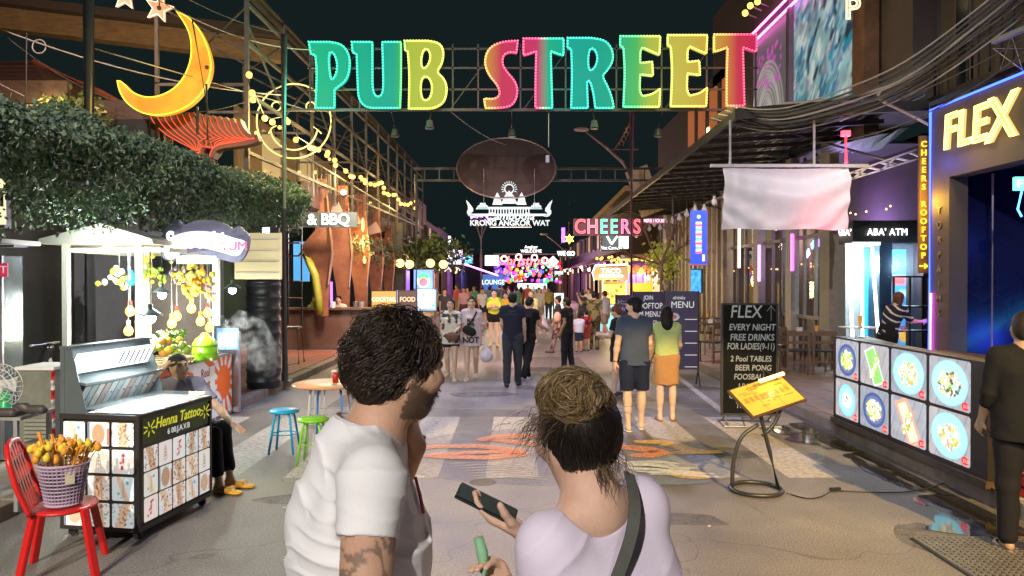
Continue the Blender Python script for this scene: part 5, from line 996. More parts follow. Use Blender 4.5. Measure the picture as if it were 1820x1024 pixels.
me = bpy.data.meshes.new('cloth'); me.from_pydata(P, [], [(j*(nx+1)+i, j*(nx+1)+i+1, (j+1)*(nx+1)+i+1, (j+1)*(nx+1)+i) for j in range(ny) for i in range(nx)]); me.polygons.foreach_set('use_smooth', [True]*len(me.polygons)); me.materials.append(mat('white_cloth', (.72, .70, .74), .45, var=.08, bump=.05, spec=.5)); link('cloth', me, WS)
MB().bar(at(1262, 295, 12), at(1542, 295, 12), .045, .05).build('hanging_bar', mat('bar_pale', (.55, .5, .52), .5), WS)
for x in (1297, 1446): MB().tube([at(x, 295, 12), at(x, 215, 12.4)], .02).build('hanger', mat('bar_pale', (.55, .5, .52), .5), WS)
lamp('SPOT', (5.2, 10.4, 4.3), (.86, .80, 1), 60, tuple(at(1398, 350, 12)), .1, 85, .5); lamp('POINT', tuple(at(1480, 398, 11.7)), (1, .05, .08), 5, size=.05)
# ---------------------------------------------------------------- upper floors, mural building
UB = thing('mural_building', 'upper floors with blue shard mural, graffiti panel and pink neon', 'building', (8, 20, 5)); BR2 = mat('brown_facade', (.11, .085, .075), .7, var=.35, scale=2)
MB().box((7.9, 20.5, 8.4), (1.0, 13.6, 6.4)).build('wall', BR2, UB)
def wall_paint(p, nm, x0, x1, ylo, yhi, mt_, X=7.36):
 """print on the x=X wall between picture columns x0<x1 (far to near)"""
 Y0 = X*F/(x0-CX); Y1 = X*F/(x1-CX); z0 = CZ+(HY-ylo)/F*Y0; z1 = CZ+(HY-yhi)/F*Y1; return Y0, Y1, z0, z1
Y0, Y1 = 7.36*F/(1405-CX), 7.36*F/(1516-CX); h = 4.6; p = Paint((Y0-Y1)/h, 90, (.30, .52, .58)); r_ = random.Random(9)
for k in range(330):
 a_ = r_.gauss(.85, .35); c_ = r_.choice([(.55, .72, .74), (.12, .30, .38), (.03, .05, .09), (.70, .78, .78), (.05, .22, .42), (.32, .30, .42), (.03, .30, .45)]); p.rect(r_.uniform(0, .8), r_.uniform(0, 1), r_.uniform(.01, .07), r_.uniform(.003, .022), c_, a_)
p.noise(9, .7, 3); p.mesh('mural', (7.36, Y0, 5.3), (0, -1, 0), (0, 0, 1), h, vmat('mural_print', .30, .5), UB)
Y0b, Y1b = 7.36*F/(1338-CX), 7.36*F/(1396-CX); p = Paint((Y0b-Y1b)/3.9, 90, (.16, .14, .16)); 
for k in range(14): p.ring(.30+.02*math.sin(k), .30, .05+.022*k, .006, (.62, .62, .60), .08+.028*k)
for k in range(50): p.rect(r_.uniform(.05, .6), r_.uniform(.55, .85), .02, .010, (.75, .12, .70), r_.uniform(0, 3))
for k in range(60): p.rect(r_.uniform(.1, .55), r_.uniform(.0, .35), .018, .008, (.45, .60, .05), r_.uniform(0, 3))
p.mesh('graffiti', (7.355, Y0b, 5.3), (0, -1, 0), (0, 0, 1), 3.9, vmat('mural_print', .30, .5), UB)
PNK = em('pink_neon2', (1, .12, .65), 6, True); X = 7.25
for dz in (0, .28): MB().tube([(X, 22.6, 9.35-dz), (X, 17.2, 9.35-dz+.0)], .035, 8).build('neon_line', PNK, UB)
for px in (1400, 1522): Y = X*F/(px-CX); MB().box((7.3, Y, 8), (.14, .16, 5.6)).build('pilaster', mat('mauve_pilaster', (.30, .20, .27), .5), UB)
MB().box((7.2, 7.3*F/(1545-CX), 8.2), (.3, .52, 7)).build('stone_column', mat('rough_brown_column', (.26, .14, .08), .8, var=.6, scale=3, bump=.6), UB)
text('letter', 'P', .62, at(1513, 18, 14.6), em('cream_face', (.9, .6, .4), .25), UB, ext=.04); text('neon_outline', 'P', .62, at(1513, 18, 14.5), em('cream_neon', (1, .75, .45), 1.3), UB, outline=.018); text('neon_outline', 'O', .62, at(1513, -24, 14.5), em('cream_neon', (1, .75, .45), 1.3), UB, outline=.018)
FLA = thing('frame_lamp_row', 'three yellow spotlights on brackets above the pink neon line', 'lamps', tuple(at(1335, 20, 21)))
for i, (x, y) in enumerate(((1323, 25), (1332, 12), (1345, 5))): MB().bar(at(x, y, 21), at(x+20, y+8, 21.2), .03, .03).build('bracket', GALV, FLA); MB().sph(at(x, y, 21), .09, 8, 6).build('bulb', em('spot_yellow', (1, .75, .1), 2.2), FLA)
# window wall behind cables
WB = thing('window_building', 'dark upper wall with tall lit and dark windows behind the cables', 'building', (7.9, 12, 5)); MB().box((8.2, 11.2, 7.6), (.6, 5.6, 5.6)).build('wall', BR2, WB)
for (xa, xb, ya, yb, lit) in ((1590, 1622, -40, 30, 1), (1630, 1664, -40, 28, 1), (1590, 1624, 40, 175, 0), (1632, 1664, 38, 90, 1), (1632, 1664, 96, 172, 2), (1700, 1722, -30, 170, 0)):
 X = 7.88; Ya, Yb = X*F/(xa-CX), X*F/(xb-CX); z0, z1 = gz(yb, Ya), gz(ya, Ya); fr_ = MB().box((X, (Ya+Yb)/2, (z0+z1)/2), (.05, Ya-Yb+.1, z1-z0+.1)).build('window', mat('grey_frame', (.12, .12, .13), .5), WB); MB().box((X-.03, (Ya+Yb)/2, (z0+z1)/2), (.012, Ya-Yb, z1-z0)).build('pane', [mat('dark_pane', (.02, .025, .03), .1), em('blue_pane', (.25, .38, .55), .55), em('dim_pane', (.12, .15, .2), .5)][lit], fr_)
m = MB(); 
for k in range(14): m.box((7.6, 13.2-k*.28, 5.6), (.03, .03, .9))
m.box((7.6, 11.4, 6.05), (.05, 4, .05)); m.box((7.6, 11.4, 5.15), (.2, 4, .08)); m.build('balcony_rail', DM, WB)
# orange lit block further along
OB = thing('orange_block', 'narrow building with orange lit ribbed cladding above the canopy edge', 'building', (7.4, 28, 5)); MB().box((8.0, 31, 6.2), (1.2, 13, 6.4)).build('wall', mat('olive_wall', (.10, .085, .065), .8), OB)
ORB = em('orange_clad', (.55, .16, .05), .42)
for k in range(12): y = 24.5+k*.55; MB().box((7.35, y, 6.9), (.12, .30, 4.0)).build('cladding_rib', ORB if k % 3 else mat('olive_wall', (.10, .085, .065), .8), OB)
MB().box((7.28, 27.5, 6.5), (.05, .25, 2.2)).build('lit_fixture', em('yellow_fix', (1, .75, .3), 4), OB); MB().box((7.25, 23.9, 6.6), (.05, .5, 1.8)).build('lit_fixture', em('yellow_fix', (1, .75, .3), 4), OB)
# cables
CBL = mat('cable_grey', (.10, .095, .09), .6, bump=0); CBP = mat('cable_pale', (.45, .42, .40), .6, bump=0)
def cable(name, a, b, sag, r, label, mt_=None, grp=None, wob=0, cat='cable'):
 a = Vector(a); b = Vector(b); n = 24; pts = []
 for i in range(n+1):
  t = i/n; p = a.lerp(b, t); p.z -= sag*4*t*(1-t)-wob*math.sin(t*14+a.x); pts.append(p)
 o = MB().tube(pts, r, 5).build(name, mt_ or CBL, None, True); tag(o, label, cat, grp); return o
for k in range(11):
 a = at(1830, -60+k*9, 9.0+.1*k); b = at(1300-4*k, 192+k*2.2, 13.2+.15*k); cable('overhead_cable', a, b, .55+.05*(k % 5), .013+.004*(k % 3), '%s cable of the thick bundle sagging across the right facade' % ('topmost second third fourth fifth middle seventh eighth ninth tenth lowest'.split()[k]), CBL if k % 3 else CBP, 'bundled cables across the right facade', .02)
for i, (p0, p1, sg, lb) in enumerate((((1830, 62), (1470, 215), .15, 'thin straight cable crossing below the bundle to the canopy'), ((1830, 88), (1440, 255), .3, 'lowest thin cable reaching under the canopy front'), ((1560, 162), (1648, 222), .0, ''))):
 if lb: cable('overhead_cable', at(*p0, 9.5), at(*p1, 12.8), sg, .010, lb, CBL)
o = MB().tube(resample(chaik_open([at(1568, 158, 11.8), at(1558, 168, 11.8), at(1562, 180, 11.8), at(1600, 196, 12), at(1648, 222, 12.3)], 3), .06, False), .024, 7).build('loop_cable', CBP, None, True); tag(o, 'thick pale cable looping down to the FLEX portal corner', 'cable')
o = MB().tube(resample(chaik_open([at(1830, -25, 9.4), at(1750, 35, 10), at(1660, 105, 11), at(1600, 145, 11.5), at(1562, 160, 11.8), at(1480, 178, 12.4), at(1380, 186, 13)], 3), .08, False), .022, 7).build('main_cable', CBP, None, True); tag(o, 'pale main cable running along the bottom of the bundle', 'cable')
SW = thing('wire_star', 'wire frame star standing on the blue lit portal top', 'decoration', tuple(at(1795, 135, 10.2))); m = MB(); sp = [at(1795+34*math.sin(k*2.513), 98-34*math.cos(k*2.513), 10.2) for k in range(5)]
m.tube(sp, .010, 5, closed=True); m.build('wire', GALV, SW)
TL = thing('tube_light', 'unlit fluorescent tube fitting above the wire star', 'lamp', tuple(at(1795, 65, 10.0))); MB().bar(at(1762, 76, 10.2), at(1825, 50, 9.8), .09, .06).build('housing', GALV, TL)
# ================================================================ STREET SIGN ON THE GANTRY
SGN = thing('street_sign', 'rainbow LED sign reading PUB STREET on a steel gantry over the road', 'sign', (0, 14.7, 5.2)); YS = 14.7
PL = {
'P': ([[(0, 1, 1), (.50, 1, 1), (.80, .97), (.98, .82), (1, .62), (.92, .42), (.66, .30), (.62, .27, 1), (.62, 0, 1), (.16, 0, 1), (.20, .55), (.16, .80, 1), (.05, .82, 1)], [(.50, .86), (.62, .83), (.70, .66), (.66, .50), (.56, .42), (.52, .46), (.48, .70)]]),
'U': ([[(0, 1, 1), (.42, 1, 1), (.42, .60), (.42, .25), (.52, .15), (.64, .22), (.64, .50), (.62, 1, 1), (1, 1, 1), (1, .40), (.98, 0, 1), (.60, 0), (.30, 0), (.14, .12), (.12, .35), (.10, .82, 1), (.02, .84, 1)]]),
'B': ([[(0, 1, 1), (.55, 1, 1), (.82, .97), (.92, .85), (.88, .66), (.74, .54), (.92, .45), (1, .30), (.94, .10), (.72, .01), (.55, 0, 1), (.10, 0, 1), (.12, .5), (.08, .84, 1), (.02, .86, 1)], [(.44, .88), (.56, .88), (.62, .76), (.54, .62), (.42, .58), (.38, .70)], [(.44, .48), (.58, .46), (.66, .32), (.60, .14), (.44, .11), (.38, .22), (.38, .38)]]),
'S': ([[(1, 1, 1), (.55, .99), (.16, .90), (.02, .70), (.14, .50), (.42, .34), (.50, .20), (.34, .13), (.02, .14, 1), (.06, 0, 1), (.55, 0), (.86, .04), (1, .20), (.96, .38), (.66, .55), (.54, .66), (.58, .80), (.80, .84), (.96, .82, 1)]]),
'T': ([[(0, 1, 1), (1, 1, 1), (1, .76, 1), (.86, .78), (.68, .82, 1), (.70, .4), (.72, 0, 1), (.30, 0, 1), (.30, .4), (.32, .82, 1), (.14, .78), (0, .76, 1)]]),
'R': ([[(0, 1, 1), (.50, 1, 1), (.82, .97), (.98, .82), (.98, .66), (.84, .52), (.74, .46), (.86, .32), (.96, .15), (1, 0, 1), (.60, 0, 1), (.56, .22), (.48, .40), (.42, .38, 1), (.44, 0, 1), (.08, 0, 1), (.10, .5), (.08, .84, 1), (.0, .86, 1)], [(.48, .86), (.60, .84), (.66, .70), (.58, .56), (.46, .52), (.44, .70)]]),
'E': ([[(0, 1, 1), (1, 1, 1), (.98, .74, 1), (.80, .78), (.56, .84, 1), (.50, .80), (.50, .62, 1), (.80, .64, 1), (.82, .44, 1), (.50, .46, 1), (.48, .22), (.56, .15, 1), (.82, .18), (1, .26, 1), (.98, 0, 1), (.08, 0, 1), (.12, .5), (.08, .84, 1), (.0, .86, 1)]])}
def rainbow(key, e, white=0.):
 m, t, b = _new(key); N = t.nodes; L = t.links; g = N.new('ShaderNodeNewGeometry'); s = N.new('ShaderNodeSeparateXYZ'); r = N.new('ShaderNodeMapRange'); r.inputs[1].default_value = gx(553, YS); r.inputs[2].default_value = gx(1340, YS)
 c = N.new('ShaderNodeValToRGB'); E = c.color_ramp.elements; C_ = [(0, (0, .85, .42)), (.09, (0, .75, .42)), (.19, (0, .66, .46)), (.205, (.05, .8, .2)), (.225, (.75, .9, .08)), (.31, (.85, .9, .1)), (.37, (1, .45, .06)), (.40, (1, .45, .08)), (.43, (1, .05, .16)), (.51, (1, .05, .22)), (.535, (0, .75, .42)), (.60, (0, .66, .50)), (.66, (0, .65, .45)), (.73, (.1, .85, .2)), (.76, (.7, .9, .1)), (.82, (.95, .85, .12)), (.89, (1, .68, .08)), (.93, (1, .40, .07)), (.955, (1, .05, .12)), (1, (1, .03, .15))]
 while len(E) < len(C_): E.new(.5)
 for e_, (p, q) in zip(E, C_): e_.position = p; e_.color = (*[x*(1-white)+white for x in q], 1)
 L.new(g.outputs['Position'], s.inputs[0]); L.new(s.outputs[0], r.inputs[0]); L.new(r.outputs[0], c.inputs[0]); L.new(c.outputs[0], b.inputs['Emission Color']); b.inputs['Emission Strength'].default_value = e
 b.inputs['Base Color'].default_value = (.02, .02, .02, 1); b.inputs['Specular IOR Level'].default_value = 0; m.cycles.emission_sampling = 'NONE'; MATS[key] = m; return m
RF = rainbow('rainbow_face', .38, .0); RE = rainbow('rainbow_edge', 1.0, .0); RD = rainbow('rainbow_led', 1.7, .10); RH = rainbow('rainbow_glow', .16, 0)
for ch, x0, x1, y0, y1 in (('P', 555, 627, 82, 197), ('U', 630, 716, 82, 197), ('B', 722, 797, 80, 198), ('S', 860, 920, 80, 197), ('T', 930, 1000, 76, 197), ('R', 1007, 1088, 75, 197), ('E', 1099, 1169, 72, 195), ('E', 1182, 1251, 70, 194), ('T', 1263, 1337, 69, 193)):
 o = V(gx(x0, YS), YS-.14, gz(y1, YS)); w_ = gx(x1, YS)-gx(x0, YS); h_ = gz(y0, YS)-gz(y1, YS); spl = [[(x*w_, y*h_) for x, y in chaikin(s, 3)] for s in PL[ch]]
 me = shape2d(spl, .05); place_mesh(me, o, (1, 0, 0), (0, 0, 1)); me.materials.clear(); me.materials.append(RF); lt = link('letter', me, SGN)
 m = MB(); d = MB()
 for s in spl:
  q = [o+V(p[0], -.055, p[1]) for p in resample([(x, y, 0) for x, y in s], .03)]; m.tube(q, .019, 5, closed=True)
  for p in resample([tuple(v) for v in q], .058): d.sph(p+V(0, -.028, 0), .019, 6, 4)
 m.build('edge_strip', RE, lt); o_ = d.build('led_dots', RD, lt); o_['kind'] = 'stuff'
m = MB()
for py in (88, 122, 160, 196): m.bar(at(548, py, YS), at(1345, py, YS), .03, .03)
for px in (552, 640, 805, 850, 925, 1005, 1095, 1175, 1255, 1342): m.bar(at(px, 80, YS), at(px, 198, YS), .03, .03)
for px in (560, 800, 930, 1180): m.bar(at(px, 196, YS), at(px+80, 88, YS), .015, .015)
m.bar(at(505, 196, YS), at(1420, 196, YS), .05, .05); m.build('gantry_rails', mat('dark_rail', (.07, .07, .07), .6, .3), SGN)
# the sign's own light: LEDs over the whole board
for px, c in ((590, (.1, 1, .6)), (675, (.1, .9, .7)), (760, (.85, 1, .2)), (890, (1, .2, .3)), (1000, (.2, .9, .7)), (1135, (.7, 1, .3)), (1220, (1, .8, .2)), (1300, (1, .2, .2))): lamp('POINT', tuple(at(px, 140, YS-.9)), c, 30, size=.35)
for a, b, sg, lb in ((at(800, 198, YS), at(900, 258, 22), .1, 'thin guy wire from the street sign to the round disc'), (at(975, 200, YS), at(975, 262, YS), .0, 'short wire hanging straight down from the street sign')): cable('guy_wire', a, b, sg, .008, lb, CBP)
WSW = thing('wire_switch', 'small box hanging on the wire below the street sign', 'switch', tuple(at(974, 285, YS))); MB().box(tuple(at(973, 283, YS)), (.07, .04, .14)).build('casing', mat('lilac_box', (.4, .38, .6), .4), WSW)
# ---------------------------------------------------------------- round disc, cross truss, temple sign
TR = thing('cross_truss', 'dark ladder truss spanning the street behind the round disc', 'truss', (0, 24, 5)); YT_ = 24.; m = MB()
for py in (300, 321): m.bar(at(735, py, YT_), at(1200, py, YT_), .07, .07)
for px in range(755, 1190, 26): m.bar(at(px, 300, YT_), at(px, 321, YT_), .04, .04)
m.build('truss_bars', mat('truss_dark', (.06, .07, .075), .5, .4), TR)
for px in (740, 1196): MB().tube([at(px, 310, YT_), V(gx(px, YT_), YT_, 0)], .06, 8).build('post', mat('truss_dark', (.06, .07, .075), .5, .4), TR)
RD_ = thing('round_disc', 'large dark round ribbed disc hanging tilted over the street', 'disc', tuple(at(900, 297, 22))); c = at(900, 297, 22.5); r_ = 1.5; Rx = Matrix.Rotation(R(46), 3, 'X'); DK = mat('disc_membrane', (.10, .075, .075), .6, var=.3, scale=2)
def dp(a, r, z=0): return c+Rx@V(r*math.cos(a), r*math.sin(a), z)
for k in range(10):
 a0, a1 = k*2*math.pi/10+.2, (k+1)*2*math.pi/10+.2; m = MB(); n = 5; vs = [dp(0, 0, .1)]+[dp(a0+(a1-a0)*i/n, r_, 0) for i in range(n+1)]; m.add(vs, [(0, i+1, i+2) for i in range(n)]); m.build('panel', DK, RD_); MB().tube([dp(a0, 0, .07), dp(a0, r_, -.03)], .02, 5).build('rib', mat('rib_brown', (.22, .17, .17), .5) if k not in (2, 5) else GALV, RD_)
MB().tube([dp(2*math.pi*k/60, r_) for k in range(60)], .025, 6, closed=True).build('rim', mat('rim_steel', (.35, .28, .30), .4, .6), RD_)
TS = thing('temple_sign', 'white lit temple outline sign reading Cambodia Krong Angkor Wat', 'sign', tuple(at(905, 365, 21.5))); Y_ = 21.5; WN = em('pale_cyan_white', (.72, .92, .92), .42)
def pz(name, pts, it=0, y=Y_, mt_=WN, th=.04): return MB().prism(pl(chaikin(pts, it) if it else pts, y), (0, y+th, 0), (1, 0, 0), (0, 0, 1), th).build(name, mt_, TS)
for cx_, b, t, w_ in ((905, 362, 342, 15), (884, 364, 345, 9), (927, 364, 345, 9)):
 pz('tower', [(cx_-w_, b), (cx_-w_*.75, b-6), (cx_-w_*.62, b-12), (cx_-w_*.38, t+3), (cx_, t-3), (cx_+w_*.38, t+3), (cx_+w_*.62, b-12), (cx_+w_*.75, b-6), (cx_+w_, b)]); 
 for k in range(3): MB().bar(at(cx_-w_*.5, b-5*k-3, Y_-.03), at(cx_+w_*.5, b-5*k-3, Y_-.03), .012, .012).build('ledge_line', BLK, TS)
for cx_ in (858, 953): pz('small_tower', [(cx_-9, 372), (cx_-9, 366), (cx_-5, 364), (cx_-5, 361), (cx_+5, 361), (cx_+5, 364), (cx_+9, 366), (cx_+9, 372)])
pz('roof_band', [(848, 368), (960, 368), (964, 372), (846, 372)]); pz('base_band', [(838, 380), (970, 380), (976, 384), (832, 384)])
for k in range(15): MB().bar(at(870+k*5, 372, Y_), at(870+k*5, 380, Y_), .03 if k % 4 else .07, .03).build('column', WN, TS)
for s_ in (-1, 1): pz('naga', [(905+s_*70, 380), (905+s_*62, 374), (905+s_*70, 362), (905+s_*78, 354), (905+s_*72, 370), (905+s_*76, 378), (905+s_*70, 386), (905+s_*58, 384)], 1)
MB().tube([at(905+8*math.cos(t), 336-8*math.sin(t), Y_) for t in [2*math.pi*k/20 for k in range(20)]], .022, 5, closed=True).build('halo', WN, TS)
for k in range(13): a = -.4+k*(math.pi+.8)/12; MB().bar(at(905+10*math.cos(a), 336-10*math.sin(a), Y_), at(905+14*math.cos(a), 336-14*math.sin(a), Y_), .02, .02).build('ray', WN, TS)
text('lettering', 'Cambodia', .30, at(906, 385, Y_-.06), WN, TS, ext=.01, sx=1.15, shear=.2, offset=.006); text('lettering', 'KRONG ANGKOR WAT', .22, at(906, 397, Y_-.05), WN, TS, ext=.01, sx=.98, offset=.007)
lamp('POINT', tuple(at(905, 375, Y_-.8)), (.8, 1, 1), 30, size=.5); MB().bar(at(870, 404, Y_), at(945, 404, Y_), .02, .02).build('hanging_rail', GALV, TS)
for px in (860, 950): MB().tube([at(px, 368, Y_), at(px, 300, Y_)], .008, 4).build('hanger', GALV, TS)
# ---------------------------------------------------------------- street lamps (unlit ornamental)
def street_lamp(px, Y, zt, label, left=True, sc_=1):
 x = gx(px, Y); t = thing('street_lamp', label, 'street lamp', (x, Y, 0), 0, 'ornamental street lamps'); MT = mat('lamp_post_paint', (.26, .15, .17), .5, .3); m = MB(); m.tube([V(x, Y, 0), V(x, Y, zt)], .065, 10); m.build('shaft', MT, t, True); s = -1 if left else 1
 m = MB(); m.tube([V(x, Y, zt-1.9*sc_), V(x+s*.25*sc_, Y, zt-1.45*sc_), V(x+s*.75*sc_, Y, zt-1.0*sc_), V(x+s*1.25*sc_, Y, zt-.62*sc_)], [.05, .05, .04, .03], 8); m.tube([V(x+s*.55*sc_, Y, zt-1.1*sc_), V(x, Y, zt-1.1*sc_), V(x-s*.2*sc_, Y, zt-1.1*sc_)], .025, 6); m.build('arm', MT, t, True)
 s_ = SDF(V(x+s*1.38*sc_, Y, zt-.52*sc_)-V(.3, .15, .15), V(x+s*1.38*sc_, Y, zt-.52*sc_)+V(.3, .15, .15), .02); s_.ell(V(x+s*1.38*sc_, Y, zt-.55*sc_), (.22*sc_, .09, .06)); s_.mesh('lamp_head', mat('lamp_head_pale', (.5, .35, .35), .4), t)
 m = MB()
 for k in range(4): q = V(x+s*(.09+.06*k)*sc_, Y, zt-(.55+.13*k)*sc_); m.tube([q+V(.07*math.cos(a), 0, .07*math.sin(a)) for a in [1.2*j-1 for j in range(5)]], .018, 5)
 m.tube([V(x, Y, zt-.25), V(x+s*.15*sc_, Y, zt-.6*sc_), V(x+s*.45*sc_, Y, zt-1.08*sc_)], .022, 5); m.build('scroll_ornament', mat('scroll_red', (.50, .20, .15), .5), t); MB().sph((x, Y, zt+.05), (.06, .06, .10), 8, 6).build('finial', MT, t)
street_lamp(1122, 20.5, 6.65, 'ornamental street lamp post with scroll arm under the letter E'); street_lamp(1012, 40, 5.0, 'smaller distant street lamp beside the yellow star light')
# ---------------------------------------------------------------- upper left: moon, stars, red fin tree, smiley, hut, beam
MO_ = thing('moon_lamp', 'large glowing yellow crescent moon above the red fin sculpture', 'lamp', tuple(at(300, 200, 12.6))); mp = chaikin([(318, 24, 1), (340, 34), (362, 60), (378, 100), (380, 130), (366, 165), (340, 192), (300, 207), (262, 206), (232, 188), (218, 166), (214, 146, 1), (222, 148), (240, 168), (270, 178), (305, 168), (330, 145), (345, 110), (345, 70), (332, 42)], 2); Yp = 12.6
me = shape2d([pl(mp, Yp)], .07); place_mesh(me, (0, Yp, 0), (1, 0, 0), (0, 0, 1)); me.materials.clear()
def glowmat(key, c1, c2, e):
 m, t, b = _new(key); N = t.nodes; L = t.links; tc = N.new('ShaderNodeTexCoord'); n = N.new('ShaderNodeTexNoise'); n.inputs['Scale'].default_value = 2.2; r = N.new('ShaderNodeValToRGB'); r.color_ramp.elements[0].position = .35; r.color_ramp.elements[1].position = .65; r.color_ramp.elements[0].color = (*c1, 1); r.color_ramp.elements[1].color = (*c2, 1)
 L.new(tc.outputs['Object'], n.inputs['Vector']); L.new(n.outputs[0], r.inputs[0]); L.new(r.outputs[0], b.inputs['Emission Color']); b.inputs['Base Color'].default_value = (*(x*.1 for x in c1), 1); b.inputs['Emission Strength'].default_value = e; m.cycles.emission_sampling = 'NONE'; MATS[key] = m; return m
MG = glowmat('moon_glow', (1, .36, .02), (1, .60, .03), .62); me.materials.append(MG); link('crescent', me, MO_); YB = em('yellow_edge', (1, .75, .06), 1.3)
MB().tube([V(gx(x, Yp), Yp-.07, gz(y, Yp)) for x, y in mp], .012, 5, closed=True).build('edge_light', YB, MO_)
m = MB(); m.tube([at(343, 33, Yp-.1), at(372, 206, Yp-.1)], .014); m.tube([at(352, 190, Yp-.1), at(352, 240, Yp)], .02); m.tube([at(368, 150, Yp-.1), at(370, 250, Yp)], .02); m.build('support_rod', BLK, MO_); MB().sph(at(369, 121, Yp-.08), .035, 8, 6).build('fixing_knob', DWOOD, MO_); lamp('POINT', tuple(at(300, 150, Yp-.7)), (1, .65, .1), 25, size=.5)
for (x, y, r_, ro, lb) in ((285, 16, 26, .25, 'pale orange glowing star just above the crescent moon'), (225, -4, 24, .1, 'orange glowing star cut by the top edge left of the other')):
 t = thing('star_lamp', lb, 'lamp', tuple(at(x, y, Yp)), 0, 'star lamps above the moon'); P = [(x+(r_ if k % 2 == 0 else r_*.42)*math.sin(k*math.pi/5+ro), y-(r_ if k % 2 == 0 else r_*.42)*math.cos(k*math.pi/5+ro)) for k in range(10)]
 MB().prism(pl(P, Yp), (0, Yp+.05, 0), (1, 0, 0), (0, 0, 1), .05).build('star_body', glowmat('star_glow%d' % x, (1, .30, .12), (1, .55, .30), .75), t); MB().tube([V(gx(a, Yp), Yp-.01, gz(b, Yp)) for a, b in P], .010, 5, closed=True).build('edge_light', em('star_edge', (1, .8, .5), 1.6), t); MB().sph(at(x, y, Yp-.03), .04, 8, 6).build('fixing_knob', DWOOD, t); MB().tube([at(x, y, Yp), at(x+6, -60, Yp)], .012).build('hanger', BLK, t)
FT_ = thing('fin_tree', 'red neon edged tree sculpture of curved slatted fins under the moon', 'sculpture', tuple(at(375, 290, 13))); RFM = mat('red_fin', (.26, .11, .06), .5, var=.3); RN = em('red_neon', (1, .13, .06), .75)
for k in range(15):
 t_ = k/14; xt = 274+t_*166; yt = 200+10*abs(t_-.3)+t_*14; Yk = 13.2-.04*k
 if t_ < .5: W_f = [(xt-4, yt-2), (xt+4, yt+14), (xt+20, yt+30), (xt+46-20*t_, yt+46), (350+14*t_, 264), (358+20*t_, 292)]
 else: W_f = [(xt-16, yt-8), (xt-10, yt+10), (xt+4, yt+24), (xt+16, 242), (min(460, xt+22), 248), (xt-8, 256), (400-18*t_, 262), (376, 280)]
 C_ = [V(gx(p.x, Yk), 0, gz(p.y, Yk)) for p in resample(chaik_open([(x, y, 0) for x, y in W_f], 2), 6, False)]; n = len(C_); L1, L2 = [], []
 for i, p in enumerate(C_):
  d = (C_[min(i+1, n-1)]-C_[max(i-1, 0)]).normalized(); w_ = .09*(1-.6*abs(i/n-.35)); L1.append((p.x-d.z*w_*-.5, p.z+d.x*w_*-.5)); L2.append((p.x+d.z*w_*-.5, p.z-d.x*w_*-.5))
 m = MB(); q_ = [V(x, Yk, z_) for x, z_ in L1]+[V(x, Yk, z_) for x, z_ in L2]+[V(x, Yk+.22, z_) for x, z_ in L1]+[V(x, Yk+.22, z_) for x, z_ in L2]
 m.add(q_, [f_ for i in range(n-1) for f_ in ((i, i+1, n+i+1, n+i), (2*n+i, 3*n+i, 3*n+i+1, 2*n+i+1), (i, 2*n+i, 2*n+i+1, i+1), (n+i, n+i+1, 3*n+i+1, 3*n+i))]); m.build('fin', RFM, FT_); MB().tube([V(x, Yk-.008, z_) for x, z_ in L1], .009, 5).build('neon_edge', RN, FT_)
for a in range(5): MB().tube([at(355+8*a, 240, 13.2), at(362+4*a, 292, 13.2)], .05, 6).build('trunk_bar', RFM, FT_)
lamp('POINT', tuple(at(370, 235, 12)), (1, .45, .25), 9, size=.4)
SM = thing('smiley_neon', 'round yellow neon smiley face on the steel frame beside the sign', 'neon sign', tuple(at(523, 282, 15.5))); YN2 = em('pale_yellow_neon', (1, .85, .28), .95); Yn = 15.5
def loop(cx_, cy_, r, a0=0, a1=2*math.pi, n=40, ry=None): return [at(cx_+r*math.cos(a0+(a1-a0)*i/n), cy_+(ry or r)*math.sin(a0+(a1-a0)*i/n), Yn) for i in range(n+(a1-a0 < 6.2))]
MB().tube(loop(523, 216, 66), .017, 6, closed=True).build('face_ring', YN2, SM)
for x in (492, 553): MB().tube(loop(x, 190, 8, n=16), .015, 6, closed=True).build('eye', YN2, SM)
MB().tube(loop(523, 225, 42, .15, math.pi-.15), .017, 6).build('smile', YN2, SM); MB().tube([at(478, 238, Yn), at(484, 228, Yn), at(492, 224, Yn)], .015, 6).build('cheek', YN2, SM); MB().tube([at(558, 226, Yn), at(566, 232, Yn), at(572, 238, Yn)], .015, 6).build('cheek', YN2, SM)
lamp('POINT', tuple(at(523, 216, Yn-.5)), (1, .9, .4), 26, size=.5); pole('white_pole', 'pale pole standing in front of the neon smiley', 'pole', (gx(505, 14.9), 14.9, .12), (gx(505, 14.9), 14.9, gz(72, 14.9)), .045, mat('pink_white_pole', (.55, .42, .52), .5))
# hut with hipped roof behind awning
HT_ = thing('rooftop_hut', 'brown rooftop hut with hipped roof and yellow lit eaves', 'building', (-8, 13, 3.5)); HW = mat('hut_brown', (.12, .075, .055), .7, var=.35, scale=3); Yh = 13.
m = MB(); z = lambda y: gz(y, Yh); X = lambda x: gx(x, Yh)
m.add([(X(-90), Yh, z(180)), (X(110), Yh, z(180)), (gx(60, 15.5), Yh+2.5, gz(112, 15.5)), (gx(-90, 15.5), Yh+2.5, gz(112, 15.5)), (gx(262, 16), 16, gz(212, 16)), ], [(0, 1, 2, 3), (1, 4, 2)]); m.build('roof', mat('hut_roof_tile', (.13, .06, .05), .7, var=.5, scale=8, bump=.4), HT_)
for k in range(9):
 y0 = 113+k*7.4; yy = Yh+2.45-k*.27; MB().bar((gx(-90, yy), yy, gz(y0-1, yy)), (gx(60+5.6*k, yy), yy, gz(y0-1, yy)), .05, .03).build('tile_row', mat('hut_roof_tile', (.13, .06, .05), .7, var=.5, scale=8, bump=.4), HT_)
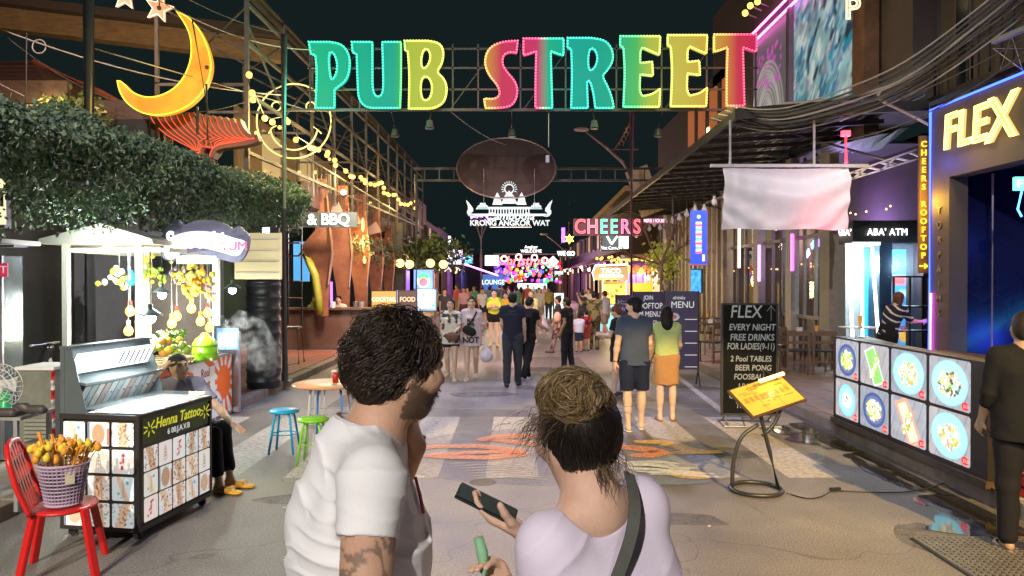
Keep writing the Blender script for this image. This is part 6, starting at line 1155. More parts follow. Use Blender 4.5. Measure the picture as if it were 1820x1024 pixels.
MB().box((X(10), Yh+.05, z(163)), (2.2, .1, .38)).build('fascia', HW, HT_); MB().box((X(185), Yh+.6, z(203)), (1.6, .1, .75)).build('wall', HW, HT_); MB().box((X(205), Yh+.5, z(225)), (.75, .06, .45)).build('window', BLK, HT_)
MB().tube([at(62, 111, 15.5), at(180, 165, 15.6), at(262, 210, 15.9)], .07).build('ridge_tiles', mat('ridge_red', (.30, .08, .05), .7, var=.5), HT_)
MB().box((X(80), Yh+.3, z(187)), (1.6, .5, .03)).build('lit_eaves', em('eaves_lit', (.85, .58, .22), .55), HT_); lamp('POINT', (X(110), Yh-.2, z(200)), (1, .75, .35), 40, size=.1); lamp('SPOT', (-6.8, 9.5, 7.0), (1, .66, .5), 420, (-8.6, 14, 5.4), .1, 80, .6)  # the spot is added in front to brighten the hut roof
YL = em('yellow_letters', (1, .85, .1), 1.8); text('lettering', 'Tuktuk', .22, at(72, 213, 12.4), YL, HT_, u=(.85, 0, -.30), v=(.30, 0, .85), ext=.01, shear=.2)
for (x, y) in ((102, 190), (101, 196)): MB().sph(at(x, y, 12.5), .045, 8, 6).build('bulb', WARM, HT_)
v, f, c_ = leaves(900, lambda n: np.array(at(125, 200, 12.8))+rng.normal(size=(n, 3))*np.array([.20, .15, .14]), .11, (.10, .16, .04), (.22, .26, .08)); o = leafmesh('potted_shrub', v, f, c_, None, None); tag(o, 'lit leafy shrub beside the hut under the eaves', 'shrub')
for k in range(4): MB().box((X(252+3*k), Yh+1, z(235)), (.02, .02, .55)).build('corner_board', mat('lit_board', (.45, .25, .12), .6), HT_)
BM_ = thing('roof_beam', 'long rough brown roof beam crossing above the hut and moon', 'beam', tuple(at(250, 65, 16))); MB().bar(at(-120, 22, 16), at(505, 95, 17), .35, .45).build('beam', mat('rough_beam', (.30, .19, .09), .85, var=.5, scale=4, bump=.5, stretch=(1, 1, 5)), BM_); MB().bar(at(-120, -12, 15.7), at(505, 62, 16.7), .25, .18).build('upper_rail', mat('dark_brown_rail', (.07, .05, .04), .7), BM_)
lamp('SPOT', tuple(at(250, 190, 14)), (1, .72, .38), 60, tuple(at(250, 60, 16)), .2, 120, .8)
# steel frame building along the left (x=-4.7)
XL = -4.72
def lx(px, py): Y = XL*F/(px-CX); return V(XL, Y, gz(py, Y))
SF = thing('scaffold', 'open steel scaffold frame of the left roof terrace', 'scaffold', (XL, 22, 3.6)); FRM = mat('scaffold_steel', (.16, .14, .12), .5, .4, var=.4); m = MB()
ysf = [13.2+k*2.15 for k in range(13)]
for i, y in enumerate(ysf):
 m = MB()
 m.bar((XL, y, 3.9), (XL, y, 6.9+.02*y), .07, .07)
 if i % 2 == 0: m.bar((XL-1.6, y, 3.9), (XL-1.6, y, 6.9+.02*y), .06, .06)
 m.build('upright', FRM, SF)
for z_ in (3.95, 5.0, 5.9, 6.6): MB().bar((XL, 13.2, z_+.25), (XL, 39, z_+.75), .06, .06).build('rail', FRM, SF)
for i in range(12): a, b = ysf[i], ysf[i+1]; s_ = i % 2; m = MB(); m.bar((XL, a, 5.3 if s_ else 6.5), (XL, b, 6.6 if s_ else 5.4), .035, .035); m.bar((XL-1.6, a, 6.8), (XL, a, 6.0), .035, .035); m.bar((XL-1.6, a, 5.4), (XL, a, 5.4), .05, .05); m.bar((XL, a, 6.8), (XL-1.6, b, 6.8), .03, .03); m.build('brace', FRM, SF)
MB().box((XL-1.2, 26, 3.85), (1.7, 26, .12)).build('terrace_deck', DWOOD, SF); MB().bar((XL-.1, 13.2, 7.2), (XL-.1, 39, 7.75), .25, .05).build('roof_edge', DM, SF)
m = MB()
for k in range(52): y = 17+k*.42; m.box((XL+.02, y, 4.35), (.02, .02, .75))
m.build('balusters', DM, SF)['kind'] = 'stuff'; MB().bar((XL+.02, 16.8, 4.72), (XL+.02, 39, 4.72), .05, .04).build('handrail', FRM, SF)
for k in range(6): MB().box((XL-2.2, 20+k*3.4, 5.2), (.1, 2.9, 2.2)).build('back_board', mat('warm_board_wall', (.34, .24, .12), .7, var=.3), SF)
for k in range(5): MB().box((XL-2.1, 21+k*3.6, 5.3), (.04, 1.5, 1.5)).build('lit_window', em('warm_window', (.85, .58, .25), .35), SF)
SL = thing('string_lights', 'looping string of warm bulbs along the left roof terrace', 'lights', tuple(lx(440, 150))); keyp = [(440, 128), (446, 160), (456, 172), (470, 205), (484, 212), (502, 208), (514, 212), (530, 244), (552, 258), (570, 262), (585, 272), (600, 290), (622, 310), (640, 312), (652, 322), (666, 326), (676, 322), (682, 340), (690, 344), (704, 344), (712, 360), (722, 362), (736, 356), (740, 380)]
pts3 = []
for (x, y) in keyp: Y = (XL+.25)*F/(x-CX); pts3.append(V(XL+.25, Y, gz(y, Y)))
MB().tube(pts3, .008, 4).build('wire', BLK, SL); WB_ = em('string_bulb', (1, .55, .12), 1.7)
for i in range(len(pts3)-1):
 nb = 1 if i < 8 else 2
 for k in range(nb): q = pts3[i].lerp(pts3[i+1], k/nb); MB().sph(q+V(random.uniform(-.08, .08), 0, -.06), .045+.0010*q.y, 8, 6).build('bulb', WB_, SL, True)
for i in (3, 8, 12, 16, 20): lamp('POINT', tuple(pts3[i]+V(.2, 0, -.1)), (1, .68, .25), 100, size=.2)
for k in range(14): y = 16+k*1.6; MB().sph((XL-.8, y, 5.1+.5*math.sin(k*2)), .05, 8, 6).build('bulb', WB_, SL, True)
cable('ground_cable', at(0, 52, 12), at(505, 170, 14), .2, .012, 'long dark cable crossing below the beam to the white pole', CBP); cable('ground_cable', at(0, 55, 12), at(505, 150, 14), .9, .008, 'thin cable sagging under the long cable by the moon', CBL); cable('ground_cable', at(160, 85, 11), at(560, 200, 15), .0, .010, 'straight cable from the utility pole to the smiley', CBP); cable('ground_cable', at(50, 60, 12), at(48, 215, 12), .0, .010, 'cable dropping vertically in front of the hut', CBL); cable('ground_cable', at(0, 150, 12), at(45, 172, 12), .0, .014, 'short pale conduit at the hut edge', CBP); cable('ground_cable', at(155, 90, 11), at(165, 210, 11), -.0, .008, 'loose wire hanging down beside the utility pole', CBP, None, .05)
cable('ground_cable', at(280, 0, 12), at(560, 90, 14.5), .2, .010, 'upper cable running from the stars to the letter P', CBP); cable('ground_cable', at(300, -20, 12), at(500, 60, 14.5), .1, .010, 'second upper cable just above the moon tip', CBL)
CL = thing('cable_loop', 'coiled cable loop hanging near the left roof beam', 'cable', tuple(at(72, 84, 12))); MB().tube([at(72+12*math.cos(t), 84+12*math.sin(t), 12) for t in [2*math.pi*k/24 for k in range(24)]], .010, 5, closed=True).build('coil', CBP, CL)
# ---------------------------------------------------------------- BBQ restaurant with corten fins
BB = thing('bbq_restaurant', 'restaurant front of tall rust steel fins with glowing BBQ sign', 'restaurant', (-5.5, 22, .12)); MB().box((-8.3, 24, 2.2), (.2, 14, 4.2)).build('inner_wall', mat('dark_green_wall', (.03, .06, .04), .8), BB); MB().box((-6.4, 30.5, 2.2), (3.8, .2, 4.2)).build('end_wall', DWALL, BB); MB().box((-6.9, 24, 4.2), (3.8, 13, .12)).build('ceiling', DWOOD, BB)
for i, (xr, Yk) in enumerate(((590, 18.9), (625, 21.0), (657, 23.4), (681, 26.0), (701, 28.8))):
 xl = [536, 586, 617, 650, 676][i]; w_ = xr-xl; top = [318, 330, 345, 372, 400][i]; mid = [451, 456, 452, 460, 462][i]; bot = [562, 566, 568, 570, 572][i]
 right = [(xr-w_*.20, top), (xr-w_*.12, (top+mid)/2), (xr-1, mid-3), (xr-w_*.10, (mid+bot)/2), (xr-w_*.14, bot)]; left = [(xr-w_*.58, bot), (xr-w_*.70, (mid+bot)/2), (xl, mid-10), (xl+w_*.06, mid-40), (xl+w_*.30, top+25), (xl+w_*.34, top)]
 if i == 0: left = [(572, bot), (566, 520), (552, 478), (536, 455), (535, 438), (560, 410), (566, 370), (566, top)]
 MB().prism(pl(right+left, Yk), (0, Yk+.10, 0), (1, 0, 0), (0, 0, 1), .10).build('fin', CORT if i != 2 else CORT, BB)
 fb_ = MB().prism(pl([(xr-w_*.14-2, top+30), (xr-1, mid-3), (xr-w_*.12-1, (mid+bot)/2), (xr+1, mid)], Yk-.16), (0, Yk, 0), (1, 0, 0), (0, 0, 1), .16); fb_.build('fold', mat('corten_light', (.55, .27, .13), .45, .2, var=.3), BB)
m = MB().tube([at(535, 450, 18.6), at(548, 462, 18.6), at(560, 490, 18.6), at(566, 530, 18.6), at(568, 560, 18.6)], .10, 8); m.build('olive_arch', mat('olive_arch', (.30, .30, .03), .5), BB, True)
for k in range(5): MB().bar((-5.0, 17.5+k*2.7, 4.0+.02*k), (-5.0, 20.1+k*2.7, 4.0+.02*k), .2, .55).build('fascia', mat('rust_fascia', (.17, .09, .07), .6, var=.4), BB)
for (px, py, Yk) in ((645, 400, 23.2), (646, 430, 23.2), (648, 462, 23.2)): MB().sph(at(px, py, Yk), (.05, .05, .22 if py < 450 else .12), 8, 8).build('neon_lamp', em('fin_lamp', (1, .66, .16), 2.2), BB, True)
lamp('POINT', tuple(at(648, 430, 22.6)), (1, .55, .15), 90, size=.2); lamp('POINT', tuple(at(560, 420, 16.6)), (1, .9, .85), 40, size=.3); lamp('SPOT', (-3.0, 16.5, 4.6), (1, .74, .58), 800, (-5, 20, 2), .2, 90, .6)  # the last spot is added in front to brighten the fins
for k, px in enumerate((600, 632, 668)): MB().prism(pl([(px-14, 372+k*16), (px, 358+k*18), (px+10, 380+k*16), (px-12, 386+k*16)], 20+2.5*k), (0, 20.1+2.5*k, 0), (1, 0, 0), (0, 0, 1), .08).build('triangle_cap', mat('pale_corten', (.60, .40, .30), .6), BB)
MB().box(tuple(at(583, 391, 17.9)), (1.42, .10, .36)).build('sign_board', mat('bbq_board', (.05, .06, .05), .4), BB); text('lettering', '& BBQ', .38, at(584, 391, 17.82), em('bbq_white', (.95, 1, 1), 1.3), BB, ext=.02, offset=.005, sx=.95); MB().sph(at(611, 342, 17.6), .06, 8, 6).build('spot_lamp', em('cold_bulb', (.88, 1, .97), 14), BB); lamp('POINT', tuple(at(611, 342, 17.2)), (.9, 1, .95), 40, size=.1)
BC = thing('bar_counter', 'long dark brown bar counter of the fin-fronted restaurant', 'bar counter', (-5.2, 19.3, .12)); MB().box((-5.0, 19.55, .64), (3.0, .5, 1.04)).build('counter', BRN, BC); MB().box((-5.0, 19.5, 1.18), (3.1, .7, .05)).build('bar_top', DWOOD, BC)
MB().box((-3.75, 24.5, .5), (.14, 9.4, .9)).build('low_wall', BRN, BC)
for k, (px, mt_, lb) in enumerate(((556, mat('plant_green', (.25, .35, .03), .6), 'lit green planter'), (579, WHP, 'white paper cup'), (592, WHP, 'white food box'), (632, STL, 'row of dark glasses'), (643, GALV, 'metal ice bucket'))):
 c = V(gx(px, 19.3), 19.3, 1.205); o = MB().lathe([(.05, 0), (.075, .16), (.06, .16), (0, .05)], tuple(c), 12).build('bar_item', mt_); tag(o, lb+' standing on the dark bar counter', 'tableware')
bs = thing('bar_stool', 'tall thin bar stool in front of the bar counter', 'stool', (gx(519, 16), 16, .12)); c = V(gx(519, 16), 16, .12); MB().box(tuple(c+V(0, 0, .78)), (.34, .34, .04)).build('seat', STL, bs)
for x in (-.15, .15):
 for y in (-.15, .15): MB().tube([c+V(x, y, .78), c+V(x*1.35, y*1.35, 0)], .014).build('leg', DWOOD, bs)
MB().box(tuple(at(536, 465, 20.5)), (.42, .1, 1.1)).build('blue_screen', em('cyan_screen', (.1, .4, .8), .8), BB); MB().box(tuple(at(589, 528, 22)), (.06, .05, .9)).build('violet_tube', em('violet_tube', (.3, .1, 1), 3), BB); lamp('POINT', (-6.3, 20.5, 2.8), (1, .8, .5), 55, size=.3)
shelf = thing('hanging_shelf', 'tall red edged shelf with blue bottle behind the dark post', 'shelf', tuple(at(525, 600, 15.5))); 
for k, y in enumerate((405, 432, 455, 500, 530)): MB().box(tuple(at(522, y, 15.5)), (.30, .2, .025)).build('shelf_board', mat('shelf_red', (.35, .06, .04), .5), shelf)
for x in (512, 536): MB().box(tuple(at(x, 490, 15.6)), (.03, .03, 2.1)).build('side_post', BLK, shelf)
# ================================================================ MIDDLE AND FAR STREET
def lit(name, label, cat, x0, y0, x1, y1, Y, c, e, d=.12, txt=None, tc=(1, 1, 1), ts=None, te=1.3, grp=None, sx=.85):
 a = at(x0, y0, Y); b = at(x1, y1, Y); t = thing(name, label, cat, ((a.x+b.x)/2, Y, b.z), 0, grp); MB().box(((a.x+b.x)/2, Y+d/2+.01, (a.z+b.z)/2), (b.x-a.x+.06, d, a.z-b.z+.06)).build('casing', BLK, t); MB().box(((a.x+b.x)/2, Y-.005, (a.z+b.z)/2), (b.x-a.x, .02, a.z-b.z)).build('lit_face', em('face_%s_%d_%d' % (name, x0, y0), c, e), t)
 if txt: text('lettering', txt, ts or (a.z-b.z)*.6, ((a.x+b.x)/2, Y-.03, (a.z+b.z)/2), em('txt_%s_%d' % (name, x0), tc, te), t, ext=.01, sx=sx, offset=.004)
 return t
# left mid: boards and screens in front of the next bars
lit('glowing_board', 'orange glowing menu board at the end of the bar', 'sign', 661, 518, 704, 547, 23, (.75, .36, .08), .8, txt='COCKTAIL', tc=(1, .9, .6), ts=.18); lit('dark_board', 'dark photo board between the orange board and blue screens', 'sign', 709, 518, 740, 547, 23, (.12, .06, .05), .6, txt='FOOD', tc=(.8, .5, .3), ts=.2)
t = lit('fruit_screen', 'upper blue screen showing a red and green fruit', 'screen', 736, 480, 769, 513, 26, (.12, .22, .85), .9); p = Paint(1, 40, (.10, .20, .80)); p.disc(.5, .40, .34, (.80, .85, .9)); p.disc(.5, .62, .30, (.05, .55, .15), .22); p.disc(.5, .34, .24, (.90, .08, .10)); p.mesh('picture', at(736, 513, 25.95), (1, 0, 0), (0, 0, 1), gz(480, 26)-gz(513, 26), vmat('screen_print', 1.3, .2), t)
t = lit('menu_screen', 'lower screen with colourful cocktails under the fruit screen', 'screen', 741, 515, 775, 552, 26, (.3, .5, .75), .8); p = Paint(.9, 36, (.35, .65, .85)); p.patch(6, .5, (.75, .12, .15), 2); p.patch(7, .52, (.85, .85, .8), 5); p.patch(6, .56, (.08, .35, .2), 9); p.mesh('picture', at(741, 548, 25.95), (1, 0, 0), (0, 0, 1), gz(515, 26)-gz(549, 26), vmat('screen_print', 1.3, .2), t)
lamp('POINT', tuple(at(755, 520, 25)), (.5, .6, 1), 60, size=.5)
# shop rows
SHW = [mat('shop_wall_%d' % k, c, .75, var=.4, scale=1.5) for k, c in enumerate([(.10, .07, .09), (.12, .09, .06), (.08, .06, .10), (.14, .10, .08)])]
def shop(side, y0, y1, h, x, label, k, glow, ge, awn=None, roof=True):
 s = side; t = thing('shop_house', label, 'building', (x, (y0+y1)/2, .12)); L_ = y1-y0; MB().box((x+s*4, (y0+y1)/2, h/2+1.6), (7.6, L_-.05, h-3.2+.001)).build('upper_wall', SHW[k % 4], t); MB().box((x+s*5.5, (y0+y1)/2, 1.6), (4, L_-.1, 3.2)).build('rear_wall', SHW[(k+1) % 4], t)
 n = max(2, int(L_/2.5))
 for i in range(n+1): MB().box((x+s*.1, y0+L_*i/n, 1.6), (.22, .16, 3.0)).build('pillar', SHW[(k+2) % 4], t)
 for i in range(n): MB().box((x+s*3.3, y0+L_*(i+.5)/n, 1.75), (.1, L_/n*.8, 2.0)).build('lit_interior', em('glow_%d_%d' % (k, side), glow, ge), t)
 for i in range(n): wf = MB().box((x+s*.12, y0+L_*(i+.5)/n, 4.6), (.12, .9, 1.2)).build('window', mat('window_frame_far', (.18, .15, .14), .6), t); MB().box((x+s*.05, y0+L_*(i+.5)/n, 4.6), (.04, .76, 1.06)).build('pane', em('far_pane_warm', (.6, .38, .15), .5) if (i+k) % 3 == 0 else mat('dark_pane', (.02, .025, .03), .1), wf)
 for q in range(int(L_/1.3)): MB().sph((x-s*.05+s*.5*random.random(), y0+.5+q*1.3, 2.9+random.uniform(-.25, .15)), .07+.0014*y0, 6, 5).build('bulb', em('far_bulb_%d' % ((q+k) % 4), [(1, .72, .3), (1, .85, .6), (1, .5, .15), (.95, .9, 1)][(q+k) % 4], 1.8), t)
 if awn: MB().add([(x+s*.1, y0+.2, 3.5), (x-s*1.1, y0+.2, 2.9), (x-s*1.1, y1-.2, 2.9), (x+s*.1, y1-.2, 3.5)], [(0, 1, 2, 3)]).build('awning', awn, t)
 lamp('POINT', (x+s*1.3, (y0+y1)/2, 2.7), glow, 160+L_*18, size=.4); return t
AWN1 = mat('thatch', (.20, .17, .08), .9, var=.5, scale=12, bump=.6); AWN2 = mat('purple_awning', (.22, .10, .26), .7); AWN3 = mat('maroon_awning', (.25, .05, .08), .7)
shop(-1, 31, 37, 6.0, -4.9, 'first shop house past the fin-fronted restaurant with warm lights', 1, (1, .60, .22), .5, AWN1); shop(-1, 37, 44, 6.4, -4.9, 'second left shop house under a thatched canopy', 3, (1, .62, .25), .5, AWN1); shop(-1, 44, 53, 5.6, -5.0, 'left shop house with maroon awning below the purple house sign', 0, (1, .5, .3), .5, AWN3); shop(-1, 53, 66, 5.8, -5.1, 'left shop house washed in purple light', 2, (.5, .2, 1), .5, AWN2); shop(-1, 66, 84, 5.4, -5.1, 'furthest left shop house washed in blue light', 0, (.15, .3, 1), .6, AWN2)
shop(1, 41, 50, 5.6, 5.6, 'right shop house behind the food kiosk with golden lights', 1, (1, .62, .22), .6, AWN1); shop(1, 50, 61, 5.2, 5.6, 'right shop house under a purple lit awning', 2, (.7, .25, .8), .5, AWN2); shop(1, 61, 74, 5.4, 5.5, 'right shop house with pink lights far down the street', 0, (1, .4, .35), .6, AWN3); shop(1, 74, 90, 5.2, 5.4, 'furthest right shop house near the lantern arch', 3, (1, .65, .35), .6, AWN2)
o = MB().box((0, 96, 2.6), (30, 1, 5.6)).build('end_building', SHW[2]); tag(o, 'dark building closing the far end of the street behind the lantern arch', 'building')
v, f, c_ = leaves(2600, lambda n: np.stack([rng.normal(-3.6, .55, n), rng.uniform(32, 38, n), 3.25+rng.normal(size=n)*.30], 1), .28, (.05, .10, .04), (.20, .26, .12)); o = leafmesh('canopy_plants', v, f, c_, None, None); tag(o, 'rounded leafy canopy hanging over the left pavement mid street', 'plants')
v, f, c_ = leaves(1500, lambda n: np.stack([rng.normal(-5.0, .4, n), rng.uniform(22, 31, n), 2.4+rng.random(n)**.6*.9], 1), .12, (.03, .07, .03), (.16, .20, .12)); o = leafmesh('hanging_plants', v, f, c_, None, None); tag(o, 'dark hanging plants over the end of the fin restaurant', 'plants')
LTN = em('lantern_warm', (1, .55, .2), 2.2)
for i, (px, py) in enumerate(((711, 468), (728, 470), (765, 468), (788, 470))):
 c = at(px, py, 29); t = thing('ring_lantern', ['first round paper lantern beside the fins', 'second round paper lantern right of the fins', 'round paper lantern above the fruit screen', 'last round paper lantern before the leafy canopy'][i], 'lantern', tuple(c), 0, 'round lanterns in a row'); MB().lathe([(.05, .1), (.17, .04), (.17, -.04), (.05, -.1)], tuple(c), 14, Matrix.Rotation(R(90), 3, 'X')).build('shade', LTN, t, True); MB().tube([c+V(0, 0, .15), c+V(0, 0, .6)], .01, 4).build('cord', BLK, t)
# signs hung over the street, left
t = lit('house_sign', 'purple edged white house-shaped sign hung on the left', 'sign', 795, 445, 820, 470, 34, (.85, .8, 1), 1.2, txt='HOUSE', tc=(.3, .1, .6), te=.5); MB().bar(at(790, 438, 33.9), at(820, 450, 33.9), .06, .06).build('roof_tube', em('violet_edge', (.5, .25, 1), 3), t); MB().bar(at(799, 420, 33.9), at(797, 460, 33.9), .10, .10).build('chimney_tube', em('cold_white', (1, 1, 1), 2.2), t)
lit('shop_sign', 'small cyan lit shop sign right of the house-shaped sign', 'sign', 821, 454, 839, 468, 36, (.05, .55, .8), 1.0, txt='BAR', tc=(.8, 1, 1)); lit('shop_sign', 'bright white blurry sign left of the lantern arch', 'sign', 862, 454, 886, 472, 48, (.8, .9, 1), 1.6, txt='PUB', tc=(.3, .5, .8), te=.5)
lit('blue_stall', 'blue lit stall front below the purple awning', 'stall', 858, 488, 895, 516, 50, (.05, .20, .7), .5, txt='LOUNGE', ts=.45, tc=(.7, .9, 1)); m = MB()
t = thing('purple_tube', 'purple neon tube following the awning edge left mid street', 'neon', tuple(at(850, 478, 40))); MB().tube([at(826, 470, 34), at(850, 478, 40), at(885, 490, 50)], .05, 6).build('tube', em('violet_tube2', (.6, .15, 1), 4), t)
# lantern arch at the end
AR = thing('lantern_arch', 'arch of many coloured glowing lanterns and red neon script at the street end', 'decoration', tuple(at(930, 500, 62))); cols = [(1, .15, .1), (.2, .35, 1), (1, .8, .1), (.75, .2, 1), (1, .35, .6), (.2, .85, .5), (.95, .95, 1), (1, .5, .1)]; random.seed(4)
for k in range(190):
 u = random.random(); x = 880+u*118; top = 462+8*math.sin(u*3); y = random.uniform(top, 502); c = cols[int(random.random()*8)] if u > .15 else random.choice([(.45, .2, 1), (.7, .6, 1)]); MB().sph(at(x, y, 62+random.uniform(-1.5, 1.5)), random.uniform(.07, .19), 8, 6).build('lantern', em('lantern_%s' % str(c), tuple(x*x for x in c), .95), AR, True)
m = MB()
for px in (878, 1000): m.tube([at(px, 528, 62), at(px, 450, 62)], .08)
m.bar(at(878, 452, 62), at(1000, 452, 62), .1, .1); m.build('arch_frame', DM, AR); text('neon_script', 'Christmas', 1.0, at(930, 464, 60), em('red_pink_neon', (1, .12, .16), 1.3), AR, ext=.02, shear=.2, offset=.02, sx=1.05); text('small_sign', 'Angkor\nWELCOME', .36, at(944, 443, 61), em('white_sign', (1, 1, 1), 2.0), AR, ext=.01)
for i, (x, y) in enumerate(((896, 460), (922, 457), (950, 458), (968, 463))): MB().tube([at(x+5*math.cos(a), y+5*math.sin(a), 59.5) for a in [k*.4 for k in range(16)]], .06, 5, closed=True).build('neon_ring', em('ring_peach', (1, .5, .35), 3), AR)
lamp('POINT', tuple(at(930, 480, 58)), (1, .55, .75), 1300, size=2); lamp('POINT', (-1, 40, 3.8), (1, .75, .5), 420, size=.5); lamp('POINT', (1.5, 52, 3.8), (1, .6, .6), 600, size=.5)
lit('shop_sign', 'pale cyan banner sign under the lantern arch', 'sign', 920, 504, 972, 514, 60, (.5, .85, .9), .9)
t = thing('diamond_sign', 'white glowing diamond sign right of the lantern arch', 'sign', tuple(at(983, 465, 36))); MB().prism(pl([(983, 455), (993, 465), (983, 475), (973, 465)], 36), (0, 36.1, 0), (1, 0, 0), (0, 0, 1), .1).build('lit_face', em('cold_white', (1, 1, 1), 2.2), t); MB().tube([at(984, 475, 36), V(gx(984, 36), 36, 0)], .05).build('post', DM, t)
lit('shop_sign', 'white letters sign beside the small street lamp', 'sign', 994, 446, 1018, 456, 36, (.05, .05, .08), .2, txt='WE GO', tc=(1, 1, 1), te=4, ts=.3); lit('shop_sign', 'small white arrow sign under the diamond sign', 'sign', 982, 482, 1001, 488, 38, (.6, .65, .8), 1.0)
t = thing('star_light', 'yellow flower star light by the CHEERS sign', 'light', tuple(at(1012, 424, 30))); P = [(1012+(9 if k % 2 == 0 else 5)*math.sin(k*math.pi/6), 425-(9 if k % 2 == 0 else 5)*math.cos(k*math.pi/6)) for k in range(12)]; MB().prism(pl(P, 30), (0, 30.05, 0), (1, 0, 0), (0, 0, 1), .05).build('star_body', em('lemon', (1, .9, .1), 2.5), t); MB().box(tuple(at(1001, 418, 30)), (.14, .05, .6)).build('violet_tube', em('violet_tube', (.3, .1, 1), 3), t); MB().tube([at(1012, 425, 30.1), at(1012, 300, 30)], .01, 4).build('cord', BLK, t)
# CHEERS
CHR = thing('cheers_sign', 'CHEERS sign in double outlined red and green neon', 'neon sign', tuple(at(1080, 418, 22.5))); YC = 22.5
MB().box(tuple(at(1080, 404, YC+.1)), (2.1, .06, .52)).build('backboard', mat('maroon_board', (.10, .015, .03), .5), CHR)
for k, (ch, px, c) in enumerate((('C', 1031, (1, .1, .15)), ('H', 1053, (1, .25, .35)), ('E', 1073, (.1, .95, .65)), ('E', 1091, (.15, .9, .6)), ('R', 1111, (.85, .2, .45)), ('S', 1132, (1, .08, .12)))): text('letter', ch, .62, at(px, 404, YC-.02), em('cheers_%d' % k, tuple(x*.6 for x in c), .5), CHR, ext=.02, sx=.8, offset=.01); text('neon_outline', ch, .62, at(px, 404, YC-.07), em('cheersn_%d' % k, tuple(x*.85+.12 for x in c), 1.3), CHR, outline=.013, sx=.8)
lamp('POINT', tuple(at(1080, 405, YC-.7)), (1, .4, .4), 20, size=.4)
t = lit('bar_sign', 'grey sign with a white V mark under the CHEERS sign', 'sign', 1070, 418, 1098, 445, 25, (.16, .18, .18), .6); m = MB(); m.bar(at(1079, 420, 24.9), at(1087, 434, 24.9), .12, .05); m.bar(at(1097, 420, 24.9), at(1087, 434, 24.9), .12, .05); m.build('v_mark', em('pure_white', (1, 1, 1), 1.6), t); text('lettering', 'Viet Corner', .16, at(1085, 441, 24.9), em('white_sign', (1, 1, 1), 2.0), t, sx=.8); lit('bright_panel', 'bright cyan white panel right of the V sign', 'sign', 1099, 420, 1117, 442, 25.2, (.75, 1, .95), 1.3)
# kiosk
KI = thing('food_kiosk', 'lit food kiosk with round-topped signboard and cyan front', 'kiosk', (gx(1088, 27), 27, 0)); YK = 27.
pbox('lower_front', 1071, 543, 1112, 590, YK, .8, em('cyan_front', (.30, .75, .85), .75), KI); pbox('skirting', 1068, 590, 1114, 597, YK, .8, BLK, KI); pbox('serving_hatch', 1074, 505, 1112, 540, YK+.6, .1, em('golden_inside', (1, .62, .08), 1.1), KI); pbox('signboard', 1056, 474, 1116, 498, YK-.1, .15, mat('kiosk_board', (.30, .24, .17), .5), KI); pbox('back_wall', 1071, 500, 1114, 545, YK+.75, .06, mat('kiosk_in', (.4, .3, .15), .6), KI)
for x in (1071, 1113): pbox('post', x-1, 498, x+1.5, 596, YK, .06, WHP, KI)
text('lettering', 'TACO', .26, at(1086, 482, YK-.13), em('white_sign', (1, 1, 1), 2.0), KI, ext=.01, sx=1.0); text('lettering', 'STREET FOOD', .14, at(1086, 491, YK-.13), em('white_sign', (1, 1, 1), 2.0), KI, ext=.01, sx=1.0); MB().tube([at(1056, 498, YK-.15), at(1053, 485, YK-.15), at(1058, 472, YK-.15), at(1116, 470, YK-.15)], .03, 6).build('edge_tube', em('peach_tube', (1, .8, .65), 3), KI)
for k in range(12): MB().sph(at(1078+2.6*k, 510+random.uniform(-4, 18), YK+.4), .055, 6, 5).build('bottle', em('amber_b%d' % (k % 3), [(1, .4, .05), (.9, .15, .05), (1, .8, .3)][k % 3], .8), KI)
lamp('POINT', tuple(at(1090, 515, YK-.9)), (1, .72, .28), 120, size=.3)
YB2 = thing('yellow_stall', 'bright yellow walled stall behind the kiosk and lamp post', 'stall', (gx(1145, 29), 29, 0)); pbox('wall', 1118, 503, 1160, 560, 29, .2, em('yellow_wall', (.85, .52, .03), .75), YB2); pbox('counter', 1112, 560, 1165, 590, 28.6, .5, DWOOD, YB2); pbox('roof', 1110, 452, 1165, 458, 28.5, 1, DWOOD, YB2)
for k in range(7): 
 MB().sph(at(1118+7*k, 478+4*(k % 2), 28.6), .14, 8, 6).build('lantern', em('red_lantern', (1, .12, .04), 1.6) if k % 3 else WB_, YB2, True)
for k in range(22): MB().sph(at(1060+random.random()*100, 455+random.random()*12, 30), .06, 6, 5).build('bulb', WB_, YB2, True)
lamp('POINT', tuple(at(1140, 500, 27.6)), (1, .7, .25), 110, size=.3)
lit('lit_billboard', 'white backlit poster stand on the street right of centre', 'poster stand', 968, 521, 1002, 572, 38, (.78, .88, .85), 1.0)
FLR = thing('palm_shrub', 'lit yellow-green shrub right of the kiosk', 'shrub', (gx(1178, 24), 24, .12)); v, f, c_ = leaves(700, lambda n: np.array(at(1180, 465, 24))+rng.normal(size=(n, 3))*np.array([.22, .3, .3]), .16, (.25, .32, .04), (.55, .60, .12)); leafmesh('crown', v, f, c_, FLR, None); MB().tube([V(gx(1178, 24), 24, .12), at(1178, 470, 24)], .05).build('trunk', DWOOD, FLR)
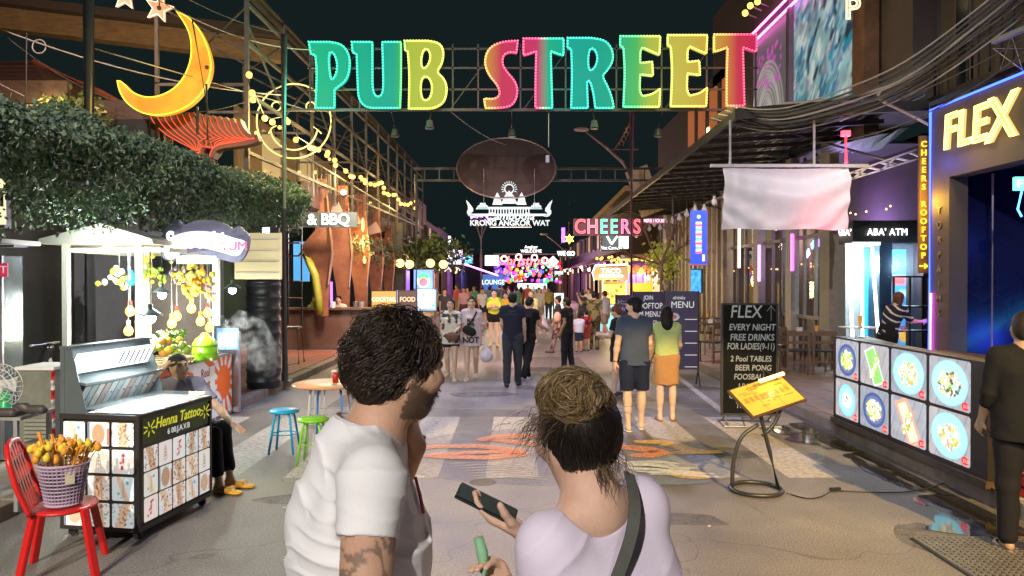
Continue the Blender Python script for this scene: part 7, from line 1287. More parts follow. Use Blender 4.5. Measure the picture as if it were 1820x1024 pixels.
# bare tree left far with violet lights
BT = thing('bare_tree', 'bare branching tree with violet fairy lights left of the temple sign', 'tree', (gx(855, 44), 44, .1)); 
def branch(m, p, d, r, n, B):
 q = p+d*(.9*r*14); m.tube([p, q], [r, r*.7], 6)
 if n == 0: B.append(q); return
 for _ in range(3): dd = (d+V(random.uniform(-.7, .7), random.uniform(-.7, .7), random.uniform(-.15, .4))).normalized(); branch(m, q, dd, r*.68, n-1, B)
B = []; m = MB(); p0 = V(gx(855, 44), 44, .1); m.tube([p0, p0+V(0, 0, 3.2)], [.14, .10], 8); branch(m, p0+V(0, 0, 3.2), V(0, 0, 1), .085, 3, B); m.build('trunk', mat('bark_violet', (.16, .10, .15), .8), BT)
for i, q in enumerate(B): MB().sph(q, .06, 6, 5).build('fairy_light', em('fairy_violet', (.45, .2, 1), 3.5), BT)
# tangled branches near right canopy
BR_ = thing('bare_branches', 'bare dark branches spreading under the canopy right of the lamp post', 'tree', (gx(1165, 21), 21, .12)); m = MB(); B = []; p0 = V(gx(1172, 21), 21, .1); m.tube([p0, at(1175, 470, 21)], [.09, .06], 8)
for d in (V(-.5, 0, .9), V(.7, .2, .6), V(-.7, 0, .2), V(.3, -.2, .9)): branch(m, at(1175, 470, 21), d.normalized(), .05, 2, B)
m.build('trunk', DWOOD, BR_)
# lattice bracket hut roof left of canopy
GR_ = thing('golden_roof', 'straw coloured sloping roof edge at the far end of the canopy', 'roof', tuple(at(1090, 370, 33))); MB().bar(at(1062, 392, 36), at(1122, 335, 30), .5, .22).build('straw_edge', mat('straw_lit', (.60, .42, .15), .8, var=.6, scale=9, bump=.6), GR_); MB().bar(at(1130, 300, 29), at(1160, 380, 29), .9, .12, up=V(0, 1, 0)).build('gable_panel', mat('peach_panel', (.45, .36, .27), .6), GR_)
lamp('SPOT', tuple(at(1085, 420, 30)), (1, .7, .3), 150, tuple(at(1095, 365, 33)), .2, 100, .6)
# parapet fence end of canopy and misc signs on the right wall
lit('wall_sign', 'small pink and white lit sign on the bar column', 'sign', 1150, 388, 1176, 398, 26, (.35, .08, .16), .8, txt='BEER HOUSE', tc=(1, .6, .7), ts=.16)
# ================================================================ PEOPLE
SKIN = vmat('skin', 0, .52, .35, sss=.10, bump=.4, bscale=330); CLOTH = vmat('fabric', 0, .85, .2, bump=.35, bscale=420); HAIRM = vmat('hair', 0, .62, .25, bump=.5, bscale=120); SHOEM = vmat('shoe', 0, .5, .5)
A = lambda *x: np.array(x, float)
def nrm(v): v = np.array(v, float); return v/max(1e-9, np.linalg.norm(v))
def hand(s, w, d, n, r=1., curl=.5, thumb=1, lh=None, spread=.18):
 """palm and five unequal bent fingers from wrist w along d; n = palm normal; thumb = +-1 side"""
 d = nrm(d); n = np.array(n, float); n = nrm(n-d*(n@d)); sd = np.cross(d, n)*thumb; k = min(.014, max(.006, s.h))*.8
 p0 = np.array(w, float); pe = p0+d*.075*r; s.cap(p0, p0+d*.03*r, .024*r, .028*r, k=.02, flat=(n, .65)); s.cap(p0+d*.03*r-sd*.006, pe-sd*.012*r, .030*r, .034*r, k=.015, flat=(n, .45)); s.cap(p0+d*.03*r+sd*.012*r, pe+sd*.014*r, .026*r, .028*r, k=.012, flat=(n, .5))
 for i, (L_, o) in enumerate(((.072, .028), (.080, .009), (.074, -.011), (.058, -.030))):
  q = pe+sd*o*r; dd = nrm(d+sd*(o*spread*12)*.5); c = curl if not hasattr(curl, '__len__') else curl[i]
  for j, f in enumerate((.45, .30, .25)):
   dd = nrm(dd*math.cos(c*(.5+.25*j))+n*math.sin(c*(.5+.25*j))); q2 = q+dd*L_*f*r; s.cap(q, q2, (.0092-.0009*j)*r, (.0086-.0009*j)*r, k=k*.5); q = q2
 q = p0+d*.02*r+sd*.022*r+n*.006; dd = nrm(d*.7+sd*.75+n*.35)
 for j, (f, rr) in enumerate(((.035, .0125), (.03, .0105), (.024, .0095))): q2 = q+dd*f*r; s.cap(q, q2, rr*r, (rr-.001)*r, k=k); q = q2; dd = nrm(dd+d*.35+n*.25*(1+(c if not hasattr(curl, '__len__') else curl[0])))
def head(s, c, f, u, r=1., female=False, detail=False):
 f = nrm(f); u = nrm(np.array(u, float)-f*(np.array(u, float)@f)); x = np.cross(f, u); M3 = np.array([x, f, u]).T; k = .02
 s.ell(c+u*.018*r, A(.073, .093, .092)*r, M3, k=.03); s.ell(c+f*.022*r-u*.030*r, A(.058, .066, .082)*r, M3, k=.035); s.ell(c+f*.052*r-u*.088*r, A(.026, .022, .020)*r, M3, k=.03)
 s.cap(c+f*.086*r+u*.012*r, c+f*.106*r-u*.024*r, .008*r, .0125*r, k=.014); s.ell(c+f*.078*r-u*.054*r, A(.022, .014, .011)*r, M3, k=.012); s.ell(c+f*.080*r+u*.034*r, A(.045, .014, .010)*r, M3, k=.02)
 for sg in (-1, 1):
  s.ell(c+f*.094*r+x*sg*.030*r+u*.012*r, A(.017, .014, .010)*r, M3, k=.012, op='sub'); s.ell(c+x*sg*.046*r+f*.062*r-u*.020*r, A(.022, .022, .020)*r, M3, k=.03); s.ell(c+x*sg*.074*r-f*.008*r-u*.005*r, A(.010, .019, .030)*r, M3, k=.008)
  s.cap(c+x*sg*.055*r-u*.045*r+f*.01, c+f*.055*r-u*.085*r+x*sg*.012*r, .020*r, .018*r, k=.03)
def body(s, J, r=1., fem=False, k=.03):
 f = J['f']; sx = 1 if not fem else .9
 up = nrm(J['neck']-J['pel']); sd = nrm(J['shR']-J['shL']); fl = (np.cross(up, sd) if False else f, .68)
 pel, ch, nk = J['pel'], J['ch'], J['neck']
 s.cap(pel-sd*.05*r, pel+sd*.05*r, .112*r*(1.03 if fem else 1), k=.05, flat=(f, .86)); s.cap(pel+up*.06*r, pel+(ch-pel)*.55, .118*r*sx, .112*r*sx, k=.06, flat=(f, .78)); s.cap(ch-sd*.055*r-up*.05*r, ch+sd*.055*r-up*.05*r, .112*r*sx, k=.06, flat=(f, .86))
 s.cap(ch+up*.03*r-sd*.08*r, ch+up*.03*r+sd*.08*r, .09*r*sx, k=.05, flat=(f, .85))
 if fem:
  for q in (-1, 1): s.ell(ch+f*.075*r+sd*q*.055*r-up*.03*r, A(.05, .05, .05)*r, k=.04)
 s.cap(nk-up*.03*r, J['hd']-J['hu']*.05*r-J['hf']*.012*r, .056*r*(.86 if fem else 1), .050*r*(.86 if fem else 1), k=.03)
 for q in 'LR':
  sh, el, wr = J['sh'+q], J['el'+q], J['wr'+q]; s.cap(nk+up*.0, sh+up*.005, .048*r, .050*r*sx, k=.05); s.cap(sh, el, .050*r*sx, .038*r*sx, k=.03); s.cap(sh+(el-sh)*.3, sh+(el-sh)*.6, .047*r*sx, .044*r*sx, k=.03)
  s.cap(el, el+(wr-el)*.35, .038*r*sx, .040*r*sx, k=.02); s.cap(el+(wr-el)*.3, wr, .039*r*sx, .025*r*sx, k=.02)
  hip, kn, an = J['hip'+q], J['kn'+q], J['an'+q]; s.cap(hip, kn, .088*r, .052*r, k=.05); s.cap(hip+(kn-hip)*.1, hip+(kn-hip)*.5, .088*r, .070*r, k=.03); s.cap(kn, an, .050*r, .033*r, k=.02); bk = J.get('calf', f*-1)
  s.cap(kn+(an-kn)*.18+bk*.016*r, kn+(an-kn)*.48+bk*.012*r, .047*r, .038*r, k=.04)
  tf = J['ft'+q]; s.cap(an-tf*.03*r-A(0, 0, .035)*r, an+tf*.12*r-A(0, 0, .05)*r, .030*r, .024*r, k=.025); s.cap(an, an-A(0, 0, .03)*r, .033*r, k=.02); s.cap(an+tf*.12*r-A(0, 0, .052)*r, an+tf*.165*r-A(0, 0, .056)*r, .024*r, .018*r, k=.015)
def skincol(c, J, r=1., tat=None):
 c = np.array(c)
 def fn(P):
  q = P-J['hd']; x = np.cross(J['hf'], J['hu']); a, b, d = q@x/r, q@J['hf']/r, q@J['hu']/r; n = fbm(P*22); C = c*(1+(n[:, None]-.45)*.3+(vnoise(P*170)[:, None]-.5)*.10)*(1+(fbm(P*7+3)[:, None]-.45)*A(.0, -.25, -.3))
  near = np.linalg.norm(q, axis=1) < .16*r
  def blend(mask, col, w=.8): C[mask & near] = C[mask & near]*(1-w)+np.array(col)*w
  blend((np.abs(a) < .045) & (np.abs(a) > .014) & (d > .026) & (d < .040) & (b > .055), (.03, .02, .015), .75); blend((np.abs(a) < .026) & (np.abs(d+.055) < .012) & (b > .06), (.45, .13, .11), .6); blend((np.abs(np.abs(a)-.030) < .011) & (np.abs(d-.012) < .006) & (b > .05), (.04, .03, .03), .75)
  blend((np.abs(np.abs(a)-.045) < .02) & (np.abs(d+.025) < .02) & (b > .03), c*np.array([1.12, .85, .8]), .4); return np.clip(C, 0, 1)
 return fn
def plain(c, amt=.18, sc_=9, pat=None):
 c = np.array(c)
 def fn(P):
  C = np.tile(c, (len(P), 1))*(1+(fbm(P*sc_)[:, None]-.45)*amt*2)
  if pat: C = pat(P, C)
  return np.clip(C, 0, 1)
 return fn
def pat_patch(c2, sc_, th, seed=0):
 c2 = np.array(c2)
 def fn(P, C): m = fbm(P*sc_+seed) > th; C[m] = c2; return C
 return fn
def joints(r=1., sh=.175, lean=0., legL=(0, 0), legR=(0, 0), armL=(0, .12, .2), armR=(0, .12, .2), inL=0., inR=0., headyaw=0., headpitch=0., stance=.09, twist=0., sit=None):
 f = A(0, 1, 0); J = {'f': f}; rr = math.radians; h = {}
 for q, (hp, kf), sg in (('L', legL, -1), ('R', legR, 1)):
  a = rr(hp); b = rr(hp-kf); hip = A(sg*stance*r, 0, 0); kn = hip+A(sg*.01, math.sin(a), -math.cos(a))*.42*r; an = kn+A(sg*.0, math.sin(b), -math.cos(b))*.405*r; J['hip'+q], J['kn'+q], J['an'+q] = hip, kn, an; J['ft'+q] = nrm(A(sg*.18, 1, -.15 if kf > 25 and hp < kf else 0))
 zmin = min(J['anL'][2], J['anR'][2]); off = A(0, 0, .078*r-zmin)
 for q in 'LR':
  for n in ('hip', 'kn', 'an'): J[n+q] = J[n+q]+off
 pel = A(0, 0, .05*r)+off; l = rr(lean); up = A(0, math.sin(l), math.cos(l)); J['pel'] = pel; J['ch'] = pel+up*.33*r; J['neck'] = pel+up*.505*r; hy = rr(headyaw); hp_ = rr(headpitch); J['hf'] = A(-math.sin(hy)*math.cos(hp_), math.cos(hy)*math.cos(hp_), -math.sin(hp_)); J['hf'] = nrm(J['hf']); J['hu'] = nrm(A(0, math.sin(l)*.6, 1)-J['hf']*(A(0, math.sin(l)*.6, 1)@J['hf'])); J['hd'] = J['neck']+up*.10*r+J['hu']*.055*r+J['hf']*.012*r
 for q, (p, ab, fx), sg, inn in (('L', armL, -1, inL), ('R', armR, 1, inR)):
  a = rr(p); s_ = J['neck']-up*.045*r+A(sg*sh*r, 0, 0); el = s_+nrm(A(sg*math.sin(ab), math.sin(a)*math.cos(ab), -math.cos(a)*math.cos(ab)))*.285*r; a2 = a+rr(fx if abs(fx) > 3 else fx*57); wr = el+nrm(A(sg*math.sin(ab)*.5-sg*inn, math.sin(a2), -math.cos(a2)))*.25*r; J['sh'+q], J['el'+q], J['wr'+q] = s_, el, wr
 return J
def top_garment(s, J, r, sleeve, hem, fem=False, t=.012, loose=0., neckcut=True):
 f = J['f']; up = nrm(J['neck']-J['pel']); sd = nrm(J['shR']-J['shL']); pel, ch, nk = J['pel'], J['ch'], J['neck']; sx = .92 if fem else 1; hemz = pel+up*(-hem)*r
 s.cap(ch-sd*.075*r+up*.035*r, ch+sd*.075*r+up*.035*r, .102*r*sx+t, k=.05, flat=(f, .85)); s.cap(ch+up*.02, hemz, .128*r*sx+t+loose*.3, .135*r*sx+t+loose, k=.06, flat=(f, .80), cone=True)
 s.cap(ch-sd*.045*r, hemz-sd*.045*r, .118*r*sx+t, .118*r*sx+t+loose, k=.05, flat=(f, .85), cone=True); s.cap(ch+sd*.045*r, hemz+sd*.045*r, .118*r*sx+t, .118*r*sx+t+loose, k=.05, flat=(f, .85), cone=True)
 for q in 'LR':
  sh, el, wr = J['sh'+q], J['el'+q], J['wr'+q]; s.cap(nk-up*.010, sh-up*.0, .050*r+t*.5, .056*r*sx+t, k=.05)
  if sleeve > 0:
   e = sh+(el-sh)*min(sleeve, 1); s.cap(sh, e, .054*r*sx+t, (.050-.008*min(sleeve, 1))*r+t*1.3, k=.03, cone=True)
   if sleeve > 1: s.cap(el, el+(wr-el)*(sleeve-1), .042*r+t, .034*r+t, k=.02); 
 s.cap(nk+up*.055*r-up*.03*r+f*.02, nk+up*.16*r, .058*r, .075*r, k=.008, op='sub')
 s.cut(hemz, -up, box=(s.lo, hemz+A(.9, .9, .1)))
def bottom_garment(s, J, r, kind, length, t=.012):
 f = J['f']; pel = J['pel']
 s.cap(pel+A(-.045, 0, .085)*r, pel+A(.045, 0, .085)*r, .108*r+t*.6, k=.04, flat=(f, .84)); s.cap(pel-A(.05, 0, .02)*r, pel+A(.05, 0, -.02)*r, .122*r+t*.7, k=.05, flat=(f, .88))
 if kind == 'skirt':
  e = (J['knL']+J['knR'])/2; b = pel+(e-pel)*length; [s.cap(pel+A(g*.05, 0, .03)*r, b+A(g*.05, 0, 0)*r, .125*r+t, .120*r+t, k=.04, cone=True) for g in (-1, 1)]; return
 for q in 'LR':
  hip, kn, an = J['hip'+q], J['kn'+q], J['an'+q]
  if length <= 1: s.cap(hip, hip+(kn-hip)*length, .096*r+t, .088*r+t*1.2-.012*length, k=.04, cone=True)
  else:
   s.cap(hip, kn, .095*r+t, .062*r+t, k=.04); s.cap(kn, kn+(an-kn)*(length-1), .062*r+t, .050*r+t*1.1, k=.03, cone=False)
def hair_sdf(s, J, r, style, seed=0):
 c, f, u = J['hd'], J['hf'], J['hu']; x = np.cross(f, u); M3 = np.array([x, f, u]).T
 s.ell(c-f*.010*r+u*.030*r, A(.080, .098, .089)*r, M3, k=.01); s.ell(c-f*.035*r-u*.015*r, A(.075, .070, .082)*r, M3, k=.03)
 s.cap(c+f*.115*r-u*.12*r, c+f*.105*r-u*.0*r, .085*r, .062*r, k=.012, op='sub', flat=(f, .85))
 s.ell(c+f*.125*r-u*.02*r, A(.075, .075, .065)*r, M3, k=.01, op='sub')
 if style == 'long':
  b = c-f*.060*r-A(0, 0, .30)*r; s.cap(c-f*.03*r, c-f*.065*r-A(0, 0, .16)*r, .080*r, .078*r, k=.04, flat=(f, .55)); s.cap(c-f*.065*r-A(0, 0, .12)*r, b, .080*r, .045*r, k=.03, flat=(f, .45))
  for q in (-1, 1): s.cap(c+x*q*.070*r-u*.01, c+x*q*.075*r-u*.17*r+f*.01, .022*r, .018*r, k=.02)
 if style == 'bun': s.ell(c-f*.065*r+u*.10*r, A(.042, .042, .038)*r, k=.015)
 if style == 'pony': s.cap(c-f*.10*r+u*.03*r, c-f*.13*r-A(0, 0, .20)*r, .032*r, .02*r, k=.02)
 s.warp(lambda X, Y, Z: .006*(fbm(np.stack([X*60+seed, Y*60, Z*22], -1), 2)-.45)*2)
def person(label, px, Y, h=1.65, rz=180, skin=(.52, .33, .22), fem=False, top=((.1, .1, .1), .5, .1), bottom=('pants', (.03, .03, .04), 1.9), hair=('short', (.012, .009, .008)), shoes=(.02, .02, .02), res=.013, pose={}, pat=None, z=0, group=None, loose=0., sandals=False, bpat=None, cat='person', x=None):
 r = h/1.72; fx = gx(px, Y) if x is None else x; t = thing('person', label, cat, (fx, Y, z), R(rz), group); J = joints(r, .168 if not fem else .150, **pose); pts = np.array([v for k_, v in J.items() if k_ not in ('f', 'hf', 'hu', 'ftL', 'ftR')]); lo = pts.min(0)-.2*r; hi = pts.max(0)+.24*r; lo[2] = max(lo[2], -.01)
 bs = res if res < .02 else res; s = SDF(lo, hi, bs); body(s, J, r, fem); head(s, J['hd'], J['hf'], J['hu'], r, fem)
 for q, sg in (('L', 1), ('R', -1)): d = nrm(J['wr'+q]-J['el'+q]); hand(s, J['wr'+q], d, A(-sg*-.8, .3, 0), r, .5, 1 if q == 'L' else -1)
 s.cut((0, 0, .004), (0, 0, -1)); s.mesh('body', SKIN, t, skincol(skin, J, r), world=False)
 s = SDF(lo, hi, res); bottom_garment(s, J, r, bottom[0], bottom[2]); s.warp(lambda X, Y_, Z: .010*(fbm(np.stack([X*11, Y_*11, Z*7+3], -1), 2)-.45)*2); s.mesh({'pants': 'trousers'}.get(bottom[0], bottom[0]), CLOTH, t, plain(bottom[1], pat=bpat), world=False)
 s = SDF(lo, hi, res); top_garment(s, J, r, top[1], top[2], fem, loose=loose); s.warp(lambda X, Y_, Z: .011*(fbm(np.stack([X*9+Z*5, Y_*9, Z*8+7], -1), 2)-.45)*2); s.mesh('shirt', CLOTH, t, plain(top[0], pat=pat), world=False)
 s = SDF(J['hd']-A(.22, .22, .48)*r, J['hd']+A(.22, .22, .22)*r, min(res, .012)); hair_sdf(s, J, r, hair[0], px); s.mesh('hair', HAIRM, t, plain(hair[1], .5, 30), world=False)
 for q in 'LR':
  an, tf = J['an'+q], J['ft'+q]; b = an-A(0, 0, .078)*r; s = SDF(b-A(.12, .16, .01), b+A(.12, .26, .15), min(res, .010))
  if sandals: s.cap(b-tf*.05*r+A(0, 0, .008), b+tf*.18*r+A(0, 0, .008), .036*r, .042*r, k=.01, flat=((0, 0, 1), .3)); s.cap(b+tf*.10*r-np.cross(tf, A(0, 0, 1))*.034*r+A(0, 0, .03), b+tf*.10*r+np.cross(tf, A(0, 0, 1))*.034*r+A(0, 0, .03), .022*r, k=.01, flat=(tf, .8))
  else: s.cap(b-tf*.035*r+A(0, 0, .042)*r, b+tf*.12*r+A(0, 0, .034)*r, .042*r, .040*r, k=.01); s.cap(b+tf*.1*r+A(0, 0, .03)*r, b+tf*.17*r+A(0, 0, .028)*r, .040*r, .034*r, k=.02); s.cut(b+A(0, 0, .002), (0, 0, -1))
  s.mesh('shoe' if not sandals else 'sandal', SHOEM, t, plain(shoes, .2), world=False)
 return t, J, r
def extra(t, name, fn, mt, col=None, lo=None, hi=None, h=.012):
 s = SDF(lo, hi, h); fn(s); return s.mesh(name, mt, t, plain(col) if col is not None else None, world=False)
def strap(t, pts, w_, mt, name='strap'):
 pts = resample(chaik_open([tuple(p) for p in pts], 2), .03, False); m = MB()
 m.tube(pts, w_, 6); return m.build(name, mt, t, world=False)
DKC = mat('black_fabric', (.015, .015, .017), .8, bump=.1); walk1 = dict(legL=(14, 4), legR=(-12, 16), armL=(-10, .12, 10), armR=(12, .12, 14)); walk2 = dict(legL=(-13, 20), legR=(15, 5), armL=(12, .1, 16), armR=(-8, .1, 12)); stand = dict(legL=(3, 2), legR=(-3, 3), armL=(0, .14, 12), armR=(2, .14, 16))
# 1 woman in patterned top, 2 woman in long pale tee (both towards us)
t, J, r = person('woman in black and white patterned top walking towards us with a brown bag', 801, 14.2, 1.56, 176, (.60, .42, .32), True, ((.62, .60, .56), .8, .17), ('shorts', (.02, .02, .02), .42), ('long', (.03, .015, .01)), (.5, .4, .35), .011, dict(legL=(12, 6), legR=(-10, 18), armL=(10, .16, 50), armR=(-4, .14, 10), inL=.5), pat_patch((.06, .06, .06), 16, .50), loose=.045, sandals=True)
extra(t, 'bag', lambda s: s.ell(J['wrL']+A(.02, .06, -.06), (.13, .06, .09), k=.02), CLOTH, (.16, .08, .06), J['wrL']-A(.25, .15, .25), J['wrL']+A(.25, .25, .15))
t, J, r = person('woman in long pale pink tee printed NOT carrying a white plastic bag', 838, 14.3, 1.60, 184, (.58, .40, .30), True, ((.60, .50, .54), .85, .24), ('shorts', (.015, .015, .018), .42), ('bun', (.02, .014, .012)), (.7, .6, .6), .011, dict(legL=(-10, 14), legR=(12, 5), armL=(0, .12, 8), armR=(8, .14, 30), inR=.3), loose=.05, sandals=True)
for k, (s_, z) in enumerate((('BUT', 1.30), ('PINK', 1.22), ('NOT', .90))): text('print_text', s_, [.09, .08, .17][k]*r, (0.02, .215, z*r-.06), DKC, t, (-1, 0, 0), (0, 0, 1), .004, world=False, offset=.004, sx=.9)
extra(t, 'shoulder_bag', lambda s: s.cap(A(.10, .19, 1.05)*r, A(.0, .21, 1.0)*r, .085, .085, k=.02, flat=((0, 1, 0), .5)), CLOTH, (.015, .02, .018), A(-.2, .05, .8), A(.3, .35, 1.25)); strap(t, [A(.10, .18, 1.10)*r, A(-.02, .17, 1.25)*r, A(-.10, .10, 1.40)*r, A(-.11, -.02, 1.43)*r], .016, DKC)
b_ = at(864, 628, 14.2); s = SDF(np.array(b_)-A(.2, .2, .3), np.array(b_)+A(.2, .2, .3), .012); s.ell(np.array(b_)-A(0, 0, .04), (.13, .09, .13), k=.02); s.cap(np.array(b_)+A(0, 0, .05), np.array(b_)+A(-.05, 0, .20), .05, .012, k=.04); s.warp(lambda X, Y, Z: .03*(fbm(np.stack([X*25, Y*25, Z*18], -1), 2)-.45)); o = s.mesh('plastic_bag', mat('white_plastic_bag', (.72, .65, .78), .3, bump=.1, spec=.6)); tag(o, 'crumpled white plastic bag hanging from the hand of the pale tee woman', 'bag')
# 3-4 men walking away
t, J, r = person('man in navy tee and dark jeans walking away in mid street', 911, 13.35, 1.71, -3, (.55, .37, .26), False, ((.018, .022, .045), .55, .10), ('pants', (.035, .042, .055), 1.95), ('short', (.010, .009, .010)), (.03, .03, .03), .011, dict(legL=(-8, 6), legR=(10, 4), armL=(10, .10, 30), armR=(6, .12, 18), inL=.2, headpitch=5)); text('print_text', 'TOKYO', .035, (-.0, -.150, 1.36), mat('faint_print', (.10, .12, .20), .6), t, (1, 0, 0), (0, 0, 1), .002, world=False)
person('man in black clothes leaning beside the navy tee man', 937, 14.1, 1.62, -35, (.50, .33, .24), False, ((.012, .012, .014), .55, .08), ('pants', (.012, .012, .016), 1.95), ('short', (.012, .010, .010)), (.35, .35, .38), .012, dict(legL=(16, 10), legR=(-14, 10), lean=6, headpitch=18, armL=(25, .1, 50), armR=(20, .1, 50)))
# 5-7 women in yellow
person('woman in bright yellow green top and black shorts facing us', 878, 21.6, 1.66, 182, (.62, .42, .30), True, ((.62, .60, .08), .9, -.02), ('shorts', (.012, .012, .012), .40), ('pony', (.02, .012, .01)), (.6, .5, .2), .014, dict(legL=(3, 2), legR=(-2, 2), armL=(25, .1, 80), armR=(25, .1, 80), inL=.6, inR=.6), pat_patch((.15, .45, .05), 5, .56))
person('woman in pale yellow tee and black shorts walking towards us', 944, 22, 1.64, 170, (.62, .44, .32), True, ((.60, .62, .22), .6, .02), ('shorts', (.012, .012, .014), .42), ('long', (.18, .09, .04)), (.5, .4, .2), .014, walk2)
person('person in amber top just left of the navy tee man', 899, 24, 1.55, 175, (.55, .38, .28), True, ((.65, .42, .05), .7, .05), ('shorts', (.03, .03, .03), .6), ('short', (.02, .015, .012)), (.3, .25, .2), .016, walk1)
# 8-11 group right of centre
person('man in black tee and trousers standing sideways by the waiting group', 1008, 15.8, 1.55, 60, (.32, .19, .12), False, ((.012, .012, .014), .6, .10), ('pants', (.012, .014, .022), 1.95), ('short', (.012, .010, .010)), (.03, .03, .03), .012, dict(legL=(4, 3), legR=(-4, 4), armL=(-6, .1, 30), armR=(4, .1, 25), headpitch=4))
t, J, r = person('person in patterned trousers with a peach shoulder bag behind the black tee man', 992, 19.6, 1.52, 80, (.40, .25, .17), True, ((.03, .03, .035), .7, .05), ('pants', (.25, .16, .14), 1.9), ('bun', (.015, .012, .01)), (.05, .05, .05), .014, walk1, bpat=pat_patch((.05, .03, .04), 14, .5)); extra(t, 'bag', lambda s: s.ell(A(-.18, 0, .95), (.12, .10, .15), k=.02), CLOTH, (.65, .38, .28), A(-.4, -.2, .7), A(.05, .2, 1.2))
person('small child in pale blue tee and dark shorts with back to us', 1029, 19.8, 1.02, 5, (.42, .27, .18), False, ((.42, .48, .62), .7, .06), ('shorts', (.02, .03, .06), .9), ('short', (.012, .010, .010)), (.1, .1, .1), .011, stand)
person('child in red patterned clothes beside the pale blue tee child', 1042, 20.2, 1.10, 20, (.42, .27, .18), False, ((.38, .04, .04), .7, .06), ('shorts', (.25, .05, .03), .9), ('short', (.012, .010, .010)), (.1, .1, .1), .012, stand, pat_patch((.05, .02, .02), 16, .5))
person('man in green brown camouflage clothes scratching his head', 1056, 20.6, 1.62, -10, (.36, .23, .15), False, ((.17, .16, .07), .8, .12), ('pants', (.16, .13, .06), 1.95), ('short', (.012, .010, .010)), (.03, .025, .02), .013, dict(legL=(4, 3), legR=(-6, 3), armL=(60, .9, 130), armR=(0, .1, 10)), pat_patch((.05, .05, .02), 9, .5), bpat=pat_patch((.04, .035, .015), 9, .5), loose=.02)
# 12 blue tee man with cap and mask, 13 woman lime top, 14 companion
t, J, r = person('man in slate blue tee navy shorts black cap and face mask seen from behind', 1128, 9.42, 1.69, 4, (.60, .42, .32), False, ((.055, .075, .125), .62, .10), ('shorts', (.012, .018, .045), .90), ('short', (.012, .010, .010)), (.68, .66, .66), .009, dict(legL=(-5, 2), legR=(6, 3), armL=(-2, .20, 12), armR=(8, .14, 30), headyaw=52, stance=.10), loose=.012, sandals=True)
c = J['hd']; f_, u_h = J['hf'], J['hu']; M3 = np.array([np.cross(f_, u_h), f_, u_h]).T
def cap_(s): s.ell(c-f_*.008+u_h*.048, A(.090, .107, .082)*r, M3); s.cut(c+u_h*.035, -u_h); s.ell(c+f_*.11+u_h*.045, A(.065, .075, .010), M3, k=.01)
extra(t, 'cap', cap_, CLOTH, (.012, .014, .022), c-A(.25, .25, .1), c+A(.25, .25, .2), .008); extra(t, 'face_mask', lambda s: s.ell(c+f_*.055-u_h*.045, A(.062, .060, .052), M3), CLOTH, (.02, .022, .03), c-A(.2, .2, .2), c+A(.2, .2, .1), .008)
m = MB(); m.tube([J['wrL']+A(.025*math.cos(a), .025*math.sin(a), .01) for a in np.linspace(0, 6.28, 14)[:-1]], .008, 6, closed=True); m.build('wrist_watch', BLK, t, world=False)
t, J, r = person('woman in lime ribbed top and tan skirt with long black hair seen from behind', 1185, 10.0, 1.56, -4, (.62, .43, .33), True, ((.42, .52, .20), .35, -.03), ('skirt', (.40, .22, .09), .82), ('long', (.010, .008, .008)), (.25, .12, .06), .009, dict(legL=(2, 2), legR=(8, 12), armL=(6, .16, 20), armR=(12, .20, 50), inR=.15), sandals=True)
t, J, r = person('person in black tee with red print and shorts looking down at a phone', 1098, 12.3, 1.50, 62, (.55, .37, .28), True, ((.018, .018, .022), .6, .10), ('shorts', (.015, .015, .02), .6), ('bun', (.12, .05, .025)), (.05, .05, .05), .010, dict(legL=(3, 2), legR=(-3, 3), armL=(18, .1, 75), armR=(18, .1, 75), inL=.4, inR=.4, headpitch=28), pat_patch((.45, .04, .04), 4, .60)); ph = MB(); ph.box(tuple((J['wrL']+J['wrR'])/2+A(0, .10, .03)), (.07, .13, .01), 0, Matrix.Rotation(R(-35), 3, 'X')); ph.build('phone_body', BLK, t, world=False)
# 15 woman by the ATM table
t, J, r = person('woman in black and white striped top leaning over the bar rail by the ATM', 1578, 12.4, 1.64, -70, (.60, .42, .36), True, ((.02, .02, .04), .9, .06), ('pants', (.012, .012, .016), 1.9), ('long', (.10, .045, .03)), (.05, .05, .05), .011, dict(legL=(4, 3), legR=(-6, 3), lean=22, armL=(25, .1, 45), armR=(40, .1, 50), headpitch=18), lambda P, C: np.where((np.sin(P[:, 2:3]*60+P[:, 0:1]*30) > .72), .6, C), z=.12)
# 16 man in black at the right edge
t, J, r = person('man in loose black shirt and trousers standing on the grate at the right edge', 1822, 5.15, 1.68, -18, (.34, .22, .15), False, ((.008, .009, .011), 1.3, .14), ('pants', (.010, .010, .013), 1.92), ('short', (.020, .015, .012)), (.30, .24, .20), .010, dict(legL=(2, 2), legR=(-5, 3), armL=(4, .16, 26), armR=(10, .1, 40)), loose=.035, sandals=True)
# 18 passer-by hidden behind the man in white
person('passer by in black trousers and dark sneakers hidden behind the man in white', 728, 8.7, 1.58, -75, (.5, .35, .26), False, ((.05, .05, .06), .6, .1), ('pants', (.012, .012, .018), 1.92), ('short', (.02, .015, .012)), (.025, .03, .05), .014, stand)
# 19 bar customers
for px, lab, c_, y_ in ((562, 'dark haired customer in floral shirt seated behind the bar counter', (.35, .40, .30), 20.0), (604, 'customer in pale shirt seated behind the bar counter', (.62, .56, .48), 20.2)):
 person(lab, px, y_, 1.6, 165, (.55, .38, .27), False, (c_, .7, .05), ('pants', (.05, .05, .06), 1.9), ('short', (.02, .012, .01)), (.05, .05, .05), .016, dict(armL=(30, .3, 70), armR=(30, .3, 70), inL=.3, inR=.3, lean=5), pat_patch((.1, .12, .1), 9, .56) if px < 600 else None, z=-.10, group='customers at the bar counter')
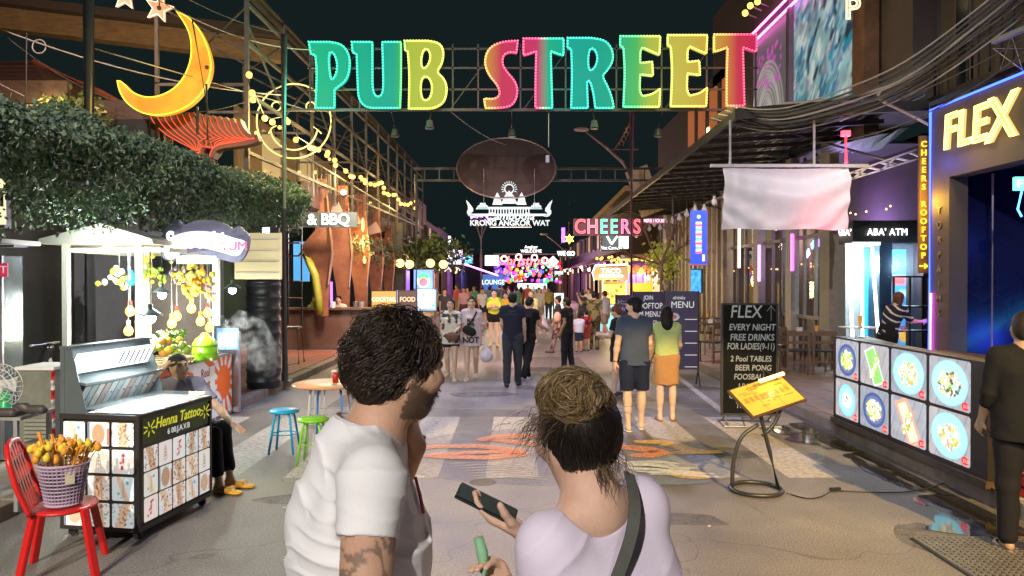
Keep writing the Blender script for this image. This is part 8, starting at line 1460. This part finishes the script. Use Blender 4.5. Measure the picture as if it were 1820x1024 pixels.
# crowd further down
cr = random.Random(11); tops = [((.6, .58, .55), 'white'), ((.05, .05, .06), 'black'), ((.45, .10, .10), 'red'), ((.12, .20, .42), 'blue'), ((.55, .45, .12), 'mustard'), ((.35, .38, .36), 'grey'), ((.55, .30, .35), 'pink'), ((.10, .28, .16), 'green')]
places = ['near the leafy canopy', 'in mid street', 'below the lantern arch', 'beside the lit poster stand', 'close to the left shops', 'close to the right shops', 'in the thick of the crowd', 'behind the yellow top women']
n_ = 0; bases = []
spots = [(857, 30), (870, 34), (824, 30), (790, 27), (778, 32), (918, 33), (926, 38), (958, 30), (888, 42), (975, 36), (843, 36), (938, 46), (904, 50), (872, 50), (968, 44), (918, 60), (884, 62), (948, 58), (830, 42), (1075, 24), (1035, 25), (932, 70), (858, 44), (812, 38), (1046, 30), (895, 36), (862, 58), (903, 72)]
for i, (px, Y) in enumerate(spots):
 (c_, cn) = tops[(i*3+i//8) % 8]; fem = i % 2 == 0; lab = '%s in %s top %s' % ('woman' if fem else 'man', cn, places[(i*5+i//5) % 8])
 bt = [('shorts', (.03, .03, .04), .55), ('pants', (.06, .07, .10), 1.9), ('skirt', (.10, .05, .06), .9), ('shorts', (.25, .22, .16), .8)][i % 4]
 if i < 12:
  t, _, _ = person(lab, px, Y, cr.uniform(1.56, 1.72), cr.choice((0, 180, 170, 10, 200)), (cr.uniform(.35, .6),)*1+(.32, .22), fem, (c_, .6, .06), bt, (('long', 'bun')[i % 4 == 0] if fem else 'short', (.03, .018, .012)), (.3, .28, .26), .024, (walk1, walk2, stand)[i % 3], group='people in the crowd down the street'); bases.append(t)
 else: t = dup(bases[i % 12], loc=(gx(px, Y), Y, 0), rz=cr.uniform(0, 6.28), label='distant '+('walker' if i % 2 else 'figure')+' in %s top %s' % (tops[((i % 12)*3+(i % 12)//8) % 8][1], places[(i*5+i//5) % 8]), scale=cr.uniform(.94, 1.04))
# ---------------------------------------------------------------- 17 seated henna artist
def custom(label, J, r, fem, loc0, res, skin): t = thing('person', label, 'person', loc0); return t
J = {'f': nrm(A(.78, -.62, 0))}; f = J['f']; sdv = nrm(np.cross(f, A(0, 0, 1)))
pel = A(gx(312, 7.0), 7.05, .50); up = nrm(A(.05, -.03, 1)); J['pel'] = pel; J['ch'] = pel+up*.30; J['neck'] = pel+up*.46; J['hf'] = nrm(A(.80, -.58, -.06)); J['hu'] = nrm(A(-.14, -.02, 1)); J['hu'] = nrm(J['hu']-J['hf']*(J['hu']@J['hf'])); J['hd'] = J['neck']+A(-.005, -.03, .135)
J['shR'] = J['neck']-up*.05+sdv*.165; J['shL'] = J['neck']-up*.05-sdv*.165; J['elR'] = J['shR']+A(-.10, -.20, -.03); J['wrR'] = J['hd']+A(-.085, -.07, .01)
J['elL'] = J['shL']+A(.22, -.04, -.22); J['wrL'] = A(gx(413, 6.7), 6.7, gz(755, 6.7)); 
J['hipR'] = pel+sdv*.09-A(0, 0, .03); J['hipL'] = pel-sdv*.09-A(0, 0, .03); J['knR'] = A(gx(380, 6.75), 6.72, .50); J['knL'] = A(gx(395, 7.0), 7.0, .50); J['anR'] = A(gx(388, 6.62), 6.62, .085); J['anL'] = A(gx(408, 6.8), 6.8, .085); J['ftR'] = nrm(A(.85, -.25, 0)); J['ftL'] = nrm(A(.95, -.1, 0))
t = thing('person', 'seated henna artist in grey polo resting his head on his hand behind the cart', 'person', tuple(pel*A(1, 1, 0))); lo = np.array([v for k_, v in J.items() if k_[:2] not in ('f', 'hf', 'hu', 'ft')]).min(0)-.25; hi = np.array([v for k_, v in J.items() if k_[:2] not in ('f', 'hf', 'hu', 'ft')]).max(0)+.25; lo[2] = 0
s = SDF(lo, hi, .0075); body(s, J, .95); head(s, J['hd'], J['hf'], J['hu'], 1.); hand(s, J['wrR'], nrm(J['hd']+A(-.02, 0, .09)-J['wrR']), nrm(A(.6, .3, -.2)), .95, .45, -1); hand(s, J['wrL'], nrm(A(.55, -.2, -.25)), A(0, .2, -1), .95, .25, 1, spread=.4); s.mesh('body', SKIN, t, skincol((.58, .39, .26), J))
s = SDF(lo, hi, .009); top_garment(s, J, .95, .75, .08, t=.014); s.warp(lambda X, Y, Z: .012*(fbm(np.stack([X*14+Z*6, Y*14, Z*12], -1), 2)-.45)*2); s.mesh('shirt', CLOTH, t, plain((.30, .31, .40), .2)); nb = J['neck']; 
for q in (-1, 1): MB().add([tuple(nb+f*.05+sdv*q*.02+A(0, 0, .03)), tuple(nb+f*.09+sdv*q*.055+A(0, 0, -.01)), tuple(nb+f*.105+sdv*q*.02+A(0, 0, -.05)), tuple(nb+f*.10+A(0, 0, -.015))], [(0, 1, 2, 3)]).build('collar', mat('collar_grey', (.25, .27, .36), .8), t)
s = SDF(lo, hi, .009); bottom_garment(s, J, .95, 'pants', 1.75); s.warp(lambda X, Y, Z: .012*(fbm(np.stack([X*12, Y*12, Z*9], -1), 2)-.45)*2); s.mesh('trousers', CLOTH, t, plain((.012, .012, .014), .3))
s = SDF(J['hd']-.2, J['hd']+.2, .006); hair_sdf(s, J, 1., 'short', 3); s.mesh('hair', HAIRM, t, plain((.05, .045, .045), .6, 60))
for q in 'LR':
 an, tf = J['an'+q], J['ft'+q]; b = an-A(0, 0, .078); s = SDF(b-A(.14, .14, .01), b+A(.26, .16, .12), .006); sd_ = np.cross(tf, A(0, 0, 1)); s.cap(b-tf*.05+A(0, 0, .012), b+tf*.19+A(0, 0, .012), .042, .050, k=.01, flat=((0, 0, 1), .36)); s.cap(b+tf*.11-sd_*.034+A(0, 0, .035), b+tf*.11+sd_*.034+A(0, 0, .035), .026, k=.012, flat=(tf, 1.3)); s.cut(b+A(0, 0, .001), (0, 0, -1)); s.mesh('sandal', SHOEM, t, plain((.72, .38, .02), .2))
for q, c_ in enumerate((J['hd']+np.cross(J['hf'], J['hu'])*.030+J['hf']*.080+J['hu']*.012, J['hd']-np.cross(J['hf'], J['hu'])*.030+J['hf']*.080+J['hu']*.012)): MB().sph(tuple(c_), (.006, .006, .0035), 8, 6).build('eye', mat('eye_dark', (.02, .015, .012), .15), t, True)
st2 = thing('work_stool', 'low dark stool under the seated henna artist', 'stool', (pel[0], pel[1], 0)); MB().lathe([(.005, .33), (.16, .33), (.165, .37), (.005, .385)], (pel[0], pel[1], 0), 18).build('seat', DKC, st2)
for k in range(4): a = k*1.57+.7; MB().tube([(pel[0]+.1*math.cos(a), pel[1]+.1*math.sin(a), .33), (pel[0]+.16*math.cos(a), pel[1]+.16*math.sin(a), 0)], .013).build('leg', STL, st2)
# ================================================================ THE COUPLE IN FRONT
def strands(name, roots, dirs, L_, n, w_, colr, curl, parent, seg=7, grav=.5, seed=1, lenvar=.4, mt=None, wrap=None):
 g = np.random.default_rng(seed); N_ = len(roots); P = np.array(roots, float); D = np.array(dirs, float); ph = g.random((N_, 1))*6.28; ax = g.normal(size=(N_, 3)); ax -= D*(ax*D).sum(1, keepdims=True); ax /= np.linalg.norm(ax, axis=1, keepdims=True); bx_ = np.cross(D, ax)
 if wrap: ph = 14*vnoise(P*wrap[4] if len(wrap) > 4 else P*20)[:, None]+.7*g.random((N_, 1)); ax = (P-wrap[0])/np.linalg.norm(P-wrap[0], axis=1, keepdims=True); bx_ = np.cross(D, ax)
 ln = L_*(1-lenvar+2*lenvar*g.random((N_, 1))); pts = [P]; cur = P.copy(); d = D.copy()
 ph0 = g.random((N_, 1))*6.28
 for i in range(seg):
  t = (i+1)/seg; d = d+A(0, 0, -grav)/seg+curl[0]*(ax*np.cos(ph+t*curl[1])+bx_*np.sin(ph+t*curl[1]))/seg*3; d /= np.linalg.norm(d, axis=1, keepdims=True); cur = cur+d*ln/seg
  if wrap:
   c_, R_, M_, lf = wrap[:4]; q = (cur-c_)@M_/R_; nq = np.linalg.norm(q, axis=1, keepdims=True); tr = 1+lf*(.25+.75*np.sin(ph+t*curl[1]*.7)+.3*(t-.2)+.25*np.sin(ph0)); cur = c_+(q/nq*(tr*.75+nq*.25)*R_)@M_.T
  pts.append(cur.copy())
 pts = np.stack(pts, 1); K = seg+1; tw = np.gradient(pts, axis=1); tw /= np.linalg.norm(tw, axis=2, keepdims=True)+1e-9; s1 = np.cross(tw, bx_[:, None, :]+.01); s1 /= np.linalg.norm(s1, axis=2, keepdims=True)+1e-9; s2 = np.cross(tw, s1)
 prof = (np.sin(np.linspace(.35, 1, K)**1.0*np.pi)*.9+.12)[None, :, None]*w_*(.6+.8*g.random((N_, 1, 1))); V3 = np.stack([pts+s1*prof, pts-s1*prof*.5+s2*prof*.6, pts-s1*prof*.5-s2*prof*.6], 2).reshape(-1, 3)
 base = (np.arange(N_)*K*3)[:, None, None]; ii = (np.arange(seg)*3)[None, :, None]; jj = np.arange(3)[None, None, :]; j2 = (jj+1) % 3; F_ = np.stack([base+ii+jj, base+ii+j2, base+ii+3+j2, base+ii+3+jj], -1).reshape(-1, 4)
 c = np.array(colr[0])+(np.array(colr[1])-np.array(colr[0]))*(g.random((N_, 1))**1.6); c = np.repeat(c, K*3, 0); me = bpy.data.meshes.new(name); me.vertices.add(len(V3)); me.vertices.foreach_set('co', V3.ravel()); nf = len(F_); me.loops.add(nf*4); me.loops.foreach_set('vertex_index', F_.ravel().astype(np.int32)); me.polygons.add(nf); me.polygons.foreach_set('loop_start', np.arange(nf, dtype=np.int32)*4); me.polygons.foreach_set('use_smooth', np.ones(nf, bool)); me.update(calc_edges=True); me.materials.append(mt or HSTR); setcol(me, c); o = link(name, me, parent); o['kind'] = 'stuff'; return o
HSTR = vmat('hair_strand', 0, .38, .5)
def headroots(c, M3, rad, n, keep, seed):
 g = np.random.default_rng(seed); v = g.normal(size=(n*3, 3)); v /= np.linalg.norm(v, axis=1, keepdims=True); v = v[keep(v)][:n]; P = c+(v*rad)@np.array(M3).T; N_ = (v/rad); N_ /= np.linalg.norm(N_, axis=1, keepdims=True); return P, N_@np.array(M3).T
# ---- man in the white tee: faces right, seen from behind his right shoulder
J = {}; f = nrm(A(.985, .17, 0)); rt_ = nrm(np.cross(f, A(0, 0, 1))); J['f'] = f
J['pel'] = A(-.36, 1.75, .97); J['ch'] = A(-.345, 1.74, 1.31); J['neck'] = A(-.325, 1.72, 1.515); J['hf'] = nrm(A(.84, .54, -.12)); J['hu'] = nrm(A(.02, -.02, 1)); J['hu'] = nrm(J['hu']-J['hf']*(J['hu']@J['hf'])); J['hd'] = A(-.268, 1.735, 1.700)
J['shR'] = A(-.290, 1.535, 1.485); J['elR'] = A(-.292, 1.43, 1.20); J['wrR'] = A(-.14, 1.50, 1.02); J['shL'] = A(-.34, 1.90, 1.485); J['elL'] = A(-.36, 2.06, 1.26); J['wrL'] = A(-.245, 1.88, 1.480)
for q, sg in (('R', 1), ('L', -1)): J['hip'+q] = J['pel']+rt_*.09*sg-A(0, 0, .05); J['kn'+q] = J['hip'+q]+A(.02*sg, 0, -.43); J['an'+q] = A(J['kn'+q][0]-.02, J['kn'+q][1], .08); J['ft'+q] = f
MAN = thing('person', 'bearded dark haired man in white tee with tattooed arm looking right', 'person', (-.36, 1.75, 0)); lo = A(-.62, 1.25, 0); hi = A(.06, 2.25, 1.86)
s = SDF(lo, hi, .0065); body(s, J, 1.06); head(s, J['hd'], J['hf'], J['hu'], 1.08); s.cap(J['neck']-A(.02, 0, .02), J['hd']-A(.03, .0, .06), .064, .058, k=.03);
hand(s, J['wrL'], nrm(A(-.10, -.55, .85)), nrm(A(-.6, .1, -.1)), 1.0, 1.0, -1); hand(s, J['wrR'], nrm(A(.8, .2, -.1)), nrm(A(0, 0, -1)), 1.05, .5, -1); s.cut((0, 0, .004), (0, 0, -1))
skf = skincol((.56, .34, .22), J, 1.08)
def mancol(P):
 C = skf(P); q = P-J['hd']; x = np.cross(J['hf'], J['hu']); a, b, d = q@x/1.08, q@J['hf']/1.08, q@J['hu']/1.08
 brd = (np.linalg.norm(q, axis=1) < .17) & ((d < -.022-.45*b) | ((d < -.040) & (b > .07) & (np.abs(a) < .04))) & (b > -.004) & ~((np.abs(a) < .025) & (np.abs(d+.055) < .009) & (b > .075)) & (d > -.108) & (np.linalg.norm(q-J['hf']*.03, axis=1) < .135); C[brd] = C[brd]*.25+A(.02, .012, .008)*.75
 arm = (P[:, 2] < 1.42) & (P[:, 1] < 1.62) & (P[:, 2] > .98) & (P[:, 0] < -.16); n1 = fbm(P*A(34, 34, 34), 3); n2 = np.abs(vnoise(P*26)-.5); t_ = arm & ((n1 > .49) | (n2 < .05)); C[arm] *= .92; C[t_] = C[t_]*.42+A(.05, .035, .035)*.5; return C
s.mesh('body', SKIN, MAN, mancol)
s = SDF(lo+A(0, 0, .8), hi-A(0, 0, .15), .0042); up = nrm(J['neck']-J['pel'])
s.cap(J['ch']-rt_*.10+A(0, 0, .05), J['ch']+rt_*.10+A(0, 0, .05), .122, k=.06, flat=(f, .95)); s.cap(J['ch']+A(-.01, 0, .04), J['pel']-A(0, 0, .08), .138, .150, k=.06, flat=(rt_, 1.15), cone=True); s.cap(J['ch']-rt_*.07, J['pel']-rt_*.06-A(0, 0, .08), .140, .145, k=.06, cone=True); s.cap(J['ch']+rt_*.07, J['pel']+rt_*.06-A(0, 0, .08), .140, .145, k=.06, cone=True)
s.cap(J['neck']+A(-.035, 0, -.015), J['ch']+A(-.045, 0, .0), .088, .12, k=.06); s.cap(J['neck']+A(-.052, 0, .010), J['ch']+A(-.07, 0, .04), .060, .10, k=.05)
for q in 'LR': s.cap(J['neck']+A(-.01, 0, -.005), J['sh'+q]+A(0, 0, .008), .064, .068, k=.05)
a_ = J['shR']; e_ = a_+(J['elR']-a_)*.36+A(-.004, 0, 0); s.cap(a_, e_, .066, .062, k=.035, cone=True); a_ = J['shL']; s.cap(a_, a_+(J['elL']-a_)*.55, .07, .066, k=.03, cone=True)
rdg = lambda q: (1-np.abs(np.sin(q)))**2.2
def mfold(X, Y, Z): St = lambda k, o=0: fbm(np.stack([X*k+o, Y*k, Z*k], -1), 2); arm = np.clip((1.66-Y)/.07, 0, 1); w_ = St(4); a = (X+Y*.45+Z*.30)*46+w_*6; b = (Z+X*.35+Y*.2)*62+w_*7; m_ = np.clip(St(3.2, 5)*2.6-.65, 0, 1); return -.014*m_*(rdg(a)*(1-arm)+rdg(b)*arm*.8)+.005*(St(9)-.45)
def wfold(X, Y, Z): St = lambda k, o=0: fbm(np.stack([X*k+o, Y*k, Z*k], -1), 2); w_ = St(4); a = (X*.9-Z*.45)*44+w_*6; m_ = np.clip(St(3.0, 8)*2.6-.7, 0, 1); return -.013*m_*rdg(a)+.005*(St(8)-.45)
s.warp(mfold)
s.cap(J['neck']+A(-.012, 0, .045), J['neck']+A(.03, 0, .16), .074, .085, k=.006, op='sub', flat=(rt_, .92)); s.mesh('tee_shirt', CLOTH, MAN, plain((.80, .79, .77), .05))
mm = MB(); nb = J['neck']+A(-.012, 0, .052); axn = nrm(A(.30, 0, 1)); e1 = nrm(np.cross(rt_, axn)); 
mm.tube([V(*(nb+e1*.077*math.cos(a)+rt_*.070*math.sin(a)+A(0, 0, .004))) for a in np.linspace(0, 2*math.pi, 40)[:-1]], .0042, 6, closed=True); mm.build('collar', mat('collar_white', (.66, .64, .62), .85, bump=.2), MAN, True)
s = SDF(lo, A(.06, 2.2, 1.05), .012); bottom_garment(s, J, 1.06, 'pants', .95); s.mesh('shorts', CLOTH, MAN, plain((.05, .06, .09), .2))
# hair: sculpted mass plus wavy locks
c, hf, hu = J['hd'], J['hf'], J['hu']; x_ = np.cross(hf, hu); M3 = np.array([x_, hf, hu]).T
s = SDF(c-.2, c+.2, .005); s.ell(c-hf*.018+hu*.030, A(.082, .102, .098), M3); s.ell(c-hf*.045-hu*.020, A(.074, .070, .080), M3, k=.03); s.ell(c+hf*.050+hu*.075, A(.05, .040, .026), M3, k=.03)
s.cap(c+hf*.125-hu*.14, c+hf*.118-hu*.01, .085, .072, k=.012, op='sub'); s.ell(c+hf*.115+hu*.0, A(.085, .065, .058), M3, k=.01, op='sub'); s.warp(lambda X, Y, Z: .016*(fbm(np.stack([X*26, Y*26, Z*24], -1), 3)-.45)); s.mesh('hair', HAIRM, MAN, plain((.016, .010, .007), .5, 50))
keep = lambda v: (v[:, 2] > -.66) & ~((v[:, 1] > .45) & (v[:, 2] < .22)) & ~((v[:, 1] > .12) & (v[:, 2] < -.12)); HC = c-hf*.018+hu*.022; HR = A(.083, .103, .103)
for nm, n_h, L_h, w_h, cv, wr_, cl, sd_h in (('hair_locks', 7600, .085, .0017, (.45, 4), .11, ((.006, .004, .003), (.035, .02, .011)), 5), ('wavy_locks', 2400, .075, .0012, (.7, 5), .20, ((.010, .007, .005), (.09, .05, .028)), 8), ('loose_locks', 260, .030, .0007, (1.2, 8), None, ((.02, .013, .008), (.16, .10, .05)), 9)):
 P, N_ = headroots(HC, M3, HR*(1.0 if wr_ else 1.05), n_h, keep, sd_h); q_ = np.random.default_rng(sd_h).normal(size=(len(P), 3))*.35; fw = ((P-c)@hf > .01)[:, None]; D = np.where(fw, hf*.5-hu*.1, -hf*.35-hu*.8)+q_*(vnoise(P*16)[:, None]+.3); D -= N_*(D*N_).sum(1, keepdims=True)*.85; D = D+N_*(.15 if wr_ else .8); D /= np.linalg.norm(D, axis=1, keepdims=True)
 strands(nm, P, D, L_h, 0, w_h, cl, cv, MAN, 8, .35, sd_h, wrap=(HC, HR, M3, wr_) if wr_ else None)
# beard
v_ = np.random.default_rng(3).normal(size=(9000, 3)); v_ /= np.linalg.norm(v_, axis=1, keepdims=True); Q = v_*A(.064, .074, .092); Q = Q[(Q[:, 2] < -.01) & (Q[:, 1] > .0) & ~((np.abs(Q[:, 0]) < .02) & (Q[:, 2] > -.045))][:2400]; P = c+hf*.024-hu*.028+Q@M3.T; strands('beard', P, nrm(hf*.2)+(Q/np.linalg.norm(Q, axis=1, keepdims=True))@M3.T*.5+A(0, 0, -.5), .016, 0, .0007, ((.012, .008, .006), (.07, .04, .02)), (.5, 5), MAN, 4, .3, 13)
for sg in (-1, 1): MB().sph(tuple(c+x_*sg*.032+hf*.088+hu*.013), .0125, 10, 8).build('eye', mat('eye_white', (.5, .48, .45), .1), MAN, True)
red = MB(); red.tube([at(738, 850, 1.78), at(746, 880, 1.72), at(752, 912, 1.66)], .004, 5); red.build('red_print', mat('print_red', (.6, .05, .06), .6), MAN)
# ---- woman with the pale-topped bun, lilac tee, phone
J = {}; f = nrm(A(-.62, .78, 0)); rt_ = nrm(np.cross(f, A(0, 0, 1))); J['f'] = f
J['pel'] = A(.215, 1.63, .90); J['ch'] = A(.20, 1.62, 1.225); J['neck'] = A(.178, 1.60, 1.415); J['hf'] = nrm(A(-.50, .80, -.32)); J['hu'] = nrm(A(-.16, .08, 1)); J['hu'] = nrm(J['hu']-J['hf']*(J['hu']@J['hf'])); J['hd'] = A(.138, 1.625, 1.572)
J['shL'] = A(.078, 1.53, 1.352); J['shR'] = A(.290, 1.70, 1.380); J['elL'] = A(.095, 1.58, 1.165); J['wrL'] = A(.028, 1.70, 1.322); J['elR'] = A(.20, 1.86, 1.15); J['wrR'] = A(-.012, 1.74, 1.165)
for q, sg in (('R', 1), ('L', -1)): J['hip'+q] = J['pel']+rt_*.085*sg-A(0, 0, .05); J['kn'+q] = J['hip'+q]+A(0, 0, -.40); J['an'+q] = A(J['kn'+q][0], J['kn'+q][1], .075); J['ft'+q] = f
WOM = thing('person', 'woman in lilac tee with messy pale-topped bun holding a black phone', 'person', (.215, 1.63, 0)); lo = A(-.20, 1.30, 0); hi = A(.52, 2.15, 1.74)
s = SDF(lo, hi, .0055); body(s, J, .97, True); head(s, J['hd'], J['hf'], J['hu'], .98, True); s.cap(J['neck']-A(0, 0, .03), J['hd']-A(-.01, .0, .05), .053, .047, k=.03)
hand(s, J['wrL'], nrm(A(-.88, .05, .42)), nrm(A(.42, .05, .88)), .98, [.40, .42, .45, .5], -1); hand(s, J['wrR'], nrm(A(-.45, -.15, .9)), nrm(A(-.5, -.8, -.1)), .95, [1.15, 1.2, 1.2, 1.2], 1); s.cut((0, 0, .004), (0, 0, -1)); s.mesh('body', SKIN, WOM, skincol((.62, .40, .28), J))
s = SDF(lo+A(0, 0, .7), hi-A(0, 0, .15), .0042); s.cap(J['ch']-rt_*.09+A(0, 0, .03), J['ch']+rt_*.09+A(0, 0, .03), .110, k=.06, flat=(f, .9)); s.cap(J['ch']+A(0, 0, .02), J['pel']-A(0, 0, .1), .118, .142, k=.06, cone=True)
for sg in (-1, 1): s.cap(J['ch']+rt_*.06*sg, J['pel']+rt_*.06*sg-A(0, 0, .1), .112, .13, k=.06, cone=True)
for q in 'LR': s.cap(J['neck']-A(0, 0, .045), J['sh'+q]+A(0, 0, -.004), .046, .060, k=.05); a_ = J['sh'+q]; s.cap(a_, J['el'+q], .064, .070, k=.04)
s.cap(J['elL'], J['elL']+(J['wrL']-J['elL'])*.55, .066, .058, k=.04, cone=True); s.cap(J['elR'], J['elR']+(J['wrR']-J['elR'])*.3, .062, .06, k=.04, cone=True)
s.warp(wfold); s.cap(J['neck']+A(-.005, -.030, .020), J['neck']+A(-.01, .02, .15), .078, .09, k=.006, op='sub', flat=(f, .95)); s.mesh('tee_shirt', CLOTH, WOM, plain((.72, .64, .74), .06))
s = SDF(lo, A(.52, 2.1, 1.0), .012); bottom_garment(s, J, .97, 'pants', .8); s.mesh('shorts', CLOTH, WOM, plain((.10, .10, .12), .2))
# bag strap lying on the back
OLV = mat('olive_webbing', (.10, .10, .085), .8, bump=.3, scale=40)
pts = resample(chaik_open([at(1118, 842, 1.60), at(1124, 862, 1.555), at(1130, 900, 1.50), at(1124, 950, 1.475), at(1108, 1000, 1.46), at(1085, 1060, 1.455), at(1060, 1120, 1.46)], 3), .012, False); n = len(pts); vs = []
for i, p in enumerate(pts):
 d = (pts[min(i+1, n-1)]-pts[max(i-1, 0)]).normalized(); sd_ = d.cross(V(.15, -1, .1)).normalized(); nn = sd_.cross(d).normalized(); wv_ = .0125
 vs += [p-sd_*wv_-nn*.002, p+sd_*wv_-nn*.002, p+sd_*wv_+nn*.002, p-sd_*wv_+nn*.002]
STP = MB().add(vs, [(4*i+a, 4*i+(a+1) % 4, 4*i+4+(a+1) % 4, 4*i+4+a) for i in range(n-1) for a in range(4)]).build('strap', OLV, WOM)
# hair
c, hf, hu = J['hd'], J['hf'], J['hu']; x_ = np.cross(hf, hu); M3 = np.array([x_, hf, hu]).T; bun = np.array(at(1016, 706, 1.56))
s = SDF(c-.2, c+.22, .005); s.ell(c-hf*.014+hu*.004, A(.080, .098, .100), M3); s.cap(c+hf*.115-hu*.14, c+hf*.10, .085, .070, k=.012, op='sub'); s.warp(lambda X, Y, Z: .007*(fbm(np.stack([X*30, Y*30, Z*60], -1), 3)-.45)); s.mesh('hair', HAIRM, WOM, plain((.014, .010, .009), .5, 50))
s = SDF(bun-.12, bun+.12, .005); BR3 = A(.060, .052, .049); s.ell(bun, BR3*.93); s.ell(bun+A(.03, 0, -.028), (.036, .036, .032), k=.02); s.ell(bun+A(-.035, 0, -.022), (.028, .03, .026), k=.02); s.warp(lambda X, Y, Z: .016*(fbm(np.stack([X*34, Y*34, Z*30], -1), 2)-.45)); s.mesh('bun', HAIRM, WOM, plain((.05, .03, .012), .7, 26))
def onell(cc, rad, n, seed, zc=-1): g = np.random.default_rng(seed); v = g.normal(size=(n, 3)); v /= np.linalg.norm(v, axis=1, keepdims=True); v = v[v[:, 2] > zc]; return cc+v*rad, v
I3 = np.eye(3)
for k, (ax_, n_b, cl) in enumerate(((A(.2, -1, .25), 2400, ((.03, .018, .008), (.58, .40, .17))), (A(1, -.3, .3), 1700, ((.02, .012, .006), (.45, .30, .12))), (A(-.3, -.4, 1), 1400, ((.03, .018, .008), (.50, .34, .14))))):  # lit strands and dark gaps of the bun put into the lock colours
 P, v = onell(bun, BR3, n_b, 40+k, -.8); T_ = np.cross(v, ax_+.5*(vnoise(P*25)[:, None]-.5)); T_ /= np.linalg.norm(T_, axis=1, keepdims=True)+1e-9; strands('bun_locks', P, T_, .070, 0, .0008, cl, (.6, 5), WOM, 9, 0, 50+k, wrap=(bun, BR3, I3, .24))
strands('flyaway_curls', P[:240], v[:240]*.8+T_[:240]*.6, .035, 0, .0005, ((.12, .07, .03), (.40, .27, .12)), (1.5, 12), WOM, 9, .1, 22)
HC = c-hf*.014+hu*.004; HR = A(.082, .100, .102); P, N_ = headroots(HC, M3, HR, 6500, lambda v: ~((v[:, 1] > .30) & (v[:, 2] < .5)) & (v[:, 2] > -.93), 6); up_ = bun-P; up_ /= np.linalg.norm(up_, axis=1, keepdims=True); up_ = up_-N_*(up_*N_).sum(1, keepdims=True); tp = ((P-c)@hu > .02)[:, None]
strands('swept_up_hair', P[~tp[:, 0]], up_[~tp[:, 0]], .060, 0, .0014, ((.006, .005, .005), (.028, .017, .011)), (.15, 4), WOM, 7, 0, 23, wrap=(HC, HR, M3, .05)); strands('swept_up_hair', P[tp[:, 0]], up_[tp[:, 0]], .050, 0, .0014, ((.020, .012, .007), (.16, .09, .04)), (.35, 5), WOM, 7, 0, 24, wrap=(HC, HR, M3, .12))
g = np.random.default_rng(31); P = np.concatenate([c-hf*.07-hu*.085+g.normal(size=(60, 3))*.012, c-x_*.075+hu*.03+g.normal(size=(160, 3))*.02, c+x_*.075+hu*.01+g.normal(size=(70, 3))*.02, c+x_*.05-hf*.05-hu*.07+g.normal(size=(40, 3))*.008]); dv = P-c; dv /= np.linalg.norm(dv, axis=1, keepdims=True); strands('wispy_curls', P, dv*.7+A(0, 0, -.5), .060, 0, .0007, ((.03, .018, .01), (.22, .13, .06)), (1.3, 9), WOM, 9, .7, 24)
# phone
PH = thing('phone', 'black smartphone held flat in the hand of the lilac tee woman', 'phone', tuple(at(845, 907, 1.68))); pc = V(.028, 1.70, 1.322)+V(-.88, .05, .42)*.108+V(.42, 0, .88)*.020; la = V(.88, -.05, -.42).normalized(); wa = V(.12, .90, .16); wa = (wa-la*wa.dot(la)).normalized(); na = la.cross(wa); Mp = Matrix((la, wa, na)).transposed()
o = MB().box(pc, (.150, .072, .0085), 0, Mp).build('phone_body', mat('phone_black', (.006, .008, .008), .15, spec=.8), PH); bevel(o, .004, 3); MB().box(pc+na*.0048, (.142, .066, .0008), 0, Mp).build('display', em('phone_display', (.003, .018, .012), .5), PH)
# green wrapped stick in the other hand
gs = MB(); a = at(861, 1012, 1.70); b = at(850, 957, 1.70); gs.tube([a-V(0, 0, .04), a, a.lerp(b, .5)+V(.002, 0, 0), b], [.011, .0125, .0135, .012], 10); o = gs.build('green_roll', mat('pale_green_wrap', (.25, .52, .28), .6, var=.25, scale=20), None, True); tag(o, 'pale green wrapped roll held up at the bottom between the couple', 'snack')
# ================================================================ FIXTURES OF THE FLOODLIGHTS
for (p, t, c, e, s, b), lb in zip(FLOOD, ('floodlight pole behind the photographer on the right kerb', 'tall floodlight pole further back on the left', 'floodlight pole behind the photographer on the left kerb')):
 q = V(*p); d = (V(*t)-q).normalized(); k = thing('floodlight', lb, 'floodlight', (q.x, q.y, 0)); MB().tube([(q.x, q.y-.25, 0), (q.x, q.y-.25, q.z+.1)], .06, 8).build('shaft', STL, k); MB().bar(q-d*.30, q-d*.14, .34, .24).build('lamp_head', BLK, k)
for i, (p, t, c, e) in enumerate(GANTRY):
 q = V(*p)+V(0, 0, .17); k = thing('spotlight', '%s small black spotlight added under the street sign gantry' % 'first second third fourth fifth'.split()[i], 'spotlight', tuple(q)); MB().lathe([(.07, 0), (.085, .02), (.06, .16), (.02, .18)], tuple(q-V(0, 0, .06)), 12).build('lamp_head', BLK, k); MB().tube([q+V(0, 0, .1), V(q.x, 14.7, 5.28)], .012, 5).build('bracket', BLK, k)  # heads made up for the added gantry spots
